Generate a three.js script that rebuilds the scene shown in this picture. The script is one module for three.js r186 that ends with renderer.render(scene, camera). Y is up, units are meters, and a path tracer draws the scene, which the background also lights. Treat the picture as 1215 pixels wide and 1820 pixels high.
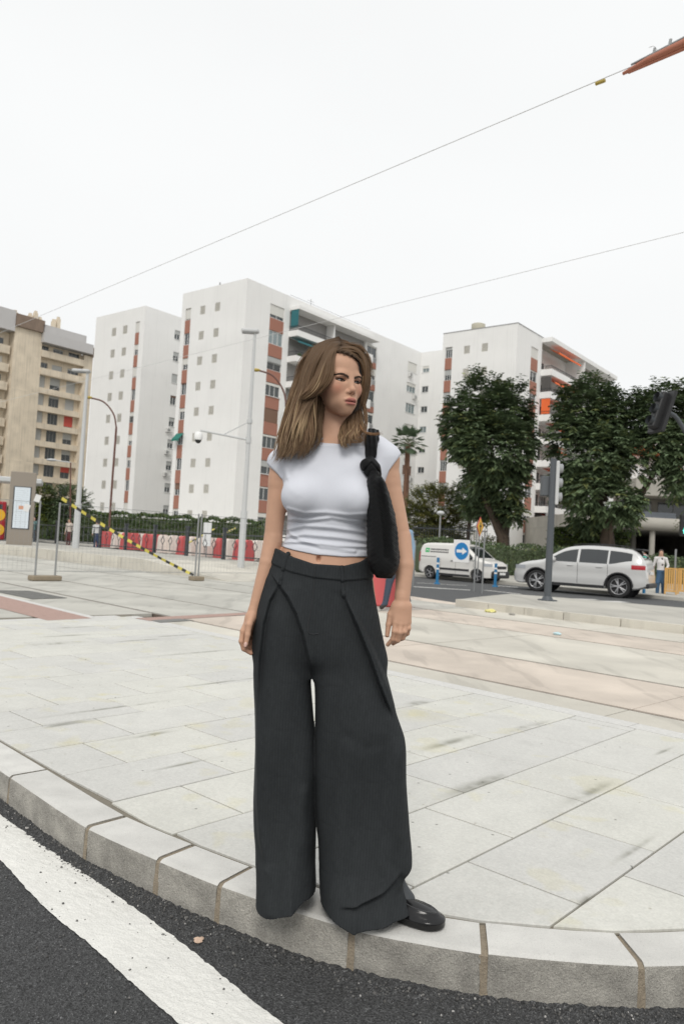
import * as THREE from 'three';
import { mergeGeometries, mergeVertices, toCreasedNormals } from 'three/addons/utils/BufferGeometryUtils.js';
import { Brush, Evaluator, SUBTRACTION } from 'three-bvh-csg';
import { RoundedBoxGeometry } from 'three/addons/geometries/RoundedBoxGeometry.js';

// ------------------------------------------------------------------ camera, sky, sun, exposure
const scene = new THREE.Scene();
const D2R = Math.PI / 180;
const camera = new THREE.PerspectiveCamera(68.13, 683 / 1024, 0.1, 3000);
camera.position.set(0, 1.3, 0);
camera.rotation.order = 'YXZ';
camera.rotation.set(2.3 * D2R, 0, 3.2 * D2R);
camera.focus = 2.42;
camera.userData.fStop = 5.6;

const renderer = new THREE.WebGLRenderer({ antialias: true });
renderer.toneMapping = THREE.LinearToneMapping;
renderer.toneMappingExposure = 1.0;
renderer.shadowMap.enabled = true;
renderer.shadowMap.type = THREE.PCFSoftShadowMap;

// seeded random numbers and value noise
function rng(seed) { let s = seed >>> 0; return () => { s = (s + 0x6D2B79F5) | 0; let t = Math.imul(s ^ (s >>> 15), 1 | s); t = (t + Math.imul(t ^ (t >>> 7), 61 | t)) ^ t; return ((t ^ (t >>> 14)) >>> 0) / 4294967296; }; }
function hash(x, y, z = 0) { let h = Math.imul(x, 374761393) + Math.imul(y, 668265263) + Math.imul(z, 2147483647 ^ 0x5bd1e995); h = Math.imul(h ^ (h >>> 13), 1274126177); return ((h ^ (h >>> 16)) >>> 0) / 4294967296; }
const sm = (t) => t * t * (3 - 2 * t);
const clamp = (x, a = 0, b = 1) => Math.min(b, Math.max(a, x));
const lerp = (a, b, t) => a + (b - a) * t;
const sstep = (a, b, x) => sm(clamp((x - a) / (b - a)));
function noise2(x, y, per = 0) {
  const ix = Math.floor(x), iy = Math.floor(y), fx = sm(x - ix), fy = sm(y - iy);
  const w = (v) => per ? ((v % per) + per) % per : v;
  const a = hash(w(ix), w(iy)), b = hash(w(ix + 1), w(iy)), c = hash(w(ix), w(iy + 1)), d = hash(w(ix + 1), w(iy + 1));
  return lerp(lerp(a, b, fx), lerp(c, d, fx), fy);
}
function noise3(x, y, z) {
  const ix = Math.floor(x), iy = Math.floor(y), iz = Math.floor(z), fx = sm(x - ix), fy = sm(y - iy), fz = sm(z - iz);
  const q = (k) => lerp(lerp(hash(ix, iy, iz + k), hash(ix + 1, iy, iz + k), fx), lerp(hash(ix, iy + 1, iz + k), hash(ix + 1, iy + 1, iz + k), fx), fy);
  return lerp(q(0), q(1), fz);
}
const fbm2 = (x, y, o = 4, per = 0) => { let s = 0, a = 0.5, t = 0; for (let i = 0; i < o; i++) { s += a * noise2(x, y, per); t += a; x *= 2; y *= 2; per *= 2; a *= 0.5; } return s / t; };

// overcast sky
{
  const w = 512, h = 256, data = new Float32Array(w * h * 4);
  for (let j = 0; j < h; j++) for (let i = 0; i < w; i++) {
    const el = (j / (h - 1) - 0.5) * Math.PI, az = i / w * Math.PI * 2, ce = Math.cos(el);
    const x = Math.cos(az) * ce, y = Math.sin(el), z = Math.sin(az) * ce;
    let n = 0, a = 0.5, f = 2.2;
    for (let k = 0; k < 4; k++) { n += a * noise3(x * f + 7, y * f * 2.2 + 3, z * f + 11); f *= 2.1; a *= 0.5; }
    const L = 0.96 * (0.955 + 0.085 * n);
    const o = (j * w + i) * 4;
    data[o] = L * 0.988; data[o + 1] = L * 1.0; data[o + 2] = L * 1.002; data[o + 3] = 1;
  }
  const sky = new THREE.DataTexture(data, w, h, THREE.RGBAFormat, THREE.FloatType);
  sky.mapping = THREE.EquirectangularReflectionMapping; sky.magFilter = THREE.LinearFilter; sky.minFilter = THREE.LinearFilter; sky.wrapS = THREE.RepeatWrapping; sky.needsUpdate = true;
  scene.background = sky; scene.environment = sky;
}
// a veiled sun behind the photographer's left shoulder, high
const sun = new THREE.DirectionalLight(new THREE.Color(1.0, 0.965, 0.91), 1.5);
sun.position.set(-7, 62, 40); sun.target.position.set(0, 0, -20);
sun.castShadow = true; sun.shadow.radius = 40; sun.shadow.mapSize.set(4096, 4096);
Object.assign(sun.shadow.camera, { left: -70, right: 70, top: 70, bottom: -70, near: 1, far: 260 });
scene.add(sun, sun.target);

// ------------------------------------------------------------------ helpers
const used = new Map();
function numbered(name) { const n = used.get(name) || 0; used.set(name, n + 1); return n ? `${name}_${String(n).padStart(3, '0')}` : name; }
function shadows(o) { o.castShadow = true; o.receiveShadow = true; return o; }
function part(name, geo, mat, parent) { const m = shadows(new THREE.Mesh(Array.isArray(geo) ? merge(geo) : geo, mat)); m.name = name; parent.add(m); return m; }
function thing(name, label, category, pos = [0, 0, 0], turn = 0, group = null) {
  const o = new THREE.Group(); o.name = numbered(name); o.position.set(...pos); o.rotation.y = turn;
  o.userData = { label, category }; if (group) o.userData.group = group; scene.add(o); return o;
}
function single(name, geo, mat, label, category, group = null) {
  const m = shadows(new THREE.Mesh(Array.isArray(geo) ? merge(geo) : geo, mat)); m.name = numbered(name); m.userData = { label, category }; if (group) m.userData.group = group; scene.add(m); return m;
}
function struct(name, geo, mat, label) {
  const m = geo ? shadows(new THREE.Mesh(Array.isArray(geo) ? merge(geo) : geo, mat)) : new THREE.Group();
  m.name = numbered(name); m.userData = { kind: 'structure' }; if (label) m.userData.label = label; scene.add(m); return m;
}
function merge(list) {
  const out = list.map((g) => { const q = g.index ? g.toNonIndexed() : g.clone(); for (const k of Object.keys(q.attributes)) if (!['position', 'normal', 'uv', 'color'].includes(k)) q.deleteAttribute(k); return q; });
  const anyC = out.some((g) => g.attributes.color);
  for (const g of out) {
    const n = g.attributes.position.count;
    if (!g.attributes.normal) g.computeVertexNormals();
    if (!g.attributes.uv) g.setAttribute('uv', new THREE.BufferAttribute(new Float32Array(n * 2), 2));
    if (anyC && !g.attributes.color) g.setAttribute('color', new THREE.BufferAttribute(new Float32Array(n * 3).fill(1), 3));
    if (!anyC && g.attributes.color) g.deleteAttribute('color');
  }
  return mergeGeometries(out);
}
const V = (x, y, z) => new THREE.Vector3(x, y, z);
function xf(g, { p = [0, 0, 0], r = [0, 0, 0], s = [1, 1, 1] } = {}) { g.applyMatrix4(new THREE.Matrix4().compose(V(...p), new THREE.Quaternion().setFromEuler(new THREE.Euler(...r)), V(...s))); return g; }
function box(x0, x1, y0, y1, z0, z1) { const g = new THREE.BoxGeometry(x1 - x0, y1 - y0, z1 - z0); g.translate((x0 + x1) / 2, (y0 + y1) / 2, (z0 + z1) / 2); return boxUV(g); }
function rbox(x0, x1, y0, y1, z0, z1, r = 0.01) { const g = new RoundedBoxGeometry(x1 - x0, y1 - y0, z1 - z0, 2, Math.min(r, (x1 - x0) * 0.49, (y1 - y0) * 0.49, (z1 - z0) * 0.49)); g.translate((x0 + x1) / 2, (y0 + y1) / 2, (z0 + z1) / 2); return boxUV(g); }
function boxUV(g0) {
  const g = g0.index ? g0.toNonIndexed() : g0; const p = g.attributes.position, n = p.count; const uv = new Float32Array(n * 2);
  const a = V(), b = V(), c = V();
  for (let i = 0; i < n; i += 3) {
    a.fromBufferAttribute(p, i); b.fromBufferAttribute(p, i + 1).sub(a); c.fromBufferAttribute(p, i + 2).sub(a); b.cross(c);
    const ax = Math.abs(b.x), ay = Math.abs(b.y), az = Math.abs(b.z);
    for (let k = i; k < i + 3; k++) { const x = p.getX(k), y = p.getY(k), z = p.getZ(k);
      if (ay >= ax && ay >= az) { uv[k * 2] = x; uv[k * 2 + 1] = z; } else if (ax >= az) { uv[k * 2] = z; uv[k * 2 + 1] = y; } else { uv[k * 2] = x; uv[k * 2 + 1] = y; } }
  }
  g.setAttribute('uv', new THREE.BufferAttribute(uv, 2)); return g;
}
function bar(a, b, r, r2 = r, seg = 8) { // tapered round bar between two points
  const A = V(...a), B = V(...b), d = B.clone().sub(A), L = d.length(); const g = new THREE.CylinderGeometry(r2, r, L, seg, 1);
  g.applyQuaternion(new THREE.Quaternion().setFromUnitVectors(V(0, 1, 0), d.normalize())); g.translate((A.x + B.x) / 2, (A.y + B.y) / 2, (A.z + B.z) / 2); return g;
}
function tube(pts, r, seg = 24, rad = 6) { return new THREE.TubeGeometry(new THREE.CatmullRomCurve3(pts.map((p) => V(...p))), seg, r, rad, false); }
// a ground sheet over a convex or concave outline in x,z
function sheet(outline, y, cut = []) {
  const s = new THREE.Shape(outline.map(([x, z]) => new THREE.Vector2(x, -z))); for (const h of cut) s.holes.push(new THREE.Path(h.map(([x, z]) => new THREE.Vector2(x, -z))));
  const g = new THREE.ShapeGeometry(s); g.rotateX(-Math.PI / 2); g.translate(0, y, 0);
  const p = g.attributes.position, uv = g.attributes.uv; for (let i = 0; i < p.count; i++) uv.setXY(i, p.getX(i), p.getZ(i)); return g;
}
function slabSheet(outline, y0, y1) { // the same with thickness
  const s = new THREE.Shape(outline.map(([x, z]) => new THREE.Vector2(x, -z)));
  const g = new THREE.ExtrudeGeometry(s, { depth: y1 - y0, bevelEnabled: false }); g.rotateX(-Math.PI / 2); g.translate(0, y0, 0); return boxUV(g);
}
function tex(w, h, fn, srgb = true, rep = null) {
  const d = new Uint8Array(w * h * 4);
  for (let j = 0; j < h; j++) for (let i = 0; i < w; i++) { const c = fn(i, j, i / w, j / h), o = (j * w + i) * 4; if (typeof c === 'number') d[o] = d[o + 1] = d[o + 2] = clamp(c) * 255; else { d[o] = clamp(c[0]) * 255; d[o + 1] = clamp(c[1]) * 255; d[o + 2] = clamp(c[2]) * 255; } d[o + 3] = 255; }
  const t = new THREE.DataTexture(d, w, h); t.magFilter = THREE.LinearFilter; t.minFilter = THREE.LinearMipmapLinearFilter; t.generateMipmaps = true; t.wrapS = t.wrapT = THREE.RepeatWrapping; if (srgb) t.colorSpace = THREE.SRGBColorSpace; if (rep) t.repeat.set(rep[0], rep[1]); t.needsUpdate = true; return t;
}
const lin = (r, g, b) => new THREE.Color().setRGB(r, g, b);
const hex = (h) => new THREE.Color(h);
function mat(color, rough = 0.85, extra = {}) { return new THREE.MeshStandardMaterial({ color, roughness: rough, ...extra }); }
// shared grain maps (uv in metres)
const grainT = tex(512, 512, (i, j) => 0.80 + 0.20 * (0.55 * fbm2(i / 16, j / 16, 4, 32) + 0.45 * hash(i, j)));
const blotchT = tex(512, 512, (i, j) => { const n = fbm2(i / 64, j / 64, 5, 8); return 0.78 + 0.22 * sstep(0.25, 0.7, n); });
const bumpT = tex(512, 512, (i, j) => 0.6 * fbm2(i / 8, j / 8, 3, 64) + 0.4 * hash(i, j), false);
const rept = (t, s) => { const c = t.clone(); c.repeat.set(s, s); c.needsUpdate = true; return c; };


// ------------------------------------------------------------------ solid modelling: distance fields meshed with surface nets
function smin(a, b, k) { const h = Math.max(k - Math.abs(a - b), 0) / k; return Math.min(a, b) - h * h * k * 0.25; }
const smax = (a, b, k) => -smin(-a, -b, k);
function cone(ax, ay, az, ra, bx, by, bz, rb) { // tapered capsule
  const dx = bx - ax, dy = by - ay, dz = bz - az, l2 = dx * dx + dy * dy + dz * dz;
  return (x, y, z) => { let t = ((x - ax) * dx + (y - ay) * dy + (z - az) * dz) / l2; t = t < 0 ? 0 : t > 1 ? 1 : t; const ex = x - ax - dx * t, ey = y - ay - dy * t, ez = z - az - dz * t; return Math.sqrt(ex * ex + ey * ey + ez * ez) - (ra + (rb - ra) * t); };
}
const limb = (a, ra, b, rb) => cone(a[0], a[1], a[2], ra, b[0], b[1], b[2], rb);
function ell(cx, cy, cz, rx, ry, rz) { return (x, y, z) => { const a = (x - cx) / rx, b = (y - cy) / ry, c = (z - cz) / rz, k0 = Math.sqrt(a * a + b * b + c * c), k1 = Math.sqrt((a / rx) ** 2 + (b / ry) ** 2 + (c / rz) ** 2); return k1 < 1e-9 ? -Math.min(rx, ry, rz) : k0 * (k0 - 1) / k1; }; }
// upright body of changing oval section; rows of [y, xLeft, xRight, zCentre, halfDepth], any order
function oval(rows, pw = 2) {
  const R = rows.slice().sort((a, b) => a[0] - b[0]), n = R.length;
  const cat = (i, t, c) => { const p0 = R[Math.max(0, i - 1)][c], p1 = R[i][c], p2 = R[i + 1][c], p3 = R[Math.min(n - 1, i + 2)][c]; const m1 = (p2 - p0) / 2, m2 = (p3 - p1) / 2, d = p2 - p1; const a = d === 0 ? 0 : m1, b = d === 0 ? 0 : m2; const t2 = t * t, t3 = t2 * t; return (2 * t3 - 3 * t2 + 1) * p1 + (t3 - 2 * t2 + t) * a + (-2 * t3 + 3 * t2) * p2 + (t3 - t2) * b; };
  return (x, y, z) => {
    const yy = y < R[0][0] ? R[0][0] : y > R[n - 1][0] ? R[n - 1][0] : y; let i = 0; while (i < n - 2 && R[i + 1][0] < yy) i++;
    const t = clamp((yy - R[i][0]) / (R[i + 1][0] - R[i][0])); const xl = cat(i, t, 1), xr = cat(i, t, 2), zc = cat(i, t, 3), rz = cat(i, t, 4), rx = (xr - xl) / 2, cx = (xl + xr) / 2;
    const a = Math.abs(x - cx) / rx, b = Math.abs(z - zc) / rz; let d;
    if (pw === 2) { const k0 = Math.sqrt(a * a + b * b), k1 = Math.sqrt((a / rx) ** 2 + (b / rz) ** 2); d = k1 < 1e-9 ? -Math.min(rx, rz) : k0 * (k0 - 1) / k1; }
    else { const k0 = Math.pow(Math.pow(a, pw) + Math.pow(b, pw), 1 / pw); const e = Math.hypot(a, b) || 1e-9, g = Math.hypot(a / rx, b / rz) / e; d = (k0 - 1) / Math.max(g * k0, 1e-6) * (k0 < 1 ? Math.max(k0, 0.3) : 1) ; }
    const o = Math.max(y - R[n - 1][0], R[0][0] - y); return o > 0 ? (d > 0 ? Math.hypot(d, o) : o) : d;
  };
}
function facing(g) { // make the winding agree with the stored normals
  const p = g.attributes.position, n = g.attributes.normal, ix = g.index.array; let vote = 0; const a = V(), b = V(), c = V(), m = V();
  for (let i = 0; i < ix.length; i += 3 * Math.max(1, Math.floor(ix.length / 900))) { a.fromBufferAttribute(p, ix[i]); b.fromBufferAttribute(p, ix[i + 1]).sub(a); c.fromBufferAttribute(p, ix[i + 2]).sub(a); vote += Math.sign(b.cross(c).dot(m.fromBufferAttribute(n, ix[i]))); }
  if (vote < 0) for (let i = 0; i < ix.length; i += 3) { const t = ix[i + 1]; ix[i + 1] = ix[i + 2]; ix[i + 2] = t; } return g;
}
function netMesh(f, lo, hi, h, { slack = 1.35, paint = null, eps = 0.6, uvScale = 1 } = {}) {
  const B = 8, nx = Math.ceil((hi[0] - lo[0]) / h / B) * B + 1, ny = Math.ceil((hi[1] - lo[1]) / h / B) * B + 1, nz = Math.ceil((hi[2] - lo[2]) / h / B) * B + 1;
  const F = new Float32Array(nx * ny * nz).fill(1), at = (i, j, k) => i + nx * (j + ny * k); const rad = h * B * 0.87 * slack; const act = [];
  for (let bk = 0; bk < nz - 1; bk += B) for (let bj = 0; bj < ny - 1; bj += B) for (let bi = 0; bi < nx - 1; bi += B) {
    const c = f(lo[0] + (bi + B / 2) * h, lo[1] + (bj + B / 2) * h, lo[2] + (bk + B / 2) * h); const far = Math.abs(c) > rad; if (!far) act.push(bi, bj, bk);
    if (far) { if (c < 0) for (let k = bk; k <= bk + B; k++) for (let j = bj; j <= bj + B; j++) F.fill(-1, at(bi, j, k), at(bi + B, j, k) + 1); }
  }
  const done = new Uint8Array(nx * ny * nz);
  for (let q = 0; q < act.length; q += 3) { const [bi, bj, bk] = [act[q], act[q + 1], act[q + 2]]; for (let k = bk; k <= bk + B; k++) for (let j = bj; j <= bj + B; j++) for (let i = bi; i <= bi + B; i++) { const a = at(i, j, k); if (!done[a]) { done[a] = 1; F[a] = f(lo[0] + i * h, lo[1] + j * h, lo[2] + k * h); } } }
  const pos = [], id = new Map(), idx = [];
  const ed = [[0, 1], [2, 3], [4, 5], [6, 7], [0, 2], [1, 3], [4, 6], [5, 7], [0, 4], [1, 5], [2, 6], [3, 7]]; const v = new Float64Array(8);
  for (let q = 0; q < act.length; q += 3) for (let k = act[q + 2]; k < act[q + 2] + B; k++) for (let j = act[q + 1]; j < act[q + 1] + B; j++) for (let i = act[q]; i < act[q] + B; i++) {
    let neg = 0; for (let c = 0; c < 8; c++) { v[c] = F[at(i + (c & 1), j + ((c >> 1) & 1), k + (c >> 2))]; if (v[c] < 0) neg++; } if (neg === 0 || neg === 8) continue;
    let sx = 0, sy = 0, sz = 0, n = 0; for (const [a, b] of ed) if ((v[a] < 0) !== (v[b] < 0)) { const t = v[a] / (v[a] - v[b]); sx += (a & 1) + ((b & 1) - (a & 1)) * t; sy += ((a >> 1) & 1) + (((b >> 1) & 1) - ((a >> 1) & 1)) * t; sz += (a >> 2) + ((b >> 2) - (a >> 2)) * t; n++; }
    id.set(at(i, j, k), pos.length / 3); pos.push(lo[0] + (i + sx / n) * h, lo[1] + (j + sy / n) * h, lo[2] + (k + sz / n) * h);
  }
  const quad = (a, b, c, d, flip) => { if (a === undefined || b === undefined || c === undefined || d === undefined) return; if (flip) idx.push(a, c, b, a, d, c); else idx.push(a, b, c, a, c, d); };
  for (const key of id.keys()) { const i = key % nx, j = Math.floor(key / nx) % ny, k = Math.floor(key / nx / ny); const f0 = F[key];
    if (i < nx - 1 && j > 0 && k > 0) { const s = F[at(i + 1, j, k)]; if ((f0 < 0) !== (s < 0)) quad(id.get(key), id.get(at(i, j - 1, k)), id.get(at(i, j - 1, k - 1)), id.get(at(i, j, k - 1)), f0 < 0); }
    if (j < ny - 1 && i > 0 && k > 0) { const s = F[at(i, j + 1, k)]; if ((f0 < 0) !== (s < 0)) quad(id.get(key), id.get(at(i, j, k - 1)), id.get(at(i - 1, j, k - 1)), id.get(at(i - 1, j, k)), f0 < 0); }
    if (k < nz - 1 && i > 0 && j > 0) { const s = F[at(i, j, k + 1)]; if ((f0 < 0) !== (s < 0)) quad(id.get(key), id.get(at(i - 1, j, k)), id.get(at(i - 1, j - 1, k)), id.get(at(i, j - 1, k)), f0 < 0); } }
  const n = pos.length / 3, nor = new Float32Array(n * 3), uv = new Float32Array(n * 2), e = h * eps, col = paint ? new Float32Array(n * 3) : null;
  for (let a = 0; a < n; a++) { const x = pos[a * 3], y = pos[a * 3 + 1], z = pos[a * 3 + 2]; let gx = f(x + e, y, z) - f(x - e, y, z), gy = f(x, y + e, z) - f(x, y - e, z), gz = f(x, y, z + e) - f(x, y, z - e); const l = Math.hypot(gx, gy, gz) || 1; nor[a * 3] = gx / l; nor[a * 3 + 1] = gy / l; nor[a * 3 + 2] = gz / l; uv[a * 2] = (x + z * 0.18) * uvScale; uv[a * 2 + 1] = y * uvScale; if (col) { const c = paint(x, y, z); col[a * 3] = c[0]; col[a * 3 + 1] = c[1]; col[a * 3 + 2] = c[2]; } }
  const g = new THREE.BufferGeometry(); g.setAttribute('position', new THREE.Float32BufferAttribute(pos, 3)); g.setAttribute('normal', new THREE.BufferAttribute(nor, 3)); g.setAttribute('uv', new THREE.BufferAttribute(uv, 2)); if (col) g.setAttribute('color', new THREE.BufferAttribute(col, 3)); g.setIndex(idx); return facing(g);
}
// signed distance in x,y from an open polyline: positive on its right-hand side walking along it (y up)
function crease(pts) { return (x, y) => { let best = 1e9, sg = 1, tt = 0; for (let i = 0; i < pts.length - 1; i++) { const ax = pts[i][0], ay = pts[i][1], dx = pts[i + 1][0] - ax, dy = pts[i + 1][1] - ay, l2 = dx * dx + dy * dy; let t = ((x - ax) * dx + (y - ay) * dy) / l2; t = clamp(t); const ex = x - ax - dx * t, ey = y - ay - dy * t, d = ex * ex + ey * ey; if (d < best) { best = d; sg = (dx * (y - ay) - dy * (x - ax)) < 0 ? 1 : -1; tt = (i + t) / (pts.length - 1); } } return [Math.sqrt(best) * sg, tt]; }; }


// ------------------------------------------------------------------ ground, roads, paving
// the track runs along RT (right and nearer), RN points across it, away from the photographer
const RT = [Math.cos(45.7 * D2R), Math.sin(45.7 * D2R)], RN = [RT[1], -RT[0]];
const uv2 = (u, v) => [u * RT[0] + v * RN[0], u * RT[1] + v * RN[1]];
const band = (u0, u1, v0, v1) => [uv2(u0, v0), uv2(u1, v0), uv2(u1, v1), uv2(u0, v1)];
const concreteMap = tex(1024, 1024, (i, j) => { const n = fbm2(i / 128, j / 128, 6, 8), f = hash(i, j), s = fbm2(i / 40 + 50, j / 300 + 9, 3); const v = 0.80 + 0.16 * n + 0.05 * f - 0.05 * sstep(0.6, 0.75, s); return [v, v * 0.99, v * 0.965]; });
const M = {
  terrain: mat(lin(0.3, 0.29, 0.26), 0.95, { map: rept(blotchT, 0.05) }),
  farAsphalt: mat(lin(0.105, 0.108, 0.11), 0.9, { map: rept(grainT, 0.6), bumpMap: rept(bumpT, 2), bumpScale: 0.004 }),
  concrete: mat(lin(0.72, 0.70, 0.65), 0.9, { map: rept(concreteMap, 0.22), bumpMap: rept(bumpT, 1.2), bumpScale: 0.003 }),
  plaza: mat(lin(0.58, 0.57, 0.54), 0.9, { map: rept(concreteMap, 0.13), bumpMap: rept(bumpT, 1.2), bumpScale: 0.003 }),
  pink: mat(lin(0.74, 0.665, 0.605), 0.9, { map: rept(concreteMap, 0.3), bumpMap: rept(bumpT, 1.5), bumpScale: 0.003 }),
  redPave: mat(lin(0.50, 0.34, 0.29), 0.9, { map: rept(grainT, 1.3), bumpMap: rept(bumpT, 2), bumpScale: 0.003 }),
  greyConc: mat(lin(0.60, 0.60, 0.575), 0.9, { map: rept(concreteMap, 0.25), bumpMap: rept(bumpT, 1.5), bumpScale: 0.003 }),
  border: mat(lin(0.74, 0.73, 0.70), 0.88, { map: rept(grainT, 2.2) }),
  steel: mat(lin(0.30, 0.25, 0.21), 0.5, { metalness: 0.7, map: rept(grainT, 3) }),
  groove: mat(lin(0.16, 0.13, 0.10), 0.95, { map: rept(grainT, 4) }),
  grate: mat(lin(0.2, 0.2, 0.19), 0.7, { metalness: 0.3 }),
  paint: mat(lin(0.74, 0.73, 0.70), 0.7, { map: rept(grainT, 1.5) }),
};
struct('ground', sheet([[-900, 900], [900, 900], [900, -900], [-900, -900]], -0.06), M.terrain);

// --- near carriageway: rough asphalt, real grain close to the kerb
const asphT = tex(1024, 1024, (i, j) => { const a = noise2(i / 7, j / 7, 147), b = noise2(i / 3.4 + 90, j / 3.4 + 4), c = hash(i, j); let v = 0.17 + 0.12 * a + 0.19 * b * b + 0.07 * c; if (b > 0.86 && a > 0.6) v += 0.12; if (b < 0.2) v -= 0.04; return [v, v, v * 1.01]; });
const asphBump = tex(1024, 1024, (i, j) => 0.55 * noise2(i / 7, j / 7, 147) + 0.45 * noise2(i / 3.4 + 90, j / 3.4 + 4), false);
M.asphalt = mat(lin(0.66, 0.67, 0.665), 0.85, { map: rept(asphT, 1.25), bumpMap: rept(asphBump, 1.25), bumpScale: 0.009 });
const stoneGrain = (x, z) => { const a = noise2(x * 110 + 400, z * 110 + 300), b = noise2(x * 55 + 900, z * 55 + 40); return 0.0035 * sstep(0.35, 0.75, a) + 0.0022 * b; };
const kerbFront = [[-9.6, -11.7], [-3.87, -5.95], [-2.2, -4.29], [-1.457, -3.537], [-0.921, -2.995], [-0.585, -2.742], [-0.338, -2.573], [0.1, -2.335], [0.482, -2.241], [0.93, -2.219], [1.33, -2.29], [1.71, -2.46], [2.05, -2.73], [2.75, -3.44], [5.6, -6.3]];
const kerbIn = kerbFront.map((p, i) => { const a = kerbFront[Math.max(0, i - 1)], b = kerbFront[Math.min(kerbFront.length - 1, i + 1)]; const dx = b[0] - a[0], dz = b[1] - a[1], l = Math.hypot(dx, dz); return [p[0] + dz / l * 0.185, p[1] - dx / l * 0.185]; });
const kerbCurve = new THREE.CatmullRomCurve3(kerbFront.map(([x, z]) => V(x, 0, z)), false, 'centripetal');
const kerbPts = kerbCurve.getPoints(420).map((p) => [p.x, p.z]);
function kerbDist(x, z) { let m = 9; for (const q of kerbPts) { const d = Math.hypot(q[0] - x, q[1] - z); if (d < m) m = d; } return m; }
{
  struct('road', sheet([[-60, 60], [60, 60], [60, -62], [-60, -62]], -0.012), M.asphalt);
  const r = struct('road_shoulder', null); r.userData.label = 'coarse black asphalt of the carriageway beside the kerb';
  const x0 = -1.9, x1 = 1.5, z0 = -3.75, z1 = -1.55, c = 0.0075, nx = Math.round((x1 - x0) / c), nz = Math.round((z1 - z0) / c);
  const pos = [], uv = [], idx = [], id = new Int32Array((nx + 1) * (nz + 1)).fill(-1);
  for (let j = 0; j <= nz; j++) for (let i = 0; i <= nx; i++) {
    const x = x0 + i * c + (hash(i, j) - 0.5) * 0.003, z = z0 + j * c + (hash(j, i, 7) - 0.5) * 0.003;
    // keep what lies on the road side, and a hand's breadth under the kerb
    let best = 9, bi = 0; for (let k = 60; k < 360; k += 2) { const q = kerbPts[k], d = (q[0] - x) ** 2 + (q[1] - z) ** 2; if (d < best) { best = d; bi = k; } }
    const q = kerbPts[bi], q2 = kerbPts[bi + 1], side = (q2[0] - q[0]) * (z - q[1]) - (q2[1] - q[1]) * (x - q[0]); const d = Math.sqrt(best) * (side > 0 ? 1 : -1);
    if (d < -0.03) continue;
    let y = stoneGrain(x, z);
    const lip = clamp(1 - d / (0.035 + 0.05 * noise2(x * 6 + 30, z * 6)), 0, 1); // loose mix heaped against the kerb
    y += lip * (0.005 + 0.008 * noise2(x * 14, z * 14 + 70) + 0.006 * noise2(x * 60, z * 60 + 7)) + 0.006 * sstep(0.12, 0.0, d) * noise2(x * 90, z * 90);
    id[j * (nx + 1) + i] = pos.length / 3; pos.push(x, y, z); uv.push(x, z);
  }
  for (let j = 0; j < nz; j++) for (let i = 0; i < nx; i++) { const a = id[j * (nx + 1) + i], b = id[j * (nx + 1) + i + 1], d = id[(j + 1) * (nx + 1) + i], e = id[(j + 1) * (nx + 1) + i + 1]; if (a < 0 || b < 0 || d < 0 || e < 0) continue; idx.push(a, d, b, b, d, e); }
  const g = new THREE.BufferGeometry(); g.setAttribute('position', new THREE.Float32BufferAttribute(pos, 3)); g.setAttribute('uv', new THREE.Float32BufferAttribute(uv, 2)); g.setIndex(idx); g.computeVertexNormals();
  part('asphalt', g, M.asphalt, r);
}
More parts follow.
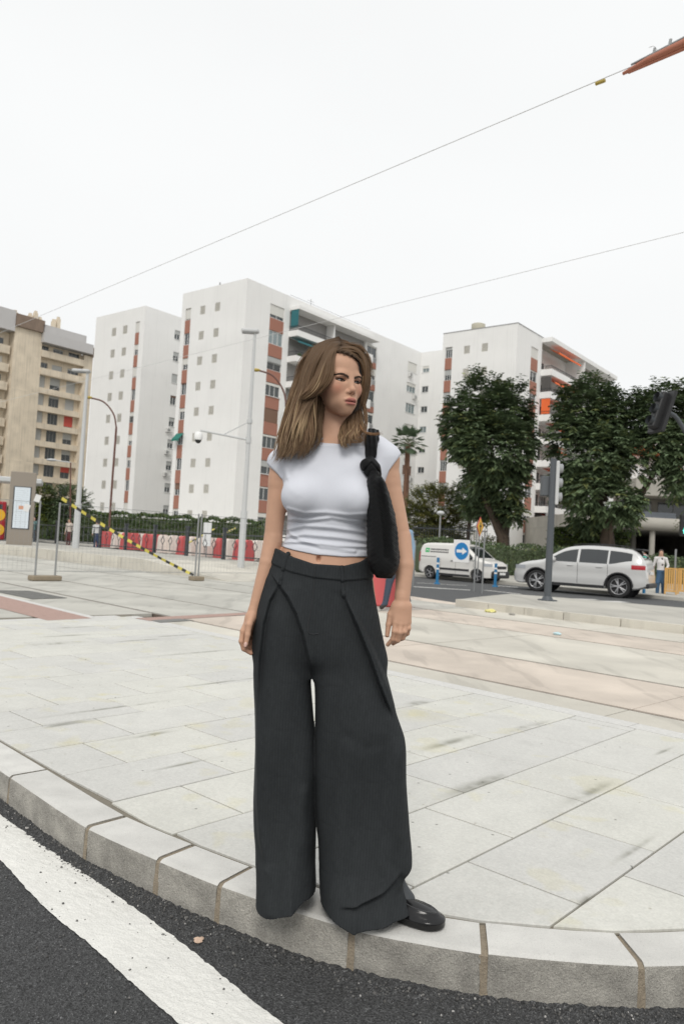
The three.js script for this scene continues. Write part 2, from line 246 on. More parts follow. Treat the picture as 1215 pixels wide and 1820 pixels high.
// --- painted edge line
{
  const outer = [[-7.8, -9.8], [-2.9, -4.9], [-1.445, -3.429], [-1.14, -3.14], [-0.887, -2.9], [-0.496, -2.523], [-0.266, -2.279], [-0.088, -2.089], [0.28, -1.78], [0.75, -1.5]];
  const inner = [[-7.5, -9.2], [-2.6, -4.38], [-1.24, -2.974], [-0.945, -2.643], [-0.69, -2.397], [-0.514, -2.216], [-0.362, -2.065], [-0.12, -1.83], [0.12, -1.66], [0.55, -1.35]];
  const A = new THREE.CatmullRomCurve3(outer.map(([x, z]) => V(x, 0, z))), B = new THREE.CatmullRomCurve3(inner.map(([x, z]) => V(x, 0, z)));
  const n = 900, m = 36, pos = [], uv = [], idx = [], grid = [];
  const pa = A.getSpacedPoints(n), pb0 = B.getSpacedPoints(n);
  for (let i = 0; i <= n; i++) {
    const a = pa[i]; let bi = 0, bd = 1e9; for (let k = Math.max(0, i - 90); k <= Math.min(n, i + 90); k++) { const d = a.distanceToSquared(pb0[k]); if (d < bd) { bd = d; bi = k; } } const b = pb0[bi];
    const row = []; for (let j = 0; j <= m; j++) { let t = j / m; t = t + (t === 0 ? 0.03 * (noise2(i * 0.6, 3) - 0.5) : 0) + (t === 1 ? 0.02 * (noise2(i * 0.6, 8) - 0.5) : 0); const x = lerp(a.x, b.x, t), z = lerp(a.z, b.z, t); row.push(pos.length / 3); pos.push(x, 0.0042 + 0.62 * stoneGrain(x, z), z); uv.push(x, z); } grid.push(row);
  }
  for (let i = 0; i < n; i++) for (let j = 0; j < m; j++) { const a = grid[i][j], b = grid[i + 1][j], c = grid[i][j + 1], d = grid[i + 1][j + 1]; idx.push(a, c, b, b, c, d); }
  const g = new THREE.BufferGeometry(); g.setAttribute('position', new THREE.Float32BufferAttribute(pos, 3)); g.setAttribute('uv', new THREE.Float32BufferAttribute(uv, 2)); g.setIndex(idx); g.computeVertexNormals();
  const wear = tex(1024, 1024, (i, j) => { const n = fbm2(i / 60, j / 60, 5), p = noise2(i / 3, j / 3), s = fbm2(i / 140 + 8, j / 140 + 3, 4); let v = 0.87 + 0.06 * n + 0.04 * p; if (p > 0.93 && n > 0.5) v -= 0.22; return [v, v * 0.995, v * 0.97]; });
  M.linePaint = mat(lin(0.86, 0.86, 0.86), 0.75, { map: rept(wear, 0.8), bumpMap: rept(asphBump, 1.25), bumpScale: 0.002 });
  struct('road_marking', g, M.linePaint);
}
// --- kerb of separate stones with mortar joints
{
  const kerb = struct('kerb', null);
  // the upright faces are coarse aggregate and road dirt, with shade also painted into their darker tone; the tops are fine sawn concrete
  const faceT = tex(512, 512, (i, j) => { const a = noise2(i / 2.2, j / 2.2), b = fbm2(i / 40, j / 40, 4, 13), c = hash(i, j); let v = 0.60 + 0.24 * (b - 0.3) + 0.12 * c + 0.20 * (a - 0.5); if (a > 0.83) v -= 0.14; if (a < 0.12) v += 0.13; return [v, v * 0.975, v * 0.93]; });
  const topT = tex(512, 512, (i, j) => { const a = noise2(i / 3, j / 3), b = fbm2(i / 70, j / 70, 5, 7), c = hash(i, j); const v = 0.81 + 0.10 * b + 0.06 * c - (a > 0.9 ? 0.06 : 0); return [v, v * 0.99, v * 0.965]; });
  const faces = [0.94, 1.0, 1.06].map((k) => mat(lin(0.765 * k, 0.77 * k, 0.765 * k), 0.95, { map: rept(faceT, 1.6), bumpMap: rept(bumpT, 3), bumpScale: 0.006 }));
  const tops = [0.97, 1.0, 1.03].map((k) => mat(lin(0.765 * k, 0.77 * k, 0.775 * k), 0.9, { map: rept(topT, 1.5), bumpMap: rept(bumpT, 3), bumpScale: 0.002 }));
  const mortarM = mat(lin(0.40, 0.335, 0.25), 0.97, { map: rept(grainT, 3), bumpMap: rept(bumpT, 3), bumpScale: 0.006 });
  // joints by distance along the front
  const L = kerbCurve.getLength(), N = 6000, sp = kerbCurve.getSpacedPoints(N);
  const near = ([x, z]) => { let m = 9, k = 0; sp.forEach((p, i) => { const d = Math.hypot(p.x - x, p.z - z); if (d < m) { m = d; k = i; } }); return k / N * L; };
  const known = [[-1.457, -3.537], [-0.921, -2.995], [-0.585, -2.742], [-0.338, -2.573], [0.1, -2.335], [0.482, -2.241], [0.93, -2.219]].map(near);
  const joints = [...known]; for (let s = known[0] - 0.98; s > 0.3; s -= 1.0) joints.unshift(s); for (let s = known[6] + 0.46; s < L - 0.3; s += s > known[6] + 1.5 ? 1.0 : 0.46) joints.push(s);
  const at = (s) => { const f = clamp(s / L * N, 0, N - 1.001), i = Math.floor(f), p = sp[i].clone().lerp(sp[i + 1], f - i), d = sp[Math.min(N, i + 8)].clone().sub(sp[Math.max(0, i - 8)]).normalize(); return { p, d, n: V(d.z, 0, -d.x) }; };
  const prof = [[0, -0.10], [0, 0.118], [0.0035, 0.131], [0.013, 0.1385], [0.022, 0.14], [0.172, 0.14], [0.172, -0.10]]; // (back, up)
  const R = rng(5);
  for (let k = 0; k < joints.length - 1; k++) {
    const w0 = 0.0105, s0 = joints[k] + w0, s1 = joints[k + 1] - w0, near1 = s0 > known[0] - 2.2 && s1 < known[6] + 1.5; const seg = near1 ? 3 : 2;
    const dy = (R() - 0.5) * 0.006, dn = (R() - 0.5) * 0.006; const stat = [];
    const A = at(s0), B = at(s1); // stones are cut straight with a slight curve
    for (let i = 0; i <= seg; i++) { const t = i / seg, q = at(lerp(s0, s1, t)); const chord = A.p.clone().lerp(B.p, t); q.p.lerp(chord, 0.35); stat.push(prof.map(([b, u]) => q.p.clone().addScaledVector(q.n, b + dn).setY(u + (u > 0 ? dy : 0)))); }
    const gf = [], gt = [];
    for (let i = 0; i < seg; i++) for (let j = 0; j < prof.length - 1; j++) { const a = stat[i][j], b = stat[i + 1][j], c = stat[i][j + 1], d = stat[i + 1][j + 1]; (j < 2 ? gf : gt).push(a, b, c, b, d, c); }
    for (const [st, flip] of [[stat[0], 0], [stat[seg], 1]]) for (let j = 1; j < prof.length - 1; j++) gf.push(...(flip ? [st[0], st[j + 1], st[j]] : [st[0], st[j], st[j + 1]]));
    const g = new THREE.BufferGeometry(), all = [...gf, ...gt]; g.setAttribute('position', new THREE.Float32BufferAttribute(all.flatMap((v) => [v.x, v.y, v.z]), 3));
    let gg = boxUV(g); gg.computeVertexNormals(); gg = toCreasedNormals(gg, 0.6);
    // face uv along the stone
    gg.clearGroups(); gg.addGroup(0, gf.length, 0); gg.addGroup(gf.length, gt.length, 1);
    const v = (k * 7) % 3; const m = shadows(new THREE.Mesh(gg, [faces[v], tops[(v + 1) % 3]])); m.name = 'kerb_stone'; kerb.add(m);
    // mortar to the next stone
    const q = at(joints[k]); const jag = (a) => 0.006 * (R() - 0.5) + a; const wide = 0.0112;
    const pr = [[-0.002, -0.09], [-0.0015, 0.05], [0.004, 0.126], [0.02, 0.1355], [0.17, 0.134], [0.17, -0.09]];
    const st = [-1, 1].map((e) => pr.map(([b, u], i) => q.p.clone().addScaledVector(q.n, b + (i < 3 ? (R() - 0.5) * 0.002 : 0)).addScaledVector(q.d, e * (i < 3 ? wide + 0.007 * (R() - 0.3) : 0.0112)).setY(u)));
    const tri = []; for (let j = 0; j < pr.length - 1; j++) tri.push(st[0][j], st[1][j], st[0][j + 1], st[1][j], st[1][j + 1], st[0][j + 1]);
    const mg = new THREE.BufferGeometry(); mg.setAttribute('position', new THREE.Float32BufferAttribute(tri.flatMap((p) => [p.x, p.y, p.z]), 3)); const mb = boxUV(mg); mb.computeVertexNormals(); part('mortar_joint', mb, mortarM, kerb);
  }
}
// --- pavement of concrete slabs laid in half bond
{
  const a = 42.5 * D2R, T = [Math.cos(a), Math.sin(a)], Nn = [Math.sin(a), -Math.cos(a)];
  const W = (u, v) => [u * T[0] + v * Nn[0], u * T[1] + v * Nn[1]];
  const pave = struct('pavement', null);
  // stains lie where the photograph shows them: along joints and corners
  const X0 = -6, X1 = 4.2, Z0 = -12.2, Z1 = -2, TS = 2048;
  const stains = [[[0.725, -4.585], 0.30, 0.05], [[0.75, -3.8], 0.34, 0.055], [[1.303, -3.784], 0.26, 0.05], [[1.328, -5.111], 0.28, 0.045], [[0.653, -5.677], 0.12, 0.07], [[-1.566, -4.502], 0.22, 0.05], [[-1.036, -4.371], 0.22, 0.035], [[-2.757, -7.569], 0.3, 0.10], [[-2.857, -8.158], 0.3, 0.06], [[-3.019, -8.882], 0.3, 0.06], [[-1.814, -8.63], 0.35, 0.05], [[-1.345, -7.496], 0.5, 0.04], [[-1.447, -4.954], 0.5, 0.03], [[-0.853, -6.084], 0.5, 0.03], [[-2.065, -8.127], 0.4, 0.04], [[0.894, -2.607], 0.07, 0.016], [[1.254, -3.09], 0.2, 0.02], [[-0.716, -3.873], 0.2, 0.02], [[2.043, -4.669], 0.15, 0.02]].map(([p, l, w]) => [p[0], p[1], l, w]);
  const spots = [[[-1.612, -5.361], 0.05], [[-0.196, -7.937], 0.1], [[0.614, -5.3], 0.25], [[-0.844, -3.546], 0.05], [[-1.4, -4.114], 0.08], [[0.259, -5.774], 0.2], [[-0.806, -4.65], 0.1], [[-0.491, -4.101], 0.07]].map(([p, r]) => [p[0], p[1], r]);
  const paveT = tex(TS, TS, (i, j) => {
    const x = lerp(X0, X1, (i + 0.5) / TS), z = lerp(Z0, Z1, (j + 0.5) / TS);
    const n = fbm2(x * 1.7 + 20, z * 1.7 + 20, 4), f = hash(i, j), m = noise2(x * 90 + 900, z * 90 + 900), w = fbm2(x * 9 + 40, z * 9 + 90, 3);
    let v = 0.862 + 0.05 * (n - 0.5) + 0.05 * (f - 0.5) + 0.035 * (m - 0.5) + 0.04 * (w - 0.5); let r = v, g = v * 0.993, b = v * 0.965;
    let s = 0; for (const [sx, sz, l, wd] of stains) { const dx = x - sx, dz = z - sz; if (dx * dx + dz * dz > 0.8) continue; const al = (dx * Nn[0] + dz * Nn[1]) / l, ac = (dx * T[0] + dz * T[1]) / wd; const d = Math.exp(-(al * al) * 1.9 - ac * ac * (ac > 0 ? 4.5 : 1.6)); s += d * sstep(0.25, 0.8, w + 0.25 * n) * (0.7 + 0.6 * f); }
    s = Math.min(s, 1); r -= s * 0.25; g -= s * 0.25; b -= s * 0.265;
    const sp = hash(i >> 1, j >> 1, 5); if (sp > 0.9994) { r -= 0.3; g -= 0.3; b -= 0.3; } else if (sp > 0.999) { r -= 0.1; g -= 0.11; b -= 0.13; }
    const ru = fbm2(x * 5 + 70, z * 5 + 10, 4); let y = sstep(0.66, 0.78, ru) * 0.5; for (const [sx, sz, rr] of spots) { const d = Math.hypot(x - sx, z - sz) / rr; if (d < 1.6) y += Math.exp(-d * d * 2) * (0.3 + w); }
    g -= y * 0.012; b -= y * 0.075;
    return [r, g, b];
  });
  paveT.wrapS = paveT.wrapT = THREE.ClampToEdgeWrapping;
  const fine = rept(bumpT, 14);
  const mats = [0.955, 0.985, 1.0, 1.02].map((k, i) => mat(lin(0.80 * k, 0.805 * k, (0.815 - 0.008 * i) * k), 0.9, { map: paveT, bumpMap: fine, bumpScale: 0.0015 }));
  part('bed', slabSheet([...kerbIn.slice(1, -1), uv2(3.5, 5.35), uv2(-10.0, 5.35), [-5.8, -8.3]], -0.04, 0.130), mat(lin(0.25, 0.225, 0.18), 0.97, { map: rept(grainT, 2) }), pave);
  const kin = kerbIn.slice(1, -1);
  const clip = (poly, px, pz, nx, nz) => { const o = []; for (let i = 0; i < poly.length; i++) { const A = poly[i], B = poly[(i + 1) % poly.length], da = (A[0] - px) * nx + (A[1] - pz) * nz, db = (B[0] - px) * nx + (B[1] - pz) * nz; if (da >= 0) o.push(A); if ((da >= 0) !== (db >= 0)) { const t = da / (da - db); o.push([lerp(A[0], B[0], t), lerp(A[1], B[1], t)]); } } return o; };
  const cell = 0.4475, len = 0.67, gap = 0.0048; const R = rng(9);
  const uJ = (k) => -1.10 - cell * k + (k > 2 && k < 20 ? 0.0 : 0);
  for (let k = -8; k < 19; k++) {
    const u1 = uJ(k), u0 = u1 - cell;
    const off = 2.485 + (((k % 2) + 2) % 2 ? 0.345 : 0) ;
    for (let q = -8; q < 9; q++) {
      const v0 = off + q * len, v1 = v0 + len;
      let poly = [W(u0 + gap, v0 + gap), W(u0 + gap, v1 - gap), W(u1 - gap, v1 - gap), W(u1 - gap, v0 + gap)];
      for (let i = 0; i < kin.length - 1 && poly.length; i++) { const A = kin[i], B = kin[i + 1], dx = B[0] - A[0], dz = B[1] - A[1], l = Math.hypot(dx, dz); poly = clip(poly, A[0] + dz / l * 0.008, A[1] - dx / l * 0.008, dz / l, -dx / l); }
      if (poly.length) { const e = uv2(0, 5.145); poly = clip(poly, e[0], e[1], -RN[0], -RN[1]); }
      if (poly.length) { const e = W(-9.02, 0); poly = clip(poly, e[0], e[1], T[0], T[1]); }
      poly = poly.filter((p, i) => Math.hypot(p[0] - poly[(i + 1) % poly.length][0], p[1] - poly[(i + 1) % poly.length][1]) > 0.012);
      if (poly.length < 3) continue; let ar = 0, cx = 0, cz = 0; poly.forEach((p, i) => { const n = poly[(i + 1) % poly.length]; ar += p[0] * n[1] - n[0] * p[1]; cx += p[0] / poly.length; cz += p[1] / poly.length; }); if (Math.abs(ar) / 2 < 0.012) continue; if (ar > 0) poly.reverse();
      if (cx > 3.6 || cx < -6) continue;
      const dy = (R() - 0.5) * 0.0022, tx = (R() - 0.5) * 0.003, tz = (R() - 0.5) * 0.003, h = (x, z) => 0.14 + dy + tx * (x - cx) + tz * (z - cz);
      const ins = poly.map(([x, z]) => { const d = Math.hypot(x - cx, z - cz); return [x + (cx - x) / d * 0.006, z + (cz - z) / d * 0.006]; });
      const tri = []; const n = poly.length;
      for (let i = 1; i < n - 1; i++) for (const t of [0, i, i + 1]) tri.push([ins[t][0], h(...ins[t]), ins[t][1]]);
      for (let i = 0; i < n; i++) { const j = (i + 1) % n, a0 = [ins[i][0], h(...ins[i]), ins[i][1]], a1 = [ins[j][0], h(...ins[j]), ins[j][1]], b0 = [poly[i][0], h(...poly[i]) - 0.003, poly[i][1]], b1 = [poly[j][0], h(...poly[j]) - 0.003, poly[j][1]], c0 = [poly[i][0], 0.115, poly[i][1]], c1 = [poly[j][0], 0.115, poly[j][1]]; tri.push(a0, b0, a1, a1, b0, b1, b0, c0, b1, b1, c0, c1); }
      const g = new THREE.BufferGeometry(); g.setAttribute('position', new THREE.Float32BufferAttribute(tri.flat(), 3)); g.setAttribute('uv', new THREE.Float32BufferAttribute(tri.flatMap(([x, , z]) => [(x - X0) / (X1 - X0), (z - Z0) / (Z1 - Z0)]), 2)); g.computeVertexNormals();
      part('slab', g, mats[Math.floor(R() * 4)], pave);
    }
  }
}
// --- tramway: embedded rails, bands of concrete
{
  const t = struct('tramway', null);
  const U0 = -60, U1 = 30, gw = 0.035;
  const strips = [[5.335, 5.76 - gw, 'concrete'], [5.76 + gw, 7.235 - gw, 'pink'], [7.235 + gw, 9.72 - gw, 'concrete'], [9.72 + gw, 11.19 - gw, 'pink'], [11.19 + gw, 12.6, 'concrete']];
  part('subbase', sheet(band(U0, U1, 5.2, 13), 0.09), M.groove, t);
  // each strip is cast in lengths with a thin open joint between them
  const R = rng(31);
  for (const [v0, v1, m] of strips) { let u = -9.0; const tone = (k) => M[m]; let i = 0; const spans = []; for (; u < 14; u += 3.2) spans.push([u, u + 3.19]); spans.push([14.01, U1]); for (const [a, b] of spans) part('concrete_panel', slabSheet(band(a, b, v0, v1), 0.05, 0.138 + (R() - 0.5) * 0.003), tone(i++), t); }
  // on the crossing side (further left) the bands are all grey
  const cut = [[-9.03, -13.3], [-13.32, -18.6], [-18.62, -26], [-26.02, -36], [-36.02, -60]];
  for (const [b, a] of cut) for (const [v0, v1] of [[5.95, 5.76 + 1.44], [7.27, 9.68], [9.76, 11.15], [11.23, 12.75]]) part('concrete_panel', slabSheet(band(a, b, v0 === 5.95 ? 5.80 : v0, v1), 0.05, 0.138), M.greyConc, t);
  for (const v of [5.76, 7.235, 9.72, 11.19]) { part('rail', [slabSheet(band(U0, U1, v - 0.028, v + 0.014), 0.05, 0.134), slabSheet(band(U0, U1, v + 0.022, v + 0.03), 0.05, 0.13)], M.steel, t); }
  const edge = struct('granite_edging', null); // flush white strip round the slabs
  for (let u = -9.35; u < 6; u += 1.0) part('edging_stone', slabSheet(band(u + 0.003, u + 0.997, 5.155, 5.33), 0.03, 0.1395), M.border, edge);
  for (let v = -1.4; v < 5.1; v += 1.0) { const a = 42.5 * D2R, T = [Math.cos(a), Math.sin(a)], N = [Math.sin(a), -Math.cos(a)], W = (p, q) => [p * T[0] + q * N[0], p * T[1] + q * N[1]]; part('edging_stone', slabSheet([W(-9.2, v + 0.003), W(-9.03, v + 0.003), W(-9.03, Math.min(5.62, v + 0.997)), W(-9.2, Math.min(5.62, v + 0.997))], 0.03, 0.1395), M.border, edge); }
  // crossing field left of the slabs: grey paving, red band, drain grate
  const cr = struct('crossing', null);
  part('paving_field', slabSheet(band(-60, -9.62, -8, 5.72), 0.0, 0.136), M.greyConc, cr);
  part('red_band', sheet([[-6.539, -13.414], [-5.4, -12.206], [-3.154, -9.854], [-3.535, -9.366], [-4.603, -10.432], [-5.495, -11.301]], 0.141), M.redPave, cr);
  part('white_strip', sheet([[-6.713, -13.765], [-5.53, -12.496], [-3.185, -10.06], [-3.154, -9.854], [-5.4, -12.206], [-6.539, -13.414]], 0.1412), M.border, cr);
  const P4 = [[-5.999, -13.106], [-5.438, -13.444], [-4.409, -12.467], [-4.772, -11.951]];
  part('drain_pit', sheet(P4, 0.1395), M.groove, cr);
  for (let i = 0; i < 22; i++) { const e = (t) => [lerp(P4[0][0], P4[3][0], t), lerp(P4[0][1], P4[3][1], t)], f = (t) => [lerp(P4[1][0], P4[2][0], t), lerp(P4[1][1], P4[2][1], t)], a = (i + 0.2) / 22, b = (i + 0.8) / 22; part('grate_bar', slabSheet([e(a), f(a), f(b), e(b)], 0.138, 0.1445), M.grate, cr); }
  part('red_band', sheet([[-2.666, -10.126], [-2.402, -9.908], [-1.099, -11.688], [-1.135, -12.045]], 0.1424), M.redPave, cr);
  part('drain_cover', sheet([[-2.418, -9.97], [-2.248, -9.782], [-1.903, -10.249], [-2.129, -10.349]], 0.1445), M.grate, cr);
}
// --- raised island at the right with its kerb
const islandEdge = [[2.397, -15.456], [4.039, -13.56], [5.581, -12.199], [7.36, -11.003]];
{
  const isl = struct('traffic_island', null);
  const back = [[11.82, -17.708], [7.691, -16.86], [5.393, -18.184], [4.203, -18.597], [3.004, -16.52]];
  const f = islandEdge, inner = f.map(([x, z], i) => { const a = f[Math.max(0, i - 1)], b = f[Math.min(f.length - 1, i + 1)], l = Math.hypot(b[0] - a[0], b[1] - a[1]); return [x + (b[1] - a[1]) / l * 0.16, z - (b[0] - a[0]) / l * 0.16]; });
  part('surface', slabSheet([...inner, ...back], 0.0, 0.276), M.plaza, isl);
  // kerb stones along the front
  const R = rng(77); for (let i = 0; i < 3; i++) { const A = f[i], B = f[i + 1], C = inner[i], E = inner[i + 1], n = Math.max(1, Math.round(Math.hypot(B[0] - A[0], B[1] - A[1]) / 1.0)); for (let k = 0; k < n; k++) { const a = (k + 0.008) / n, b = (k + 0.992) / n, L = (p, q, t) => [lerp(p[0], q[0], t), lerp(p[1], q[1], t)]; const g = slabSheet([L(A, B, a), L(A, B, b), L(C, E, b), L(C, E, a)], 0.02, 0.28 + (R() - 0.5) * 0.004); part('kerb_stone', g, M.concrete, isl); } }
}
// --- far carriageway with its markings, verge beyond
{
  struct('far_road', sheet([uv2(-60, 12.9), uv2(60, 12.9), uv2(60, 25.5), uv2(-60, 25.5)], 0.0), M.farAsphalt);
  const slope = struct('paved_verge', null);
  part('surface', slabSheet([uv2(-60, 12.55), uv2(-12.6, 12.55), uv2(-9.2, 12.45), uv2(-9.3, 13.5), uv2(-12.5, 14.2), uv2(-60, 14.2)], -0.03, 0.10), M.pink, slope);
  const mk = struct('road_marking', null);
  const line = (a, b, w) => { const l = Math.hypot(b[0] - a[0], b[1] - a[1]), nx = -(b[1] - a[1]) / l * w / 2, nz = (b[0] - a[0]) / l * w / 2; return [[a[0] + nx, a[1] + nz], [b[0] + nx, b[1] + nz], [b[0] - nx, b[1] - nz], [a[0] - nx, a[1] - nz]]; };
  for (const [a, b, w] of [[[2.448, -24.525], [4.243, -24.386], 0.35], [[2.817, -27.29], [4.642, -27.303], 0.16], [[4.787, -24.867], [5.718, -23.74], 0.2], [[6.785, -21.779], [8.557, -22.626], 0.5], [[6.698, -22.583], [7.838, -22.981], 0.3], [[8.025, -19.66], [9.864, -20.142], 0.3], [[5.908, -28.539], [6.674, -28.191], 0.3]]) part('stripe', sheet(line(a, b, w), 0.005), M.paint, mk);
  struct('far_pavement', slabSheet([uv2(-80, 25.5), uv2(60, 25.5), uv2(60, 60), uv2(-80, 60)], -0.03, 0.11), M.plaza);
}
// --- tram platform with its ramp
{
  const pf = struct('tram_platform', null);
  const f0 = [-18.068, -33.711], f1 = [-5.81, -22.527], f2 = [-2.747, -19.395];
  const d = [(f1[0] - f0[0]), (f1[1] - f0[1])], l = Math.hypot(...d), n = [d[1] / l, -d[0] / l], off = (p, w) => [p[0] + n[0] * w, p[1] + n[1] * w];
  part('deck', slabSheet([off(f0, 0.3), off(f1, 0.3), off(f1, 4.6), off(f0, 4.6)], 0, 0.478), M.plaza, pf);
  const k = Math.round(l / 1.2); for (let i = 0; i < k; i++) { const L = (t) => [lerp(f0[0], f1[0], t), lerp(f0[1], f1[1], t)], a = L((i + 0.01) / k), b = L((i + 0.99) / k); part('edge_stone', slabSheet([a, b, off(b, 0.297), off(a, 0.297)], 0.02, 0.48), M.concrete, pf); }
  const rp = []; const Q = [off(f1, 0), off(f2, 0), off(f2, 4.6), off(f1, 4.6)], H = [0.478, 0.142, 0.142, 0.478];
  const g = new THREE.BufferGeometry(); const v = (i, h) => [Q[i][0], h ?? H[i], Q[i][1]]; rp.push(v(0), v(1), v(3), v(3), v(1), v(2), v(0, 0), v(1, 0), v(0), v(0), v(1, 0), v(1)); g.setAttribute('position', new THREE.Float32BufferAttribute(rp.flat(), 3)); const gb = boxUV(g); gb.computeVertexNormals(); part('ramp', gb, M.concrete, pf);
}


// ------------------------------------------------------------------ apartment blocks
// a block stands at its near corner; local +x runs along its right-hand front (facing +z), local -z along its left-hand front (facing -x)
const wallWear = tex(1024, 1024, (i, j) => { const n = fbm2(i / 200, j / 200, 5, 5), s = fbm2(i / 14, j / 400 + 3, 4), f = hash(i, j); const v = 0.93 + 0.04 * n + 0.015 * f - 0.018 * sstep(0.6, 0.8, s); return [v, v * 0.997, v * 0.99]; });
const beigeWear = tex(1024, 1024, (i, j) => { const n = fbm2(i / 120, j / 120, 5, 8), s = fbm2(i / 10, j / 300 + 3, 4), f = hash(i, j); const v = 0.80 + 0.14 * n + 0.03 * f - 0.07 * sstep(0.55, 0.8, s); return [v, v * 0.985, v * 0.96]; });
const BM = {
  white: mat(lin(0.90, 0.90, 0.895), 0.9, { map: rept(wallWear, 0.09) }),
  beige: mat(lin(0.90, 0.81, 0.675), 0.92, { map: rept(beigeWear, 0.09) }),
  roofGrey: mat(lin(0.55, 0.54, 0.54), 0.8, { map: rept(wallWear, 0.2) }),
  roofBrown: mat(lin(0.30, 0.23, 0.185), 0.85, { map: rept(beigeWear, 0.3) }),
  brick: mat(lin(0.46, 0.215, 0.155), 0.9, { map: rept(grainT, 0.7), bumpMap: rept(bumpT, 1.5), bumpScale: 0.01 }),
  glass: new THREE.MeshPhysicalMaterial({ color: lin(0.055, 0.065, 0.07), roughness: 0.08, metalness: 0, clearcoat: 0.6, clearcoatRoughness: 0.04 }),
  glassLight: new THREE.MeshPhysicalMaterial({ color: lin(0.22, 0.27, 0.28), roughness: 0.1, clearcoat: 0.6, clearcoatRoughness: 0.04 }),
  frame: mat(lin(0.72, 0.72, 0.71), 0.5), frameDark: mat(lin(0.09, 0.085, 0.08), 0.5), frameGrey: mat(lin(0.3, 0.3, 0.3), 0.5),
  blind: mat(lin(0.66, 0.65, 0.61), 0.7), blindBrown: mat(lin(0.19, 0.11, 0.075), 0.7), blindGrey: mat(lin(0.42, 0.43, 0.42), 0.7),
  louvre: mat(lin(0.72, 0.70, 0.64), 0.8), rail: mat(lin(0.035, 0.04, 0.045), 0.5),
  green: mat(lin(0.02, 0.17, 0.135), 0.85), teal: mat(lin(0.03, 0.15, 0.17), 0.85), orange: mat(lin(0.80, 0.16, 0.045), 0.85), redAwn: mat(lin(0.55, 0.10, 0.08), 0.85),
  plant: mat(lin(0.07, 0.11, 0.04), 0.9), conc: mat(lin(0.47, 0.455, 0.425), 0.9, { map: rept(concreteMap, 0.1) }), dark: mat(lin(0.03, 0.03, 0.032), 0.9), ac: mat(lin(0.62, 0.62, 0.6), 0.6), shade: mat(lin(0.3, 0.29, 0.28), 0.9),
};
function front(b, which, at = 0) { // returns (geometry) -> geometry moved from front axes (s, y, out) into the block's own axes
  const m = which === 'R' ? new THREE.Matrix4().makeTranslation(0, 0, at) : new THREE.Matrix4().makeRotationY(-Math.PI / 2).setPosition(at, 0, 0);
  return { b, put: (g) => g.applyMatrix4(m) };
}
function wall(F, s0, s1, y0, y1, openings, m, depth = 0.3) {
  const sh = new THREE.Shape([[s0, y0], [s1, y0], [s1, y1], [s0, y1]].map((p) => new THREE.Vector2(...p)));
  for (const o of openings) sh.holes.push(new THREE.Path([[o[0], o[2]], [o[0], o[3]], [o[1], o[3]], [o[1], o[2]]].map((p) => new THREE.Vector2(...p))));
  const g = new THREE.ExtrudeGeometry(sh, { depth, bevelEnabled: false }); g.translate(0, 0, -depth); return part('wall', F.put(boxUV(g)), m, F.b);
}
function win(F, s0, s1, y0, y1, { n = 2, blind = 0, bm = BM.blind, fm = BM.frame, gm = BM.glass, sill = false, bars = false, back = 0.16 } = {}) {
  const w = part('window', F.put(box(s0, s1, y0, y1, -back - 0.04, -back)), gm, F.b); const t = 0.05, bars_ = [];
  bars_.push(box(s0, s1, y0, y0 + t, -back, -back + 0.05), box(s0, s1, y1 - t, y1, -back, -back + 0.05));
  for (let i = 0; i <= n; i++) { const x = lerp(s0, s1 - t, i / n); bars_.push(box(x, x + t, y0 + t, y1 - t, -back + 0.002, -back + 0.048)); }
  part('frame', F.put(merge(bars_)), fm, w);
  if (blind > 0) part('blind', F.put(box(s0 + 0.03, s1 - 0.03, y1 - (y1 - y0) * blind, y1 - 0.01, -back + 0.055, -back + 0.075)), bm, w);
  if (sill) part('sill', F.put(box(s0 - 0.05, s1 + 0.05, y0 - 0.06, y0 - 0.002, -0.05, 0.07)), BM.frame, w);
  if (bars) { const r = []; for (let i = 1; i < 9; i++) { const x = lerp(s0, s1, i / 9); r.push(box(x - 0.012, x + 0.012, y0, lerp(y0, y1, 0.55), -0.03, -0.006)); } r.push(box(s0, s1, lerp(y0, y1, 0.55), lerp(y0, y1, 0.58), -0.032, -0.004)); part('window_guard', F.put(merge(r)), BM.frameDark, w); }
  return w;
}
function louvre(F, s0, s1, y0, y1) { const l = part('ventilation_louvre', F.put(box(s0, s1, y0, y1, -0.16, -0.12)), BM.shade, F.b); const n = 6, b = []; for (let i = 0; i < n; i++) { const y = lerp(y0, y1, (i + 0.15) / n); const q = box(s0 + 0.02, s1 - 0.02, 0, (y1 - y0) / n * 0.78, -0.02, 0.02); q.rotateX(0.5); q.translate(0, y, -0.08); b.push(q); } part('blades', F.put(merge(b)), BM.louvre, l); }
function panel(F, s0, s1, y0, y1, m = BM.brick) { part('brick_panel', F.put(box(s0, s1, y0, y1, -0.2, -0.035)), m, F.b); }
function acUnit(F, s, y) { const a = part('air_conditioner', F.put(rbox(s, s + 0.8, y, y + 0.58, 0.03, 0.36, 0.03)), BM.ac, F.b); const c = new THREE.CylinderGeometry(0.22, 0.22, 0.02, 20); c.rotateX(Math.PI / 2); c.translate(s + 0.3, y + 0.29, 0.37); part('fan_grille', F.put(c), BM.frameGrey, a); }
function awning(F, s0, s1, y, out, m, drop = 0.7, z0 = 0.05) { const g = new THREE.BoxGeometry(s1 - s0, 0.03, Math.hypot(out, drop)); g.rotateX(Math.atan2(drop, out)); g.translate((s0 + s1) / 2, y - drop / 2, z0 + out / 2); const v = box(s0, s1, y - drop - 0.22, y - drop, z0 + out - 0.02, z0 + out + 0.01); part('awning', F.put(merge([boxUV(g), v])), m, F.b); }
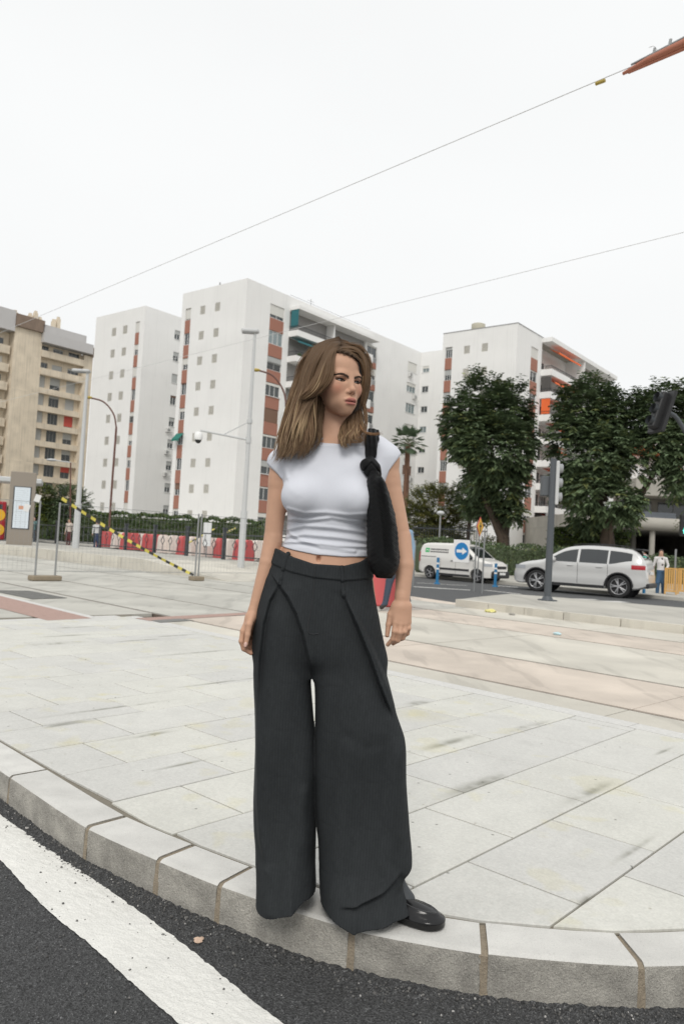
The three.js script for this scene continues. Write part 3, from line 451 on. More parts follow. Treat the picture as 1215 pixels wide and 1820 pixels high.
function balcony(F, s0, s1, y, proj, { solid = 0.55, rail = 0.5, m = BM.white, ends = true } = {}) { // slab + parapet + rail
  const bal = part('balcony', F.put(merge([box(s0, s1, y - 0.18, y, 0.002, proj), box(s0, s1, y, y + solid, proj - 0.12, proj), box(s0, s0 + 0.12, y, y + solid, 0.002, proj - 0.12), box(s1 - 0.12, s1, y, y + solid, 0.002, proj - 0.12)])), m, F.b);
  const b = [], top = y + solid + rail, z = proj - 0.06; b.push(box(s0, s1, top - 0.05, top, z - 0.03, z + 0.03), box(s0 + 0.03, s0 + 0.08, top - 0.05, top, 0.01, z - 0.03), box(s1 - 0.08, s1 - 0.03, top - 0.05, top, 0.01, z - 0.03)); const n = Math.round((s1 - s0) / 0.16); for (let i = 0; i <= n; i++) { const x = lerp(s0 + 0.04, s1 - 0.06, i / n); b.push(box(x, x + 0.02, y + solid, top - 0.05, z - 0.01, z + 0.01)); }
  for (let i = 0; i < 7; i++) { const zz = lerp(0.1, z - 0.1, i / 6); b.push(box(s0 + 0.045, s0 + 0.065, y + solid, top - 0.05, zz, zz + 0.02)); }
  part('railing', F.put(merge(b)), BM.rail, bal); return bal;
}
const TURN = 51.6 * D2R;

// --- tall white block with the brick strips (behind the woman)
{
  const b = thing('apartment_building', 'tall white apartment block with green awnings directly behind the woman', 'building', [-11.75, 0.1, -82], TURN, 'white apartment blocks');
  const H = 29.57, W = 10.8, Lr = 35.5, R = rng(101);
  const FL = front(b, 'L'), FR = front(b, 'R');
  part('core', box(0.31, Lr, 0, H - 0.6, -W + 0.02, -0.31), BM.shade, b);
  { // left front
    const op = []; const wins = [], pans = [], lou = [];
    for (let k = 0; k < 9; k++) { const y = 27.05 - 2.956 * k; for (const s of [7.1, 4.6]) { const o = [-s - 0.42, -s + 0.42, y - 0.5, y + 0.5]; op.push(o); lou.push(o); } }
    op.push([-10.15, -9.15, 2.2, 27.65]);
    for (let k = 0; k < 9; k++) { wins.push([-10.15, -9.15, 26.26 - 2.95 * k, 27.65 - 2.95 * k]); pans.push([-10.15, -9.15, Math.max(24.7 - 2.95 * k, 2.2), 26.26 - 2.95 * k]); }
    wall(FL, -W, 0, 0, H, op, BM.white); lou.forEach((o) => louvre(FL, ...o)); pans.slice(0, 8).forEach((o) => panel(FL, o[0], o[1], o[2], o[3] - 0.03));
    wins.forEach((o, k) => win(FL, o[0], o[1], o[2] + 0.01, o[3] - 0.01, { n: 2, blind: [0.9, 0, 0.55, 0.1, 0.3, 0.2, 0, 0.5, 0.2][k], bm: k === 3 || k === 7 ? BM.blindBrown : BM.blind, back: 0.2 }));
    awning(FL, -10.3, -9.05, 27.7 - 2.95 * 5 - 0.1, 0.7, BM.green, 0.75, 0.02);
  }
  { // right front: window strip, balcony recess, second strip, blank wall, window column
    const f = (k) => 2.98 * k; const op = [[3.8, 6.15, 2.2, 27.85], [22.35, 24.55, 2.2, 27.65], [7.1, 21.9, 1.5, 28.1]];
    for (let k = 0; k < 9; k++) op.push([32.15, 34.5, 26.25 - f(k), 27.6 - f(k)]);
    wall(FR, 0.302, Lr, 0, H, op, BM.white);
    for (let k = 0; k < 9; k++) {
      win(FR, 3.8, 6.15, 26.33 - f(k), 27.84 - f(k) , { n: 2 + (k % 2), blind: [0.75, 0, 0.5, 0.2, 1, 0.15, 0.45, 0.1, 0.3][k], bm: k === 4 ? BM.blindBrown : k === 2 || k === 6 ? BM.blindGrey : BM.blind, gm: k === 1 ? BM.glassLight : BM.glass, bars: k === 2, sill: k === 3 || k === 6 });
      if (k < 8) panel(FR, 3.8, 6.15, 24.9 - f(k), 26.3 - f(k));
      win(FR, 22.35, 24.55, 26.2 - f(k), 27.64 - f(k), { n: 2, blind: [0.1, 0.6, 0.05, 0.2, 0, 0.4, 0, 0, 0.2][k] }); if (k < 8) { part('spandrel', FR.put(box(22.35, 24.55, 25.55 - f(k), 26.18 - f(k), -0.2, -0.05)), BM.frameGrey, b); panel(FR, 22.35, 24.55, 24.75 - f(k), 25.53 - f(k)); }
      win(FR, 32.15, 34.5, 26.25 - f(k), 27.6 - f(k), { n: 3, blind: [1, 0.35, 0, 0.4, 0.2, 1, 0.6, 0.3, 0.2][k], bm: k === 5 ? BM.blindBrown : BM.blind, gm: BM.glassLight, sill: true });
      if (k !== 2) acUnit(FR, 32.3 + (k % 2) * 1.4, 25.4 - f(k));
    }
    // recess back wall, doors, floor slabs
    const FB = front(b, 'R', -1.55); const doors = []; for (let k = 0; k < 9; k++) for (const s of [8.2, 11.4, 15.2, 18.6]) doors.push([s, s + 2.1, 25.0 - f(k) + 0.06, 27.2 - f(k)]);
    wall(FB, 7.1, 21.9, 1.5, 28.1, doors, BM.white, 0.25); doors.forEach((o, i) => win(FB, ...o, { n: 3, blind: R() < 0.5 ? R() * 0.7 : 0, back: 0.12 }));
    part('recess_wall', [box(7.0, 7.1, 1.5, 28.1, -1.8, -0.3), box(21.9, 22.0, 1.5, 28.1, -1.8, -0.3), box(14.2, 14.45, 1.5, 28.1, -1.55, 0.9)].map((g) => g), BM.white, b);
    for (let k = 0; k < 9; k++) { const y = 25.0 - f(k); part('floor_slab', FR.put(box(7.1, 21.9, y - 0.18, y - 0.002, -1.55, 0.0)), BM.white, b);
      balcony(FR, 7.1, 14.18, y, 1.35, { solid: 0.5, rail: 0.55 }); balcony(FR, 14.47, 21.9, y, 1.35, { solid: 0.95, rail: 0.12 });
      const pot = []; const pr = rng(300 + k); for (let i = 0; i < 5; i++) { const q = new THREE.IcosahedronGeometry(0.28, 1); q.scale(1 + pr(), 0.8 + pr() * 0.8, 0.8); q.translate(7.6 + pr() * 5.5, y + 0.75, 1.0); pot.push(q); } if (k % 2 === 1) part('balcony_plant', FR.put(merge(pot)), BM.plant, b);
      for (const s of [10.6, 17.6]) part('shutter', FR.put(box(s, s + 0.45, y + 0.05, y + 2.6, -1.5, -1.42)), BM.frameDark, b); }
    part('roof_canopy', FR.put(box(7.1, 23.2, 27.95, 28.35, -1.5, 1.4)), BM.white, b);
    awning(FR, 7.3, 13.9, 24.75, 1.3, BM.teal, 0.45); part('side_curtain', FR.put(box(7.16, 7.24, 25.9, 27.95, 0.15, 1.25)), BM.teal, b); part('side_curtain', FR.put(box(7.16, 9.2, 25.0 - f(3) - 2.35, 25.0 - f(3) - 0.2, 1.27, 1.31)), BM.green, b);
    part('parapet_rail', [0, 1].map((i) => FR.put(box(7.2, 23, 29.57 + 0.25 * i, 29.6 + 0.25 * i, -0.2, -0.17))), BM.frameGrey, b);
  }
  { // returning wing at the far end, facing left
    const FW = front(b, 'L', Lr); const op = []; for (let k = 0; k < 9; k++) { op.push([0.35, 1.45, 26.6 - 2.95 * k, 27.5 - 2.95 * k], [4.4, 5.1, 26.2 - 2.95 * k, 27.9 - 2.95 * k]); }
    wall(FW, 0, 6.5, 0, H, op, BM.white); op.forEach((o, i) => win(FW, ...o, { n: 2, blind: R() < 0.3 ? 0.4 : 0, gm: i % 3 ? BM.glass : BM.glassLight, sill: i % 2 === 0, back: 0.12 }));
    part('wing_core', box(Lr + 0.31, Lr + 9, 0, H - 0.3, -6, 6.5), BM.white, b);
  }
  part('roof', box(0.3, Lr + 0.3, H - 0.6, H - 0.5, -W, -0.3), BM.conc, b);
  part('rear_wall', [box(0.301, Lr, 0, H, -W - 0.3, -W)], BM.white, b);
  part('roof_pipe', [bar([0.5, H, -5], [0.5, H + 0.5, -5], 0.08), bar([14, H, -3], [14, H + 2.2, -3], 0.03), bar([13.4, H + 1.9, -3], [14.6, H + 1.9, -3], 0.02), bar([30, H, -2], [30, H + 0.8, -2], 0.06)], BM.frameGrey, b);
}
// --- white block further left
{
  const b = thing('apartment_building', 'tall white apartment block with one narrow brick strip, left of centre', 'building', [-27.68, 0.1, -100], TURN, 'white apartment blocks');
  const H = 31.3, W = 11.25, Lr = 22, FL = front(b, 'L'), FR = front(b, 'R');
  part('core', box(0.31, Lr - 0.1, 0, H - 0.5, -W + 0.1, -0.31), BM.white, b);
  const op = [[-1.9, -1.0, 2.6, 29.35]], lou = []; for (let k = 0; k < 9; k++) { const y = 28.6 - 3.04 * k; for (const s of [6.75, 4.2]) { const o = [-s - 0.48, -s + 0.48, y - 0.58, y + 0.58]; op.push(o); lou.push(o); } }
  wall(FL, -W, 0, 0, H, op, BM.white); lou.forEach((o) => louvre(FL, ...o));
  for (let k = 0; k < 9; k++) { win(FL, -1.9, -1.0, 27.85 - 3.05 * k, 29.34 - 3.05 * k, { n: 2, blind: [0.95, 0.5, 0.9, 0, 0.5, 0.6, 0.3, 0.1, 0.9][k], back: 0.2, bars: k === 4 }); if (k < 8) panel(FL, -1.9, -1.0, 26.25 - 3.05 * k, 27.83 - 3.05 * k); }
  const o2 = []; for (let k = 0; k < 9; k++) o2.push([5.1, 6.1, 28.1 - 3.05 * k, 29.35 - 3.05 * k]);
  wall(FR, 0.302, Lr, 0, H, o2, BM.white); o2.forEach((o, k) => { win(FR, ...o, { n: 2, blind: k === 2 ? 1 : k === 3 ? 0.2 : 0.45, bm: k === 3 ? BM.blindBrown : BM.blindGrey, sill: true }); if (k > 3 && k < 7) acUnit(FR, 4.6, 27.2 - 3.05 * k); });
}
// --- white block at the right with orange awnings
{
  const b = thing('apartment_building', 'white apartment block with orange awnings and a round roof tank', 'building', [19.39, 0.1, -88], TURN, 'white apartment blocks');
  const H = 28.1, W = 10.1, Lr = 32, FL = front(b, 'L'), FR = front(b, 'R'), f = (k) => 2.84 * k, R = rng(55);
  part('core', box(0.31, Lr, 0, H - 0.5, -W + 0.1, -1.85), BM.white, b); part('core', box(0.31, 6.9, 0, H - 0.51, -1.85, -0.31), BM.white, b);
  const op = [[-9.7, -8.7, 2, 26.3]], lou = []; for (let k = 0; k < 9; k++) { const y = 25.68 - f(k); for (const s of [6.65, 4.2]) { const o = [-s - 0.4, -s + 0.4, y - 0.5, y + 0.5]; op.push(o); lou.push(o); } }
  wall(FL, -W, 0, 0, H, op, BM.white); lou.forEach((o) => louvre(FL, ...o));
  const op2 = [[3.9, 5.95, 2, 26.3], [7.0, 31, 1.2, 27.6]]; wall(FR, 0.302, Lr, 0, H, op2, BM.white);
  for (let k = 0; k < 9; k++) { win(FL, -9.7, -8.7, 24.95 - f(k), 26.29 - f(k), { n: 3, blind: R() * 0.6, back: 0.2, bm: BM.blindGrey }); if (k < 8) panel(FL, -9.7, -8.7, 23.48 - f(k), 24.93 - f(k));
    win(FR, 3.9, 5.95, 25.0 - f(k), 26.29 - f(k), { n: 2, blind: [1, 0.1, 0, 0.3, 0.2, 0.5, 0, 0.6, 0.2][k] }); if (k < 8) panel(FR, 3.9, 5.95, 23.48 - f(k), 24.98 - f(k)); }
  const FB = front(b, 'R', -1.5), doors = []; for (let k = 0; k < 9; k++) for (const s of [8, 11.5, 15.5, 19, 23, 27]) doors.push([s, s + 2.2, 23.55 - f(k), 25.7 - f(k)].map((v, i) => v));
  const fit = doors.filter((o) => o[2] > 1.2); wall(FB, 7, 31, 1.2, 27.6, fit, BM.white, 0.25); fit.forEach((o) => win(FB, ...o, { n: 3, blind: R() < 0.4 ? R() * 0.6 : 0, back: 0.12 }));
  part('recess_wall', [box(6.9, 7.0, 1.2, 27.6, -1.75, -0.3), box(18.2, 18.4, 1.2, 27.6, -1.5, 1.2)], BM.white, b);
  for (let k = 0; k < 9; k++) { const y = 23.45 - f(k); part('floor_slab', FR.put(box(7, 31, y - 0.18, y - 0.002, -1.5, 0)), BM.white, b); balcony(FR, 7.0, 18.18, y, 1.4, { solid: 0.62, rail: 0.42 }); if (y > 3) balcony(FR, 18.42, 31, y, 1.4, { solid: 0.62, rail: 0.42 });
    awning(FR, [9.2, 8.3, 8.6, 8.8, 9, 8.6, 8.5, 8.2, 8.4][k], [16.5, 15.5, 14, 13.5, 13, 13, 16, 13, 17][k], y + (k ? 2.62 : 3.7), 1.3, k > 6 ? BM.redAwn : BM.orange, 0.55);
    part('wall_panel', FR.put(box(10.4, 10.9, y + 0.05, y + 2.3, -1.48, -1.4)), BM.frameDark, b);
    if (k === 2) part('side_curtain', FR.put(box(7.05, 7.12, y + 0.7, y + 2.6, 0.2, 1.3)), BM.orange, b); if (k === 7) part('side_screen', FR.put(box(7.05, 10.5, y - 0.2, y + 2.6, 1.42, 1.46)), BM.frameGrey, b); if (k === 1) part('side_screen', FR.put(box(7.05, 7.13, y + 0.65, y + 2.5, 0.1, 1.35)), BM.frameDark, b); }
  part('roof_canopy', FR.put(box(7, 31, 27.5, 28.05, 0.002, 1.3)), BM.white, b);
  const tk = new THREE.LatheGeometry([[0.001, 0], [0.85, 0], [0.85, 1.45], [0.75, 1.5], [0.001, 1.6]].map((p) => new THREE.Vector2(...p)), 28); tk.translate(1.6, H - 0.4, -6.1); part('roof_tank', tk, mat(lin(0.55, 0.52, 0.42), 0.8), b);
  part('roof', box(0.3, Lr - 0.1, H - 0.5, H - 0.4, -W + 0.2, -0.3), BM.conc, b);
  part('coping', [box(-0.06, 0.36, H, H + 0.06, -W, 0.06), box(0.361, Lr, H, H + 0.06, -0.36, 0.06)], BM.frameGrey, b);
}
// --- beige concrete block at the far left
{
  const c0 = [-49.3, 0.1, -120]; const b = thing('apartment_building', 'beige concrete apartment block with grey roof band at the far left', 'building', c0, TURN);
  const FR = front(b, 'R'), FB = front(b, 'R', -0.9), R = rng(8), yk = (k) => 23.3 - 2.83 * k;
  wall(FR, -4.6, 0, 0, 31.9, [], BM.beige, 3); wall(FR, 7.65, 9.3, 0, 30.2, [], BM.beige, 3);
  part('rear_body', box(-4.4, 9, 0, 30, -14, -3.0), BM.beige, b);
  const op = []; for (let k = -1; k < 9; k++) { const yb = k < 0 ? 25.6 : yk(k) - 2.83 + 0.0, y0 = yk(k) - 1.88 - 0.92 + 0.02; for (const [s0, s1, t] of [[0.02, 1.45, 0], [2.33, 4.12, 1], [5.27, 6.9, 2]]) { const lo = yk(k + 1), hi = yk(k) - 0.92; if (k >= 0 && lo > 0.6) op.push([s0, s1, lo, hi, t, k]); } }
  // top storeys
  for (const [lo, hi] of [[25.9, 27.5], [28.9, 30.2]]) for (const [s0, s1, t] of [[0.3, 1.7, 1], [2.5, 4.3, hi < 28 ? 0 : 1], [5.3, 7.3, 1]]) op.push([s0, s1, lo, hi, t, -1]);
  const op0 = [[0.02, 1.45, 23.3, 25.4, 0, 0], [2.33, 4.12, 23.3, 25.4, 3, 0], [5.27, 6.9, 23.3, 25.4, 0, 0]]; op.push(...op0);
  wall(FB, 0, 7.65, 0, 31, op, BM.beige, 0.3);
  for (const o of op) win(FB, o[0], o[1], o[2], o[3], { n: o[4] === 1 ? 3 : 2, blind: o[4] === 0 ? 0.97 : o[4] === 3 ? 0.6 : o[4] === 2 ? [0.95, 0.9, 0.55, 0.4, 0.45, 0.5, 0.4, 0.3, 0.2][Math.max(0, o[5])] : R() < 0.3 ? 0.2 : 0, bm: o[4] === 2 && o[5] % 3 === 1 ? BM.redAwn : BM.blindGrey, fm: BM.frameGrey, back: 0.14 });
  for (let k = 0; k < 9; k++) if (yk(k) > 1) part('spandrel', FR.put(box(0.01, 7.64, yk(k) - 0.92, yk(k), -0.9, -0.12)), BM.beige, b);
  for (const [y, h] of [[25.45, 1.35], [28.3, 1.35]]) part('balcony', FR.put(merge([box(0.01, 7.64, y, y + h * 0.72, -0.2, 0.12), box(0.01, 7.64, y - 0.1, y + 0.001, -0.9, 0.1)])), BM.beige, b);
  part('roof_band', FR.put(merge([box(-0.2, 8.7, 30.4, 32.0, -1.2, 0.9), box(0.6, 8.2, 32.0, 33.6, -2.4, -0.6)])), BM.roofGrey, b);
  part('roof_cap', FR.put(merge([box(-4.7, -0.21, 31.9, 33.5, -2, 0.5), box(-4.2, 0.5, 33.5, 34.1, -3, -0.4)])), BM.roofBrown, b);
  part('roof_cap', FR.put(box(8.7, 9.6, 30.2, 31.7, -1.5, 0.4)), BM.roofBrown, b);
  for (const [s, h] of [[-4, 1], [-1.5, 1.2], [-0.6, 1.8], [0.2, 1], [2.6, 1.3], [3.4, 1.9]]) part('chimney', FR.put(merge([box(s, s + 0.6, 33.2, 33.6 + h, -2.4, -1.8), box(s + 0.1, s + 0.5, 33.6 + h, 33.95 + h, -2.3, -1.9)])), BM.beige, b);
  // balcony stack at the left edge
  part('stack_wall', FR.put(box(-20, -4.65, 0, 31, -5, -1.5)), BM.beige, b);
  for (let k = 0; k < 10; k++) { const y = 27.6 - 2.83 * k; part('balcony', FR.put(merge([box(-16, -5.5, y, y + 1.15, -0.6, -0.4), box(-5.5, -4.9, y, y + 1.15, -0.9, -0.5), box(-16, -4.9, y - 0.15, y + 0.002, -1.5, -0.42)])), BM.beige, b); }
  for (let k = 0; k < 10; k++) { const y = 27.6 - 2.83 * k; for (const s of [-14.5, -11, -7.6]) if (y > 1) win(front(b, 'R', -1.34), s, s + 2.0, y + 0.1, y + 2.3, { n: 2, blind: R() < 0.4 ? 0.5 : 0, fm: BM.frameGrey, back: 0.1 }); }
  part('roof_band', FR.put(box(-20, -4.75, 31, 34.2, -4, 0.3)), BM.roofGrey, b);
}
// --- low concrete building on pillars at the right
{
  const b = thing('low_building', 'low grey concrete building raised on round pillars, right edge', 'building', [22.8, 0.1, -75], 0.04);
  part('podium', [box(0, 44, 4.1, 5.4, -34, 0)], BM.conc, b);
  part('podium_edge', xf(new THREE.CylinderGeometry(0.65, 0.65, 44, 28), { r: [0, 0, Math.PI / 2], p: [22, 4.75, 0] }), BM.conc, b);
  part('wall', box(7, 44, 5.4, 7.7, -7.4, -7), BM.conc, b);
  for (let i = 0; i < 8; i++) { const x = 7.6 + i * 4.2; const w = part('window', box(x, x + 3.4, 5.5, 7.55, -7, -6.9), BM.glass, b); part('frame', [box(x, x + 3.4, 7.45, 7.55, -6.9, -6.85), box(x, x + 3.4, 5.5, 5.58, -6.9, -6.85), box(x + 1.65, x + 1.75, 5.58, 7.45, -6.9, -6.85)], BM.frameGrey, w); }
  part('banner', box(8.5, 13.5, 5.45, 6.35, -6.3, -6.25), mat(lin(0.55, 0.60, 0.68), 0.8), b);
  part('upper_slab', [box(6.8, 44, 7.7, 9.4, -8, -1.2)], BM.conc, b); part('upper_block', [box(8, 44, 9.4, 14.5, -10, -5)], BM.white, b);
  part('parapet_rail', [box(6.9, 44, 10.3, 10.4, -1.5, -1.4), ...Array.from({ length: 20 }, (_, i) => box(7 + i * 1.9, 7.08 + i * 1.9, 9.4, 10.3, -1.48, -1.42))], BM.frame, b);
  for (const [x0, x1, y] of [[7.5, 10.5, 12.2], [12, 14.5, 12.2], [17, 20, 12.2]]) part('awning', box(x0, x1, y, y + 0.9, -5, -3.6), BM.orange, b); part('side_curtain', box(11.2, 12.1, 9.5, 11.0, -2.4, -2.3), BM.redAwn, b); part('garden_shed', box(9.4, 10.9, 9.4, 11.2, -4, -2), BM.conc, b);
  part('added_interior_wall', [box(0, 44, 0, 4.09, -34, -33), box(-0.0, 0.4, 0, 4.09, -32.9, -6), box(10, 10.4, 0, 4.09, -32.9, -9), box(21, 21.4, 0, 4.09, -32.9, -9)], BM.conc, b); part('undercroft_floor', box(0, 44, 0.0, 0.05, -32.9, 1), M.farAsphalt, b);  // inner walls and extra depth added so the undercroft falls dark
  for (const x of [-0.0, 7.9, 15.8, 23.7, 31.6]) part('pillar', xf(new THREE.CylinderGeometry(0.27, 0.27, 4.1, 20), { p: [x + 0.4, 2.05, -0.4] }), BM.conc, b);
}


// ------------------------------------------------------------------ street furniture
const SM = {
  galv: mat(lin(0.40, 0.41, 0.41), 0.45, { metalness: 0.6, map: rept(grainT, 1) }), greyPaint: mat(lin(0.52, 0.53, 0.53), 0.5), maroon: mat(lin(0.13, 0.055, 0.04), 0.5), dark: mat(lin(0.035, 0.04, 0.045), 0.5), pole: mat(lin(0.075, 0.085, 0.095), 0.5), black: mat(lin(0.015, 0.015, 0.016), 0.5), brass: mat(lin(0.42, 0.31, 0.06), 0.5),
  white: mat(lin(0.8, 0.8, 0.79), 0.5), red: mat(lin(0.55, 0.09, 0.09), 0.55), whitePl: mat(lin(0.76, 0.68, 0.61), 0.55), blue: mat(lin(0.01, 0.20, 0.50), 0.5), bluePost: mat(lin(0.02, 0.17, 0.36), 0.5), yellow: mat(lin(0.75, 0.42, 0.02), 0.5), tapeY: mat(lin(0.72, 0.62, 0.12), 0.5, { side: THREE.DoubleSide }), tapeK: mat(lin(0.05, 0.05, 0.05), 0.5, { side: THREE.DoubleSide }), block: mat(lin(0.34, 0.28, 0.20), 0.95, { map: rept(grainT, 2) }), taupe: mat(lin(0.27, 0.235, 0.195), 0.6), wire: mat(lin(0.62, 0.62, 0.62), 0.6), copper: mat(lin(0.42, 0.16, 0.10), 0.5, { metalness: 0.3 }), greenLit: mat(lin(0.1, 0.6, 0.5), 0.4, { emissive: lin(0.15, 1, 0.75), emissiveIntensity: 1.6 }),
  orangeBar: mat(lin(0.60, 0.34, 0.10), 0.6), lens: mat(lin(0.30, 0.31, 0.32), 0.3),
};
// --- overhead line of the tramway
function span(v, y, sag, label) { const pts = []; for (let i = 0; i <= 40; i++) { const u = lerp(-62, 16, i / 40), [x, z] = uv2(u, v); pts.push([x, y, z]); } return single('overhead_wire', tube(pts, 0.0046, 160, 6), SM.wire, label, 'wire', 'tram wires'); }
span(6.5, 5.83, 0.05, 'overhead tram wire carrying the copper splice, upper of the two');
span(10.45, 5.86, 0.06, 'overhead tram wire without any fitting, lower of the two');
{ // copper splice on the near wire
  const A = [2.189, 5.806, -7.06], B = [2.381, 5.802, -6.88], C = [2.542, 5.825, -6.71], E = [2.847, 5.837, -6.38]; const s = thing('wire_splice', 'copper splice clamp on the upper overhead wire, top right corner', 'wire fitting', C);
  const h = (g) => { g.translate(-C[0], -C[1], -C[2]); return g; };
  part('sleeve', h(merge([bar(B, C, 0.014, 0.034, 10), bar(C, E, 0.034, 0.046, 10)])), SM.copper, s);
  const l = (t, dy) => [lerp(C[0], E[0], t), lerp(C[1], E[1], t) + dy, lerp(C[2], E[2], t)];
  part('clamp_bar', h(bar(l(-0.35, 0.035), l(1, 0.06), 0.010, 0.014, 8)), SM.galv, s); part('lower_bar', h(bar(l(-0.4, -0.03), l(1, -0.05), 0.012, 0.016, 8)), SM.copper, s); part('tip_clamp', h(bar(A, [lerp(A[0], B[0], 0.35), lerp(A[1], B[1], 0.35), lerp(A[2], B[2], 0.35)], 0.017, 0.017, 8)), SM.brass, s);
  part('bolt', h(bar(l(0.1, 0), l(0.14, 0.09), 0.012)), SM.galv, s); part('bolt', h(bar(l(0.42, 0), l(0.46, 0.10), 0.014)), SM.galv, s); part('wire_end', h(tube([l(0.2, 0.05), l(0.12, 0.11), l(0.02, 0.12)], 0.003, 10, 5)), SM.wire, s);
}
// --- lamp posts
{ // grey mast carrying a camera arm
  const b = [-3.006, 0.44, -23.31], top = [-3.201, 7.661, -24.2], t = thing('lamp_post', 'tall pale grey lamp post with camera arm, beside the woman', 'lamp post', [b[0], 0.2, b[2]]); const H = top[1] - 0.2, dx = 0.02;
  part('mast', merge([bar([0, 0, 0], [0, 1.9, 0], 0.105, 0.10, 14), bar([0, 1.9, 0], [0, H, 0], 0.075, 0.042, 14)]), SM.greyPaint, t);
  const hd = part('lamp_head', rbox(-0.42, 0.12, H - 0.02, H + 0.10, -0.13, 0.13, 0.05), SM.greyPaint, t); part('diffuser', box(-0.40, -0.05, H - 0.035, H - 0.021, -0.1, 0.1), SM.lens, hd);
  const arm = part('camera_arm', merge([bar([0, 4.1, 0], [-1.45, 4.28, 0.25], 0.03), bar([0, 4.68, 0], [-0.75, 4.21, 0.13], 0.014)]), SM.greyPaint, t); part('arm_clamp', merge([bar([0, 4.0, 0], [0, 4.2, 0], 0.085, 0.085, 14), bar([0, 4.62, 0], [0, 4.74, 0], 0.085, 0.085, 14)]), SM.greyPaint, t);
  const cam = new THREE.LatheGeometry([[0.001, 0.16], [0.09, 0.14], [0.13, 0.06], [0.13, -0.06], [0.11, -0.10]].map((p) => new THREE.Vector2(...p)), 18); cam.translate(-1.5, 4.08, 0.26); part('dome_camera', cam, SM.white, t); part('camera_dome', xf(new THREE.SphereGeometry(0.095, 16, 12), { p: [-1.5, 3.97, 0.26] }), SM.black, t);
}
{ // grey mast at the left
  const b = [-10.55, 0.44, -30.332], top = [-11.135, 7.583, -31.8], t = thing('lamp_post', 'tall pale grey lamp post beside the tram stop sign', 'lamp post', [b[0], 0.2, b[2]]); const H = top[1] - 0.2;
  part('mast', merge([bar([0, 0, 0], [0, 2.1, 0], 0.14, 0.125, 14), bar([0, 2.1, 0], [0, H, 0], 0.10, 0.055, 14)]), SM.greyPaint, t); const hd = part('lamp_head', rbox(-0.6, 0.1, H - 0.02, H + 0.1, -0.15, 0.15, 0.05), SM.greyPaint, t); part('diffuser', box(-0.56, -0.1, H - 0.035, H - 0.021, -0.11, 0.11), SM.lens, hd);
}
function crook(bpx, toppx, tip, dep, label, sign) { const b = bpx, t = thing('street_lamp', label, 'street lamp', [b[0], 0.1, b[2]], 0, 'maroon street lamps'); const H = toppx[1] - 0.1, ex = tip[0] - b[0], ey = tip[1] - 0.1; part('post', tube([[0, 0, 0], [0, H * 0.55, 0], [(toppx[0] - b[0]), H, 0]].map((p) => p), 0.075, 20, 8), SM.maroon, t); part('crook', tube([[toppx[0] - b[0], H, 0], [lerp(toppx[0] - b[0], ex, 0.12), lerp(H, ey, 0.45), 0], [lerp(toppx[0] - b[0], ex, 0.48), lerp(H, ey, 0.86), 0], [ex, ey, 0]], 0.055, 26, 8), SM.maroon, t); part('lantern', xf(new THREE.SphereGeometry(0.16, 14, 10), { s: [1.7, 0.65, 0.9], p: [ex, ey - 0.02, 0] }), SM.brass, t); return t; }
crook([-15.872, 0.76, -52], [-15.845, 8.338, -52], [-17.888, 10.336, -52], 52, 'maroon crook street lamp in front of the left white block');
crook([-3.588, 0.382, -46], [-3.737, 9.315, -46], [-5.733, 11.564, -46], 46, 'maroon crook street lamp beside the woman\'s hair');
{ const b = [-19.897, 0.354, -56], t = thing('street_lamp', 'small grey flat street lamp in front of the beige block', 'street lamp', [b[0], 0.1, b[2]]), tp = [-20.259, 6.095, -56], ti = [-21.689, 6.225, -56]; part('post', bar([0, 0, 0], [tp[0] - b[0], tp[1] - 0.1, 0], 0.07, 0.05), SM.maroon, t); part('arm', bar([tp[0] - b[0], tp[1] - 0.1, 0], [ti[0] - b[0], ti[1] - 0.1, 0], 0.04), SM.greyPaint, t); part('lantern', xf(new THREE.SphereGeometry(0.2, 12, 8), { s: [2.0, 0.5, 0.9], p: [ti[0] - b[0], ti[1] - 0.12, 0] }), SM.greyPaint, t); }
// --- tram stop: sign column, canopy roof, ticket machine
{ const b = [-12.942, 0.44, -30.659], t = thing('information_column', 'tall taupe tram stop column with white map panel', 'sign', [b[0], 0.47, b[2]], 0.35); const H = [-15.264, 3.422, -36][1] - 0.47; part('column', rbox(-0.48, 0.48, 0, H, -0.14, 0.14, 0.02), SM.taupe, t); const f = part('panel_frame', box(-0.33, 0.33, H * 0.22, H * 0.80, 0.142, 0.16), SM.dark, t); 
  const mapT = tex(128, 512, (i, j) => { const l = (j % 26 < 3 && i > 14 && i < 114 && hash(i >> 2, j) > 0.25) ? 0.72 : 0.92; const mid = j > 236 && j < 280 && i > 40 && i < 80; return mid ? [0.85, 0.62, 0.5] : [l * 0.97, l, l * 1.02]; }); const pm = mat(lin(0.86, 0.88, 0.9), 0.3, { map: mapT }); const pg = new THREE.BoxGeometry(0.58, H * 0.56, 0.008); pg.translate(0, H * 0.51, 0.166); part('map_panel', pg, pm, f); }
{ const b = [-16.306, 0.44, -34.702], t = thing('tram_shelter', 'flat grey shelter roof of the tram stop at the left edge', 'shelter', [b[0], 0.47, b[2]], 0.35); const y = [-16.219, 3.203, -37][1] - 0.47; part('roof', rbox(-2.4, 2.35, y, y + 0.24, -1.2, 0.7, 0.06), SM.greyPaint, t); part('support', [box(-0.1, 0.1, 0, y, -0.5, -0.3)], SM.greyPaint, t); }
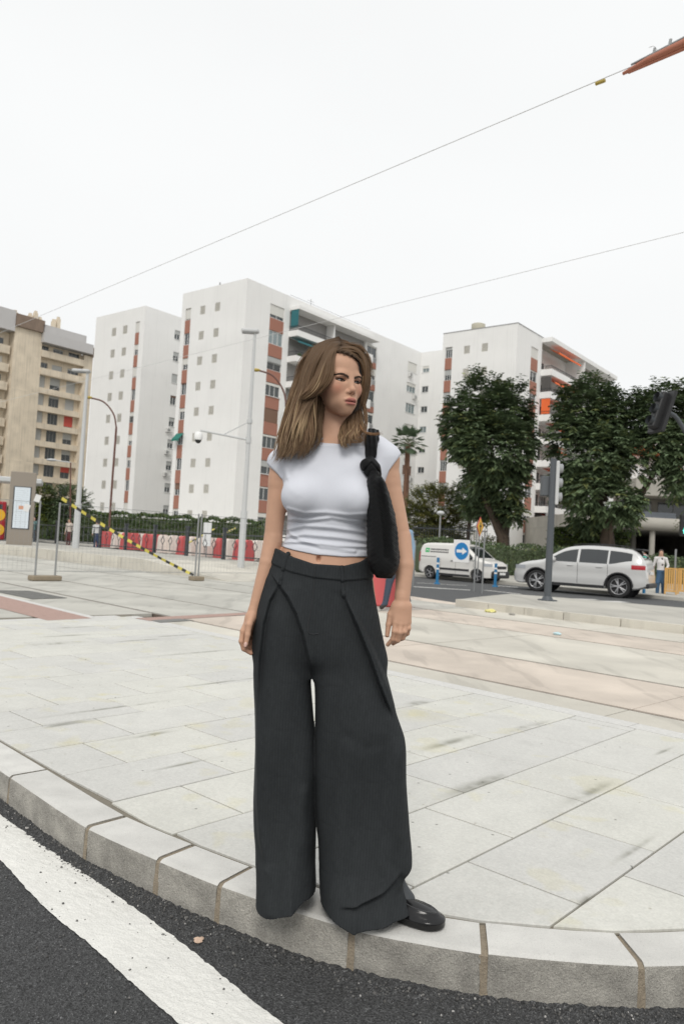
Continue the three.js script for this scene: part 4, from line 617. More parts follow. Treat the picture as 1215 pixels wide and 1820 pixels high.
{ const b = [-17.439, 0.44, -38.687], t = thing('ticket_machine', 'red ticket machine with yellow discs at the left edge', 'ticket machine', [b[0], 0.47, b[2]], 0.35); part('cabinet', rbox(-0.42, 0.30, 0, 1.95, -0.3, 0.3, 0.05), mat(lin(0.33, 0.01, 0.02), 0.4), t); for (const y of [0.5, 1.25]) part('disc', xf(new THREE.CylinderGeometry(0.3, 0.3, 0.02, 24), { r: [Math.PI / 2, 0, 0], p: [0.0, y, 0.312] }), SM.yellow, t); part('screen', box(-0.3, 0.15, 1.55, 1.8, 0.301, 0.31), SM.dark, t); }
// --- platform railing, one bay after another
{
  const a = [-22.278, 0.47, -46.623], b = [-0.702, 0.47, -22.67], n = 13; const dx = b[0] - a[0], dz = b[2] - a[2];
  const r = thing('railing', 'black metal railing with diamond bars along the tram platform', 'railing', [a[0], 0.47, a[2]], -Math.atan2(dz, dx)); const L = Math.hypot(dx, dz), s = L / n;
  for (let i = 0; i <= n; i++) part('post', merge([box(i * s - 0.06, i * s + 0.06, 0, 1.05, -0.05, 0.05), box(i * s - 0.08, i * s + 0.08, 1.05, 1.12, -0.07, 0.07)]), SM.dark, r);
  for (let i = 0; i < n; i++) { const x0 = i * s + 0.07, x1 = (i + 1) * s - 0.07; const g = [box(x0, x1, 0.86, 0.90, -0.02, 0.02), box(x0, x1, 0.12, 0.16, -0.02, 0.02)]; for (let k = 1; k < 4; k++) { const x = lerp(x0, x1, k / 4); g.push(bar([x, 0.16, 0], [x, 0.36, 0], 0.014, 0.014, 6), bar([x, 0.36, 0], [x - 0.14, 0.52, 0], 0.014, 0.014, 6), bar([x, 0.36, 0], [x + 0.14, 0.52, 0], 0.014, 0.014, 6), bar([x - 0.14, 0.52, 0], [x, 0.68, 0], 0.014, 0.014, 6), bar([x + 0.14, 0.52, 0], [x, 0.68, 0], 0.014, 0.014, 6), bar([x, 0.68, 0], [x, 0.86, 0], 0.014, 0.014, 6)); } part('rail_panel', merge(g), SM.dark, r); }
}
// --- red and white plastic barriers behind the railing
function barrierGeo(w, h, d) { const s = new THREE.Shape(); s.moveTo(-w / 2, 0); s.lineTo(w / 2, 0); s.lineTo(w / 2, h * 0.7); s.quadraticCurveTo(w / 2, h, w / 2 - 0.14, h); s.lineTo(w * 0.12, h); s.quadraticCurveTo(0, h * 0.86, -w * 0.12, h); s.lineTo(-w / 2 + 0.14, h); s.quadraticCurveTo(-w / 2, h, -w / 2, h * 0.7); s.closePath(); const hl = new THREE.Path(); hl.absellipse(0, h * 0.32, w * 0.12, h * 0.09, 0, 6.283, true); s.holes.push(hl); const g = new THREE.ExtrudeGeometry(s, { depth: d, bevelEnabled: true, bevelSize: 0.03, bevelThickness: 0.03, bevelSegments: 2, curveSegments: 8 }); g.translate(0, 0.03, -d / 2); const p = g.attributes.position; for (let i = 0; i < p.count; i++) p.setZ(i, p.getZ(i) * lerp(1.5, 0.75, clamp(p.getY(i) / h))); g.computeVertexNormals(); return g; }
{
  const ORD = ['first', 'second', 'third', 'fourth', 'fifth', 'sixth', 'seventh', 'eighth', 'ninth', 'tenth', 'eleventh', 'twelfth', 'thirteenth', 'fourteenth', 'fifteenth', 'sixteenth', 'seventeenth', 'eighteenth', 'nineteenth'];
  const BARR = [[-15.693, 0.12, -50.939], [-15.574, 0.12, -52.053], [-14.456, 0.12, -50.066], [-12.984, 0.12, -47.042], [-13.178, 0.12, -49.737], [-12.225, 0.12, -47.759], [-11.345, 0.12, -45.933], [-10.849, 0.12, -45.43], [-9.975, 0.12, -44.113], [-9.387, 0.12, -44.12], [-8.617, 0.12, -42.749], [-7.835, 0.12, -41.641], [-7.072, 0.12, -40.647], [-6.745, 0.12, -41.594], [-6.116, 0.12, -40.316], [-5.439, 0.12, -39.329], [-4.723, 0.12, -37.391], [-4.572, 0.12, -40.165], [-4.107, 0.12, -40.003]];
  const g = barrierGeo(1.15, 0.98, 0.3), R = rng(71);
  [[188, 972, 1], [200, 972, 0], [214, 974, 0], [231, 977, 1], [246, 976, 1], [258, 978, 0], [270, 980, 1], [281, 981, 1], [298, 983, 0], [316, 984, 0], [331, 986, 1], [349, 988, 0], [368, 990, 0], [384, 990, 1], [398, 992, 1], [416, 994, 0], [432, 997, 1], [449, 995, 0], [464, 996, 0]].forEach(([x, y, red], i) => {
    const P_ = BARR[i]; const t = thing('plastic_barrier', `${red ? 'red' : 'white'} plastic road barrier behind the railing, ${ORD[i]} from the grey pole`, 'barrier', [P_[0], 0.12, P_[2]], 0.75 + (R() - 0.5) * 0.7, red ? 'red plastic barriers' : 'white plastic barriers'); part('shell', g, red ? SM.red : SM.whitePl, t); part('filler_cap', xf(new THREE.CylinderGeometry(0.06, 0.06, 0.05, 12), { p: [0.28, 1.03, 0] }), SM.dark, t); });
}
{ const P_ = [0.836, 0.14, -14.546]; const t = thing('plastic_barrier', 'red plastic barrier standing on the tramway behind the woman\'s bag', 'barrier', [P_[0], 0.14, P_[2]], -0.3); part('shell', barrierGeo(0.9, 0.72, 0.3), SM.red, t); part('filler_cap', xf(new THREE.CylinderGeometry(0.05, 0.05, 0.05, 12), { p: [0.22, 0.77, 0] }), SM.dark, t); }
{ const P_ = [-5.974, 0.436, -34]; const t = thing('notice_board', 'blank white board on a post behind the railing', 'sign', [P_[0], 0.1, P_[2]], 0.1); part('board', rbox(-0.18, 0.18, 0.7, 1.75, -0.03, 0.03, 0.01), SM.white, t); part('post', bar([0, 0, -0.05], [0, 1.6, -0.05], 0.03), SM.galv, t); }
// --- temporary mesh fence on concrete feet, with hazard tape
{
  const A = [-6.21, 0.14, -16.137], B = [-3.55, 0.14, -19.077]; const dx = B[0] - A[0], dz = B[2] - A[2], L = Math.hypot(dx, dz), an = -Math.atan2(dz, dx), ux = dx / L, uz = dz / L; const H = 1.68;
  function panel_(s0, s1, label) { const o = [A[0] + ux * s0, 0.14, A[2] + uz * s0], w = s1 - s0, t = thing('mesh_fence', label, 'fence', o, an, 'temporary fence panels'); for (const x of [0, w]) part('post', bar([x, 0.08, 0], [x, H, 0], 0.021, 0.021, 8), SM.galv, t);
    const g = []; const n = Math.round(w / 0.1); for (let i = 1; i < n; i++) g.push(box(i * w / n - 0.0012, i * w / n + 0.0012, 0.22, H - 0.04, -0.0012, 0.0012)); for (let y = 0.22; y < H; y += 0.2) g.push(box(0.02, w - 0.02, y - 0.0012, y + 0.0012, 0.0013, 0.0037)); part('wire_mesh', merge(g), SM.galv, t); part('rail', merge([bar([0, H - 0.03, 0], [w, H - 0.03, 0], 0.006, 0.006, 6), bar([0, 0.2, 0], [w, 0.2, 0], 0.006, 0.006, 6)]), SM.galv, t); return t; }
  panel_(-4.0, -0.22, 'mesh fence panel running out of frame at the left edge'); panel_(0.22, L - 0.05, 'mesh fence panel with the hazard tape across it'); panel_(L + 0.05, L + 3.6, 'mesh fence panel ending behind the woman');
  for (const [s, w, lab] of [[0, 0.66, 'long concrete fence foot at the left'], [L, 0.34, 'short concrete fence foot nearer the woman'], [L + 3.6, 0.6, 'concrete fence foot hidden behind the woman']]) { const o = [A[0] + ux * s, 0.141, A[2] + uz * s]; const g = rbox(-w / 2, w / 2, 0, 0.11, -0.12, 0.12, 0.03); const m = single('concrete_block', g, SM.block, lab, 'fence foot', 'concrete fence feet'); m.position.set(...o); m.rotation.y = an; }
  // twisted tape of alternating yellow and black lengths
  const P0 = [-5.846, 1.893, -15.85], P1 = [-3.449, 0.324, -18.2], t = thing('hazard_tape', 'yellow and black hazard tape stretched diagonally across the fence', 'tape', P0); const N = 150, wd = 0.032; const fr = (u) => { const q = [lerp(P0[0], P1[0], u) - P0[0], lerp(P0[1], P1[1], u) - P0[1] - 0.07 * Math.sin(Math.PI * u), lerp(P0[2], P1[2], u) - P0[2] + 0.06]; const tw = 0.9 * Math.sin(u * 11) * (0.3 + u * 0.4); return [q, [0.0 + 0.5 * Math.cos(tw) * 0.2, Math.cos(tw) * wd, Math.sin(tw) * wd]]; };
  const strip = (u0, u1) => { const p = [], ix = []; const M2 = 5; for (let i = 0; i <= M2; i++) { const [q, s] = fr(lerp(u0, u1, i / M2)); p.push(q[0] - s[0] * 0.1, q[1] - s[1], q[2] - s[2], q[0] + s[0] * 0.1 + 0.0, q[1] + s[1], q[2] + s[2]); } for (let i = 0; i < M2; i++) { const a = i * 2; ix.push(a, a + 2, a + 1, a + 1, a + 2, a + 3); } const g = new THREE.BufferGeometry(); g.setAttribute('position', new THREE.Float32BufferAttribute(p, 3)); g.setIndex(ix); g.computeVertexNormals(); return g; };
  const k = 30; for (let i = 0; i < k; i++) part(i % 2 ? 'black_stripe' : 'yellow_stripe', strip(i / k, (i + 1) / k), i % 2 ? SM.tapeK : SM.tapeY, t);
  for (const [p, lab] of [[[-6.171, 1.849, -15.4], 'white paper tag on top of the left fence post'], [[-6.332, 1.64, -15.3], 'white paper tag hanging beside the map column']]) { const m = single('paper_tag', rbox(-0.055, 0.055, -0.075, 0.075, -0.004, 0.004, 0.003), SM.white, lab, 'tag'); m.position.set(p[0], p[1], p[2] + 0.05); m.rotation.set(0.2, 0.4, -0.35); }
}
// --- more hazard tape between the barriers, people waiting: small far things
{ const T2 = [[[-9.488, -0.031, -30], [-11.236, 1.783, -44]], [[-10.086, 0.558, -30], [-11.942, 1.58, -44]], [[-7.186, 0.871, -36], [-6.553, 1.706, -40]], [[-5.611, 1.36, -36], [-5.515, 1.764, -40]]]; T2.slice(2).forEach(([a, b], i) => { const t = thing('hazard_tape', i ? 'short hazard tape beside the camera post' : 'short hazard tape behind the notice board', 'tape', a); const n = 10; for (let k = 0; k < n; k++) { const p = (u) => [lerp(0, b[0] - a[0], u), lerp(0, b[1] - a[1], u), lerp(0, b[2] - a[2], u)]; part(k % 2 ? 'black_stripe' : 'yellow_stripe', bar(p(k / n), p((k + 1) / n), 0.05, 0.05, 4), k % 2 ? SM.tapeK : SM.tapeY, t); } }); }
// --- right side: signals and signs
{ // traffic light on the island, seen from behind and the side
  const b = [4.62, 0.28, -16.74], t = thing('traffic_light', 'dark traffic light post standing on the raised island', 'traffic light', [b[0], 0.276, b[2]]); const H = [4.728, 3.417, -17][1] - 0.28;
  part('post', merge([bar([0, 0, 0], [0, 0.02, 0], 0.21, 0.21, 20), bar([0, 0.02, 0], [0, 0.10, 0], 0.13, 0.085, 16), bar([0, 0.1, 0], [0, H, 0], 0.078, 0.07, 16)]), SM.pole, t);
  const hs = part('signal_housing', rbox(0.05, 0.13, H - 1.02, H - 0.04, -0.15, 0.08, 0.03), SM.greyPaint, t); for (let i = 0; i < 3; i++) { const y = H - 0.2 - i * 0.32; const v = new THREE.CylinderGeometry(0.10, 0.10, 0.12, 18, 1, false); v.rotateZ(Math.PI / 2); v.translate(0.15, y, -0.03); part('visor', v, SM.lens, hs); }
  part('side_box', rbox(-0.20, 0.02, H - 0.82, H - 0.38, -0.3, -0.06, 0.02), mat(lin(0.10, 0.11, 0.12), 0.6), t);
}
{ // traffic light hung from an arm at the right edge
  const c = [6.628, 4.462, -16]; const t = thing('traffic_light', 'black traffic light hung on a curved arm at the right edge', 'traffic light', [c[0] + 3.2, 0.28, c[2] - 0.3]); const o = [-3.2, c[1] - 0.28, 0.3];
  const hg = merge([rbox(-0.13, 0.10, -0.42, 0.42, -0.10, 0.10, 0.04), box(0.02, 0.10, -0.46, 0.46, -0.24, 0.24)]); hg.rotateZ(-0.32); hg.rotateY(0.25); hg.translate(...o); const hs = part('signal_housing', hg, SM.black, t); for (let i = 0; i < 3; i++) { const v = new THREE.CylinderGeometry(0.10, 0.10, 0.12, 16, 1, true); v.rotateZ(Math.PI / 2); v.translate(-0.2 + 0.06, 0.27 - i * 0.27, 0); v.rotateZ(-0.32); v.rotateY(0.25); v.translate(...o); part('visor', v, SM.dark, hs); }
  part('arm', tube([[o[0] + 0.1, o[1] + 0.0, o[2]], [o[0] + 0.35, o[1] - 0.06, o[2] * 0.7], [o[0] + 0.8, o[1] - 0.55, 0.1], [o[0] + 1.8, o[1] - 1.1, 0], [0, o[1] - 1.4, 0]], 0.045, 40, 10), SM.pole, t); part('post', bar([0, 0, 0], [0, o[1] - 1.2, 0], 0.09, 0.08, 14), SM.pole, t);
}
{ // blue arrow sign with its two posts
  const b = [4.23, 0.1, -23.619], t = thing('road_sign', 'square white road sign with white arrow on a blue disc', 'road sign', [b[0], 0.1, b[2]], 0.1); const c = [3.767, 1.238, -23.6], x = c[0] - b[0], y = c[1] - 0.1;
  part('plate', rbox(x - 0.26, x + 0.26, y - 0.35, y + 0.35, 0.0, 0.02, 0.008), SM.white, t); part('disc', xf(new THREE.CylinderGeometry(0.215, 0.215, 0.006, 40), { r: [Math.PI / 2, 0, 0], p: [x, y, 0.024], s: [1, 1, 1.25] }), SM.blue, t);
  const s = new THREE.Shape([[-0.16, -0.045], [0.02, -0.045], [0.02, -0.11], [0.17, 0], [0.02, 0.11], [0.02, 0.045], [-0.16, 0.045]].map((p) => new THREE.Vector2(...p))); const ag = new THREE.ExtrudeGeometry(s, { depth: 0.004, bevelEnabled: false }); ag.translate(x, y, 0.028); part('arrow', ag, SM.white, t);
  part('post', bar([0, -0.1, -0.02], [0, y + 0.9, -0.02], 0.026), SM.galv, t); part('cross_bar', bar([x + 0.2, y - 0.28, -0.015], [0, y - 0.28, -0.015], 0.014), SM.galv, t);
}
{ const b = [4.337, 0.1, -22.882], t = thing('road_sign', 'yellow diamond warning sign turned nearly edge on', 'road sign', [b[0], 0.1, b[2]]); const c = [4.185, 2.003, -23.4], x = c[0] - b[0], y = c[1] - 0.1; const pl = new THREE.BoxGeometry(0.42, 0.42, 0.015); pl.rotateZ(Math.PI / 4); const pf = new THREE.BoxGeometry(0.36, 0.36, 0.006); pf.rotateZ(Math.PI / 4); pf.translate(0, 0, 0.011); const fig = merge([box(-0.03, 0.03, -0.14, 0.02, 0.015, 0.018), box(-0.08, 0.08, 0.0, 0.05, 0.015, 0.018), box(-0.03, 0.03, 0.07, 0.13, 0.015, 0.018)]); for (const g of [pl, pf, fig]) { g.rotateY(1.05); g.translate(x, y, 0); } const p = part('plate', pl, SM.red, t); part('face', pf, SM.yellow, p); part('pictogram', fig, SM.black, p); part('post', bar([0, -0.1, 0], [0, y - 0.1, 0], 0.026), SM.galv, t); part('post', bar([x, y - 1.4, -0.03], [x, y + 0.1, -0.03], 0.02), SM.galv, t); }
for (const [b, h, lab] of [[[3.547, 0, -27.295], 0.95, 'blue flexible bollard beside the van\'s rear wheel'], [[5.699, 0, -27.62], 0.85, 'blue flexible bollard in front of the van\'s bumper'], [[10.735, 0, -26.683], 0.45, 'short blue bollard behind the silver car']]) { const t = thing('bollard', lab, 'bollard', [b[0], 0.0, b[2]], 0, 'blue bollards'); part('post', merge([bar([0, 0, 0], [0, 0.05, 0], 0.11, 0.10, 14), bar([0, 0.05, 0], [0, h, 0], 0.055, 0.05, 14)]), SM.bluePost, t); for (const y of [0.55, 0.75]) if (y < h) part('reflective_band', bar([0, h * y, 0], [0, h * y + 0.06, 0], 0.057, 0.057, 14), SM.white, t); }
{ // green pedestrian light at the right edge
  const c = [13.505, 2.523, -30], t = thing('pedestrian_signal', 'pedestrian signal with its green figure lit at the right edge', 'traffic light', [c[0] + 0.1, 0.1, c[2]]); const y = c[1] - 0.1; part('post', bar([0.22, 0, -0.1], [0.22, y + 0.6, -0.1], 0.05), SM.pole, t); const h = part('signal_housing', rbox(-0.2, 0.2, y - 0.22, y + 0.62, -0.1, 0.1, 0.03), SM.black, t); const R = 0.13; part('lit_figure', merge([xf(new THREE.SphereGeometry(0.035, 10, 8), { p: [-0.06, y + 0.09, 0.105] }), rbox(-0.10, -0.02, y - 0.05, y + 0.05, 0.1, 0.11, 0.01), box(-0.14, -0.10, y - 0.02, y + 0.02, 0.1, 0.11), box(-0.02, 0.02, y - 0.02, y + 0.02, 0.1, 0.11), box(-0.10, -0.07, y - 0.12, y - 0.05, 0.1, 0.11), box(-0.05, -0.02, y - 0.12, y - 0.05, 0.1, 0.11)]), SM.greenLit, h); part('grey_lens', xf(new THREE.CylinderGeometry(R, R, 0.01, 20), { r: [Math.PI / 2, 0, 0], p: [0, y + 0.38, 0.105] }), SM.dark, h);
}
// --- yellow construction barriers and poles at the right edge
for (const [p, w, lab] of [[[11.777, 0, -26.939], 0.42, 'yellow work barrier beside the walking person'], [[12.638, 0, -27.599], 0.6, 'yellow work barrier cut by the right edge']]) { const t = thing('work_barrier', lab, 'barrier', [p[0], 0.0, p[2]], -0.2, 'yellow work barriers'); part('frame', merge([box(-w / 2, -w / 2 + 0.05, 0, 1.05, -0.02, 0.02), box(w / 2 - 0.05, w / 2, 0, 1.05, -0.02, 0.02), box(-w / 2 + 0.05, w / 2 - 0.05, 1.0, 1.05, -0.02, 0.02), box(-w / 2 + 0.05, w / 2 - 0.05, 0.2, 0.26, -0.02, 0.02)]), SM.orangeBar, t); const n = 4; for (let i = 0; i < n; i++) part('slat', box(-w / 2 + 0.06 + i * (w - 0.12) / n, -w / 2 + 0.06 + (i + 0.72) * (w - 0.12) / n, 0.27, 0.99, -0.012, 0.012), SM.orangeBar, t); }
for (const [p, h, lab] of [[[12.771, 0, -28.878], 1.75, 'thin grey post beside the yellow work barriers'], [[13.411, 0, -29.389], 1.8, 'thin grey post at the right edge'], [[2.376, 0, -24.152], 1.5, 'thin grey post left of the white van']]) { const m = single('thin_post', bar([0, 0, 0], [0, h, 0], 0.035, 0.035, 10), SM.galv, lab, 'post', 'thin grey posts'); m.position.set(p[0], 0, p[2]); }
// --- dark garden railing behind the van
{ const a = [3.888, 0.117, -41], b = [7.899, 0.28, -41], L = Math.hypot(b[0] - a[0], b[2] - a[2]), t = thing('railing', 'dark upright bar railing behind the white van', 'railing', [a[0], 0.1, a[2]], -Math.atan2(b[2] - a[2], b[0] - a[0])); part('rail', merge([box(0, L, 2.2, 2.26, -0.02, 0.02), box(0, L, 0.2, 0.26, -0.02, 0.02)]), SM.dark, t); const n = Math.round(L / 0.14); for (let i = 0; i <= n; i++) part('bar', box(i * L / n - 0.012, i * L / n + 0.012, 0.1, 2.4, -0.012, 0.012), SM.dark, t); }
{ const b = [4.94, 0.56, -38], t = thing('garden_lamp', 'round headed lamp on a thin post behind the van', 'street lamp', [b[0], 0.1, b[2]]); part('post', bar([0, 0, 0], [0, 2.9, 0], 0.04), SM.galv, t); part('globe', xf(new THREE.SphereGeometry(0.2, 16, 12), { s: [1, 0.6, 1], p: [0, 2.95, 0] }), SM.greyPaint, t); }
// --- bits of litter
{ const R = rng(12); for (const [p, c, s, lab] of [[[2.909, 0.14, -14.4], lin(0.75, 0.7, 0.3), 0.10, 'crumpled yellow and white litter by the island kerb'], [[3.231, 0.14, -14.032], lin(0.35, 0.33, 0.30), 0.06, 'small grey litter by the island kerb'], [[3.207, 0.14, -11.036], lin(0.5, 0.68, 0.72), 0.06, 'pale blue scrap lying between the rails'], [[-0.382, 0.004, -2.475], lin(0.55, 0.40, 0.30), 0.016, 'crumbled brown leaf lying on the asphalt by the kerb']]) { const g = new THREE.IcosahedronGeometry(s, 2), q = g.attributes.position; for (let i = 0; i < q.count; i++) { const k = 0.5 + 0.9 * noise3(q.getX(i) / s * 2 + s * 99, q.getY(i) / s * 2, q.getZ(i) / s * 2); q.setXYZ(i, q.getX(i) * k, Math.max(0, q.getY(i) * k * 0.45 + s * 0.2), q.getZ(i) * k); } g.computeVertexNormals(); const m = single('litter', g, mat(c, 0.8), lab, 'litter'); m.position.set(p[0], p[1], p[2]); } }
{ // loose chippings along the kerb
  const R = rng(444), g = new THREE.IcosahedronGeometry(1, 0), im = new THREE.InstancedMesh(g, mat(lin(0.11, 0.11, 0.11), 0.9), 1500); im.name = 'loose_gravel'; im.userData = { kind: 'stuff', label: 'loose dark asphalt chippings along the foot of the kerb', category: 'gravel' }; const m4 = new THREE.Matrix4(), c = new THREE.Color(); for (let i = 0; i < 1500; i++) { const k = 70 + Math.floor(R() * 240), q = kerbPts[k], q2 = kerbPts[k + 1], l = Math.hypot(q2[0] - q[0], q2[1] - q[1]), nx = -(q2[1] - q[1]) / l, nz = (q2[0] - q[0]) / l, d = 0.008 + 0.16 * R() * R() * R() + (R() < 0.15 ? R() * 0.5 : 0), s = 0.0022 + 0.0042 * R() * R(); m4.compose(V(q[0] + nx * d + (R() - 0.5) * 0.05, 0.004 + (d < 0.05 ? 0.012 * (1 - d / 0.05) : 0) + s * 0.4, q[1] + nz * d + (R() - 0.5) * 0.05), new THREE.Quaternion().setFromEuler(new THREE.Euler(R() * 6, R() * 6, R() * 6)), V(s, s * 0.8, s * (0.7 + 0.6 * R()))); im.setMatrixAt(i, m4); const v = R() < 0.06 ? 3.5 : 0.6 + R(); im.setColorAt(i, c.setRGB(v, v * 0.97, v * 0.93)); } scene.add(shadows(im));
}


// ------------------------------------------------------------------ vehicles (local +x forward, +z the right-hand side)
const curve1 = (pts) => (x) => { let i = 0; while (i < pts.length - 2 && pts[i + 1][0] < x) i++; const a = pts[i], b = pts[i + 1], t = clamp((x - a[0]) / (b[0] - a[0])); const m0 = i > 0 ? (b[1] - pts[i - 1][1]) / (b[0] - pts[i - 1][0]) : (b[1] - a[1]) / (b[0] - a[0]), m1 = i < pts.length - 2 ? (pts[i + 2][1] - a[1]) / (pts[i + 2][0] - a[0]) : (b[1] - a[1]) / (b[0] - a[0]), h = b[0] - a[0], t2 = t * t, t3 = t2 * t; return (2 * t3 - 3 * t2 + 1) * a[1] + (t3 - 2 * t2 + t) * h * m0 + (-2 * t3 + 3 * t2) * b[1] + (t3 - t2) * h * m1; };
const VM = { rubber: mat(lin(0.018, 0.018, 0.019), 0.8), trim: mat(lin(0.022, 0.022, 0.024), 0.6), glass: new THREE.MeshPhysicalMaterial({ color: lin(0.02, 0.024, 0.026), roughness: 0.05, clearcoat: 0.8, clearcoatRoughness: 0.03 }), alloy: mat(lin(0.5, 0.5, 0.51), 0.3, { metalness: 0.8 }), steelRim: mat(lin(0.3, 0.3, 0.31), 0.45, { metalness: 0.5 }), red: new THREE.MeshPhysicalMaterial({ color: lin(0.42, 0.01, 0.02), roughness: 0.15, clearcoat: 0.8 }), lamp: new THREE.MeshPhysicalMaterial({ color: lin(0.45, 0.47, 0.5), roughness: 0.1, clearcoat: 0.8 }), plate: mat(lin(0.75, 0.75, 0.74), 0.5), seam: mat(lin(0.05, 0.05, 0.052), 0.8) };
function vehicle(c) {
  const t = thing(c.name, c.label, 'car', c.pos, c.turn); if (c.category) t.userData.category = c.category;
  const H = curve1(c.top), P = curve1(c.plan), yb = c.sill; const belt = c.belt, roof = c.roof;
  const hw = (x, y) => { let w = P(x); if (y > belt) w *= 1 - c.tumble * Math.pow(clamp((y - belt) / (roof - belt)), 1.15); else w *= 1 - 0.035 * sstep(0.62, 0.3, y) - 0.012 * Math.sin(clamp((y - 0.5) / 0.4) * Math.PI) ; return w; };
  const nx = 90, x0 = c.top[0][0], x1 = c.top[c.top.length - 1][0], ring = [];
  for (let i = 0; i <= nx; i++) { const x = lerp(x0, x1, i / nx), h = H(x), b = curve1(c.bottom)(x), r = Math.min(0.13, (h - b) * 0.35), pts = []; const n = 14; for (let j = 0; j <= n; j++) { const y = lerp(b, h - r, j / n); pts.push([y, hw(x, y)]); } const wt = hw(x, h - r), rz = Math.min(0.2, wt * 0.4); for (let k = 1; k <= 6; k++) { const f = k / 6 * Math.PI / 2; pts.push([h - r + r * Math.sin(f), wt - rz * (1 - Math.cos(f))]); } pts.push([h + 0.012, (wt - rz) * 0.5]); const full = []; full.push([x, b, 0]); for (const [y, z] of pts) full.push([x, y, z]); full.push([x, h + 0.018, 0]); for (let k = pts.length - 1; k >= 0; k--) full.push([x, pts[k][0], -pts[k][1]]); ring.push(full); }
  const m = ring[0].length, pos = [], idx = []; ring.forEach((r) => r.forEach((p) => pos.push(...p))); for (let i = 0; i < nx; i++) for (let j = 0; j < m; j++) { const a = i * m + j, b = i * m + (j + 1) % m, d = a + m, e = b + m; idx.push(a, d, b, b, d, e); }
  for (let j = 1; j < m - 1; j++) { idx.push(0, j, j + 1); const o = nx * m; idx.push(o, o + j + 1, o + j); }
  let g = new THREE.BufferGeometry(); g.setAttribute('position', new THREE.Float32BufferAttribute(pos, 3)); g.setIndex(idx); g.computeVertexNormals();
  { const n = g.attributes.normal, p = g.attributes.position; let v = 0; for (let i = 0; i < p.count; i += 7) v += n.getZ(i) * p.getZ(i); if (v < 0) { const ix = g.index.array; for (let i = 0; i < ix.length; i += 3) { const q = ix[i]; ix[i] = ix[i + 1]; ix[i + 1] = q; } g.computeVertexNormals(); } }
  g.setAttribute('uv', new THREE.Float32BufferAttribute(new Float32Array(pos.length / 3 * 2), 2));
  const ev = new Evaluator(); ev.useGroups = false; let br = new Brush(g); for (const ax of [c.rear, c.front]) { const cy = new THREE.CylinderGeometry(c.wr + 0.055, c.wr + 0.055, 0.62, 40); cy.rotateX(Math.PI / 2); for (const s of [-1, 1]) { const q = new Brush(cy.clone().translate(ax, c.wr, s * 0.82)); q.updateMatrixWorld(); br.updateMatrixWorld(); br = ev.evaluate(br, q, SUBTRACTION); } }
  const bg = br.geometry; bg.clearGroups(); part('body', bg, c.paint, t);
  const strip = (xa, xb, lo, hi, off, s, nxx = 24, ny = 6) => { const p = [], ix = []; for (let i = 0; i <= nxx; i++) for (let j = 0; j <= ny; j++) { const x = lerp(xa, xb, i / nxx), y = lerp(typeof lo === 'function' ? lo(x) : lo, typeof hi === 'function' ? hi(x) : hi, j / ny); p.push(x, y, s * (hw(x, y) + off)); } for (let i = 0; i < nxx; i++) for (let j = 0; j < ny; j++) { const a = i * (ny + 1) + j, b = a + ny + 1; if (s > 0) ix.push(a, b, a + 1, b, b + 1, a + 1); else ix.push(a, a + 1, b, b, a + 1, b + 1); } const q = new THREE.BufferGeometry(); q.setAttribute('position', new THREE.Float32BufferAttribute(p, 3)); q.setIndex(ix); q.computeVertexNormals(); return q; };
  const topPatch = (xa, xb, w, off) => { const p = [], ix = [], n = 16, mm = 8; for (let i = 0; i <= n; i++) for (let j = 0; j <= mm; j++) { const x = lerp(xa, xb, i / n), z = lerp(-1, 1, j / mm) * (hw(x, H(x)) - w); p.push(x, H(x) + off + 0.012 * (1 - Math.abs(z)), z); } for (let i = 0; i < n; i++) for (let j = 0; j < mm; j++) { const a = i * (mm + 1) + j, b = a + mm + 1; ix.push(a, a + 1, b, b, a + 1, b + 1); } const q = new THREE.BufferGeometry(); q.setAttribute('position', new THREE.Float32BufferAttribute(p, 3)); q.setIndex(ix); q.computeVertexNormals(); return q; };
  for (const s of [-1, 1]) {
    const lim = (x) => Math.max(belt + 0.02, H(x) - 0.125);
    for (const [a, b] of c.windows(s)) part('side_window', strip(a, b, (x) => Math.min(belt + 0.015 + (c.arch ? 0.13 * sstep(-0.95, -1.75, x) : 0), lim(x) - 0.01), lim, 0.006, s), VM.glass, t);
    part('sill_trim', strip(c.rear + c.wr + 0.08, c.front - c.wr - 0.08, yb, yb + 0.1, 0.006, s, 16, 2), VM.trim, t);
    for (const d of c.doors) part('door_seam', strip(d, d + 0.012, yb + 0.12, belt, 0.004, s, 1, 8), VM.seam, t);
    for (const d of c.handles) part('door_handle', xf(new RoundedBoxGeometry(0.2, 0.035, 0.04, 2, 0.014), { p: [d, belt - 0.1, s * (hw(d, belt - 0.1) + 0.012)] }), c.handleM || c.paint, t);
    const mx = c.mirror; part('wing_mirror', xf(new RoundedBoxGeometry(0.13, 0.15, 0.22, 3, 0.05), { p: [mx, belt + 0.07, s * (hw(mx, belt) + 0.09)] }), c.mirrorM || c.paint, t);
    for (const ax of [c.rear, c.front]) {
      if (c.arch) { const tg = new THREE.TorusGeometry(c.wr + 0.06, 0.03, 8, 40, Math.PI); tg.translate(ax, c.wr, s * (hw(ax, 0.7) - 0.004)); part('arch_trim', tg, VM.trim, t); }
      const wg = thingWheel(c, s); const w = wg.tyre; const wm = part('wheel', w, VM.rubber, t); wm.position.set(ax, c.wr, s * (hw(ax, 0.5) - 0.13)); wm.children; const rim = part('rim', wg.rim, c.rimM, wm); part('hub_cap', wg.hub, VM.trim, wm);
      part('wheel_liner', xf(new THREE.CylinderGeometry(c.wr + 0.05, c.wr + 0.05, 0.02, 30), { r: [Math.PI / 2, 0, 0], p: [ax, c.wr, s * 0.52] }), VM.trim, t);
    }
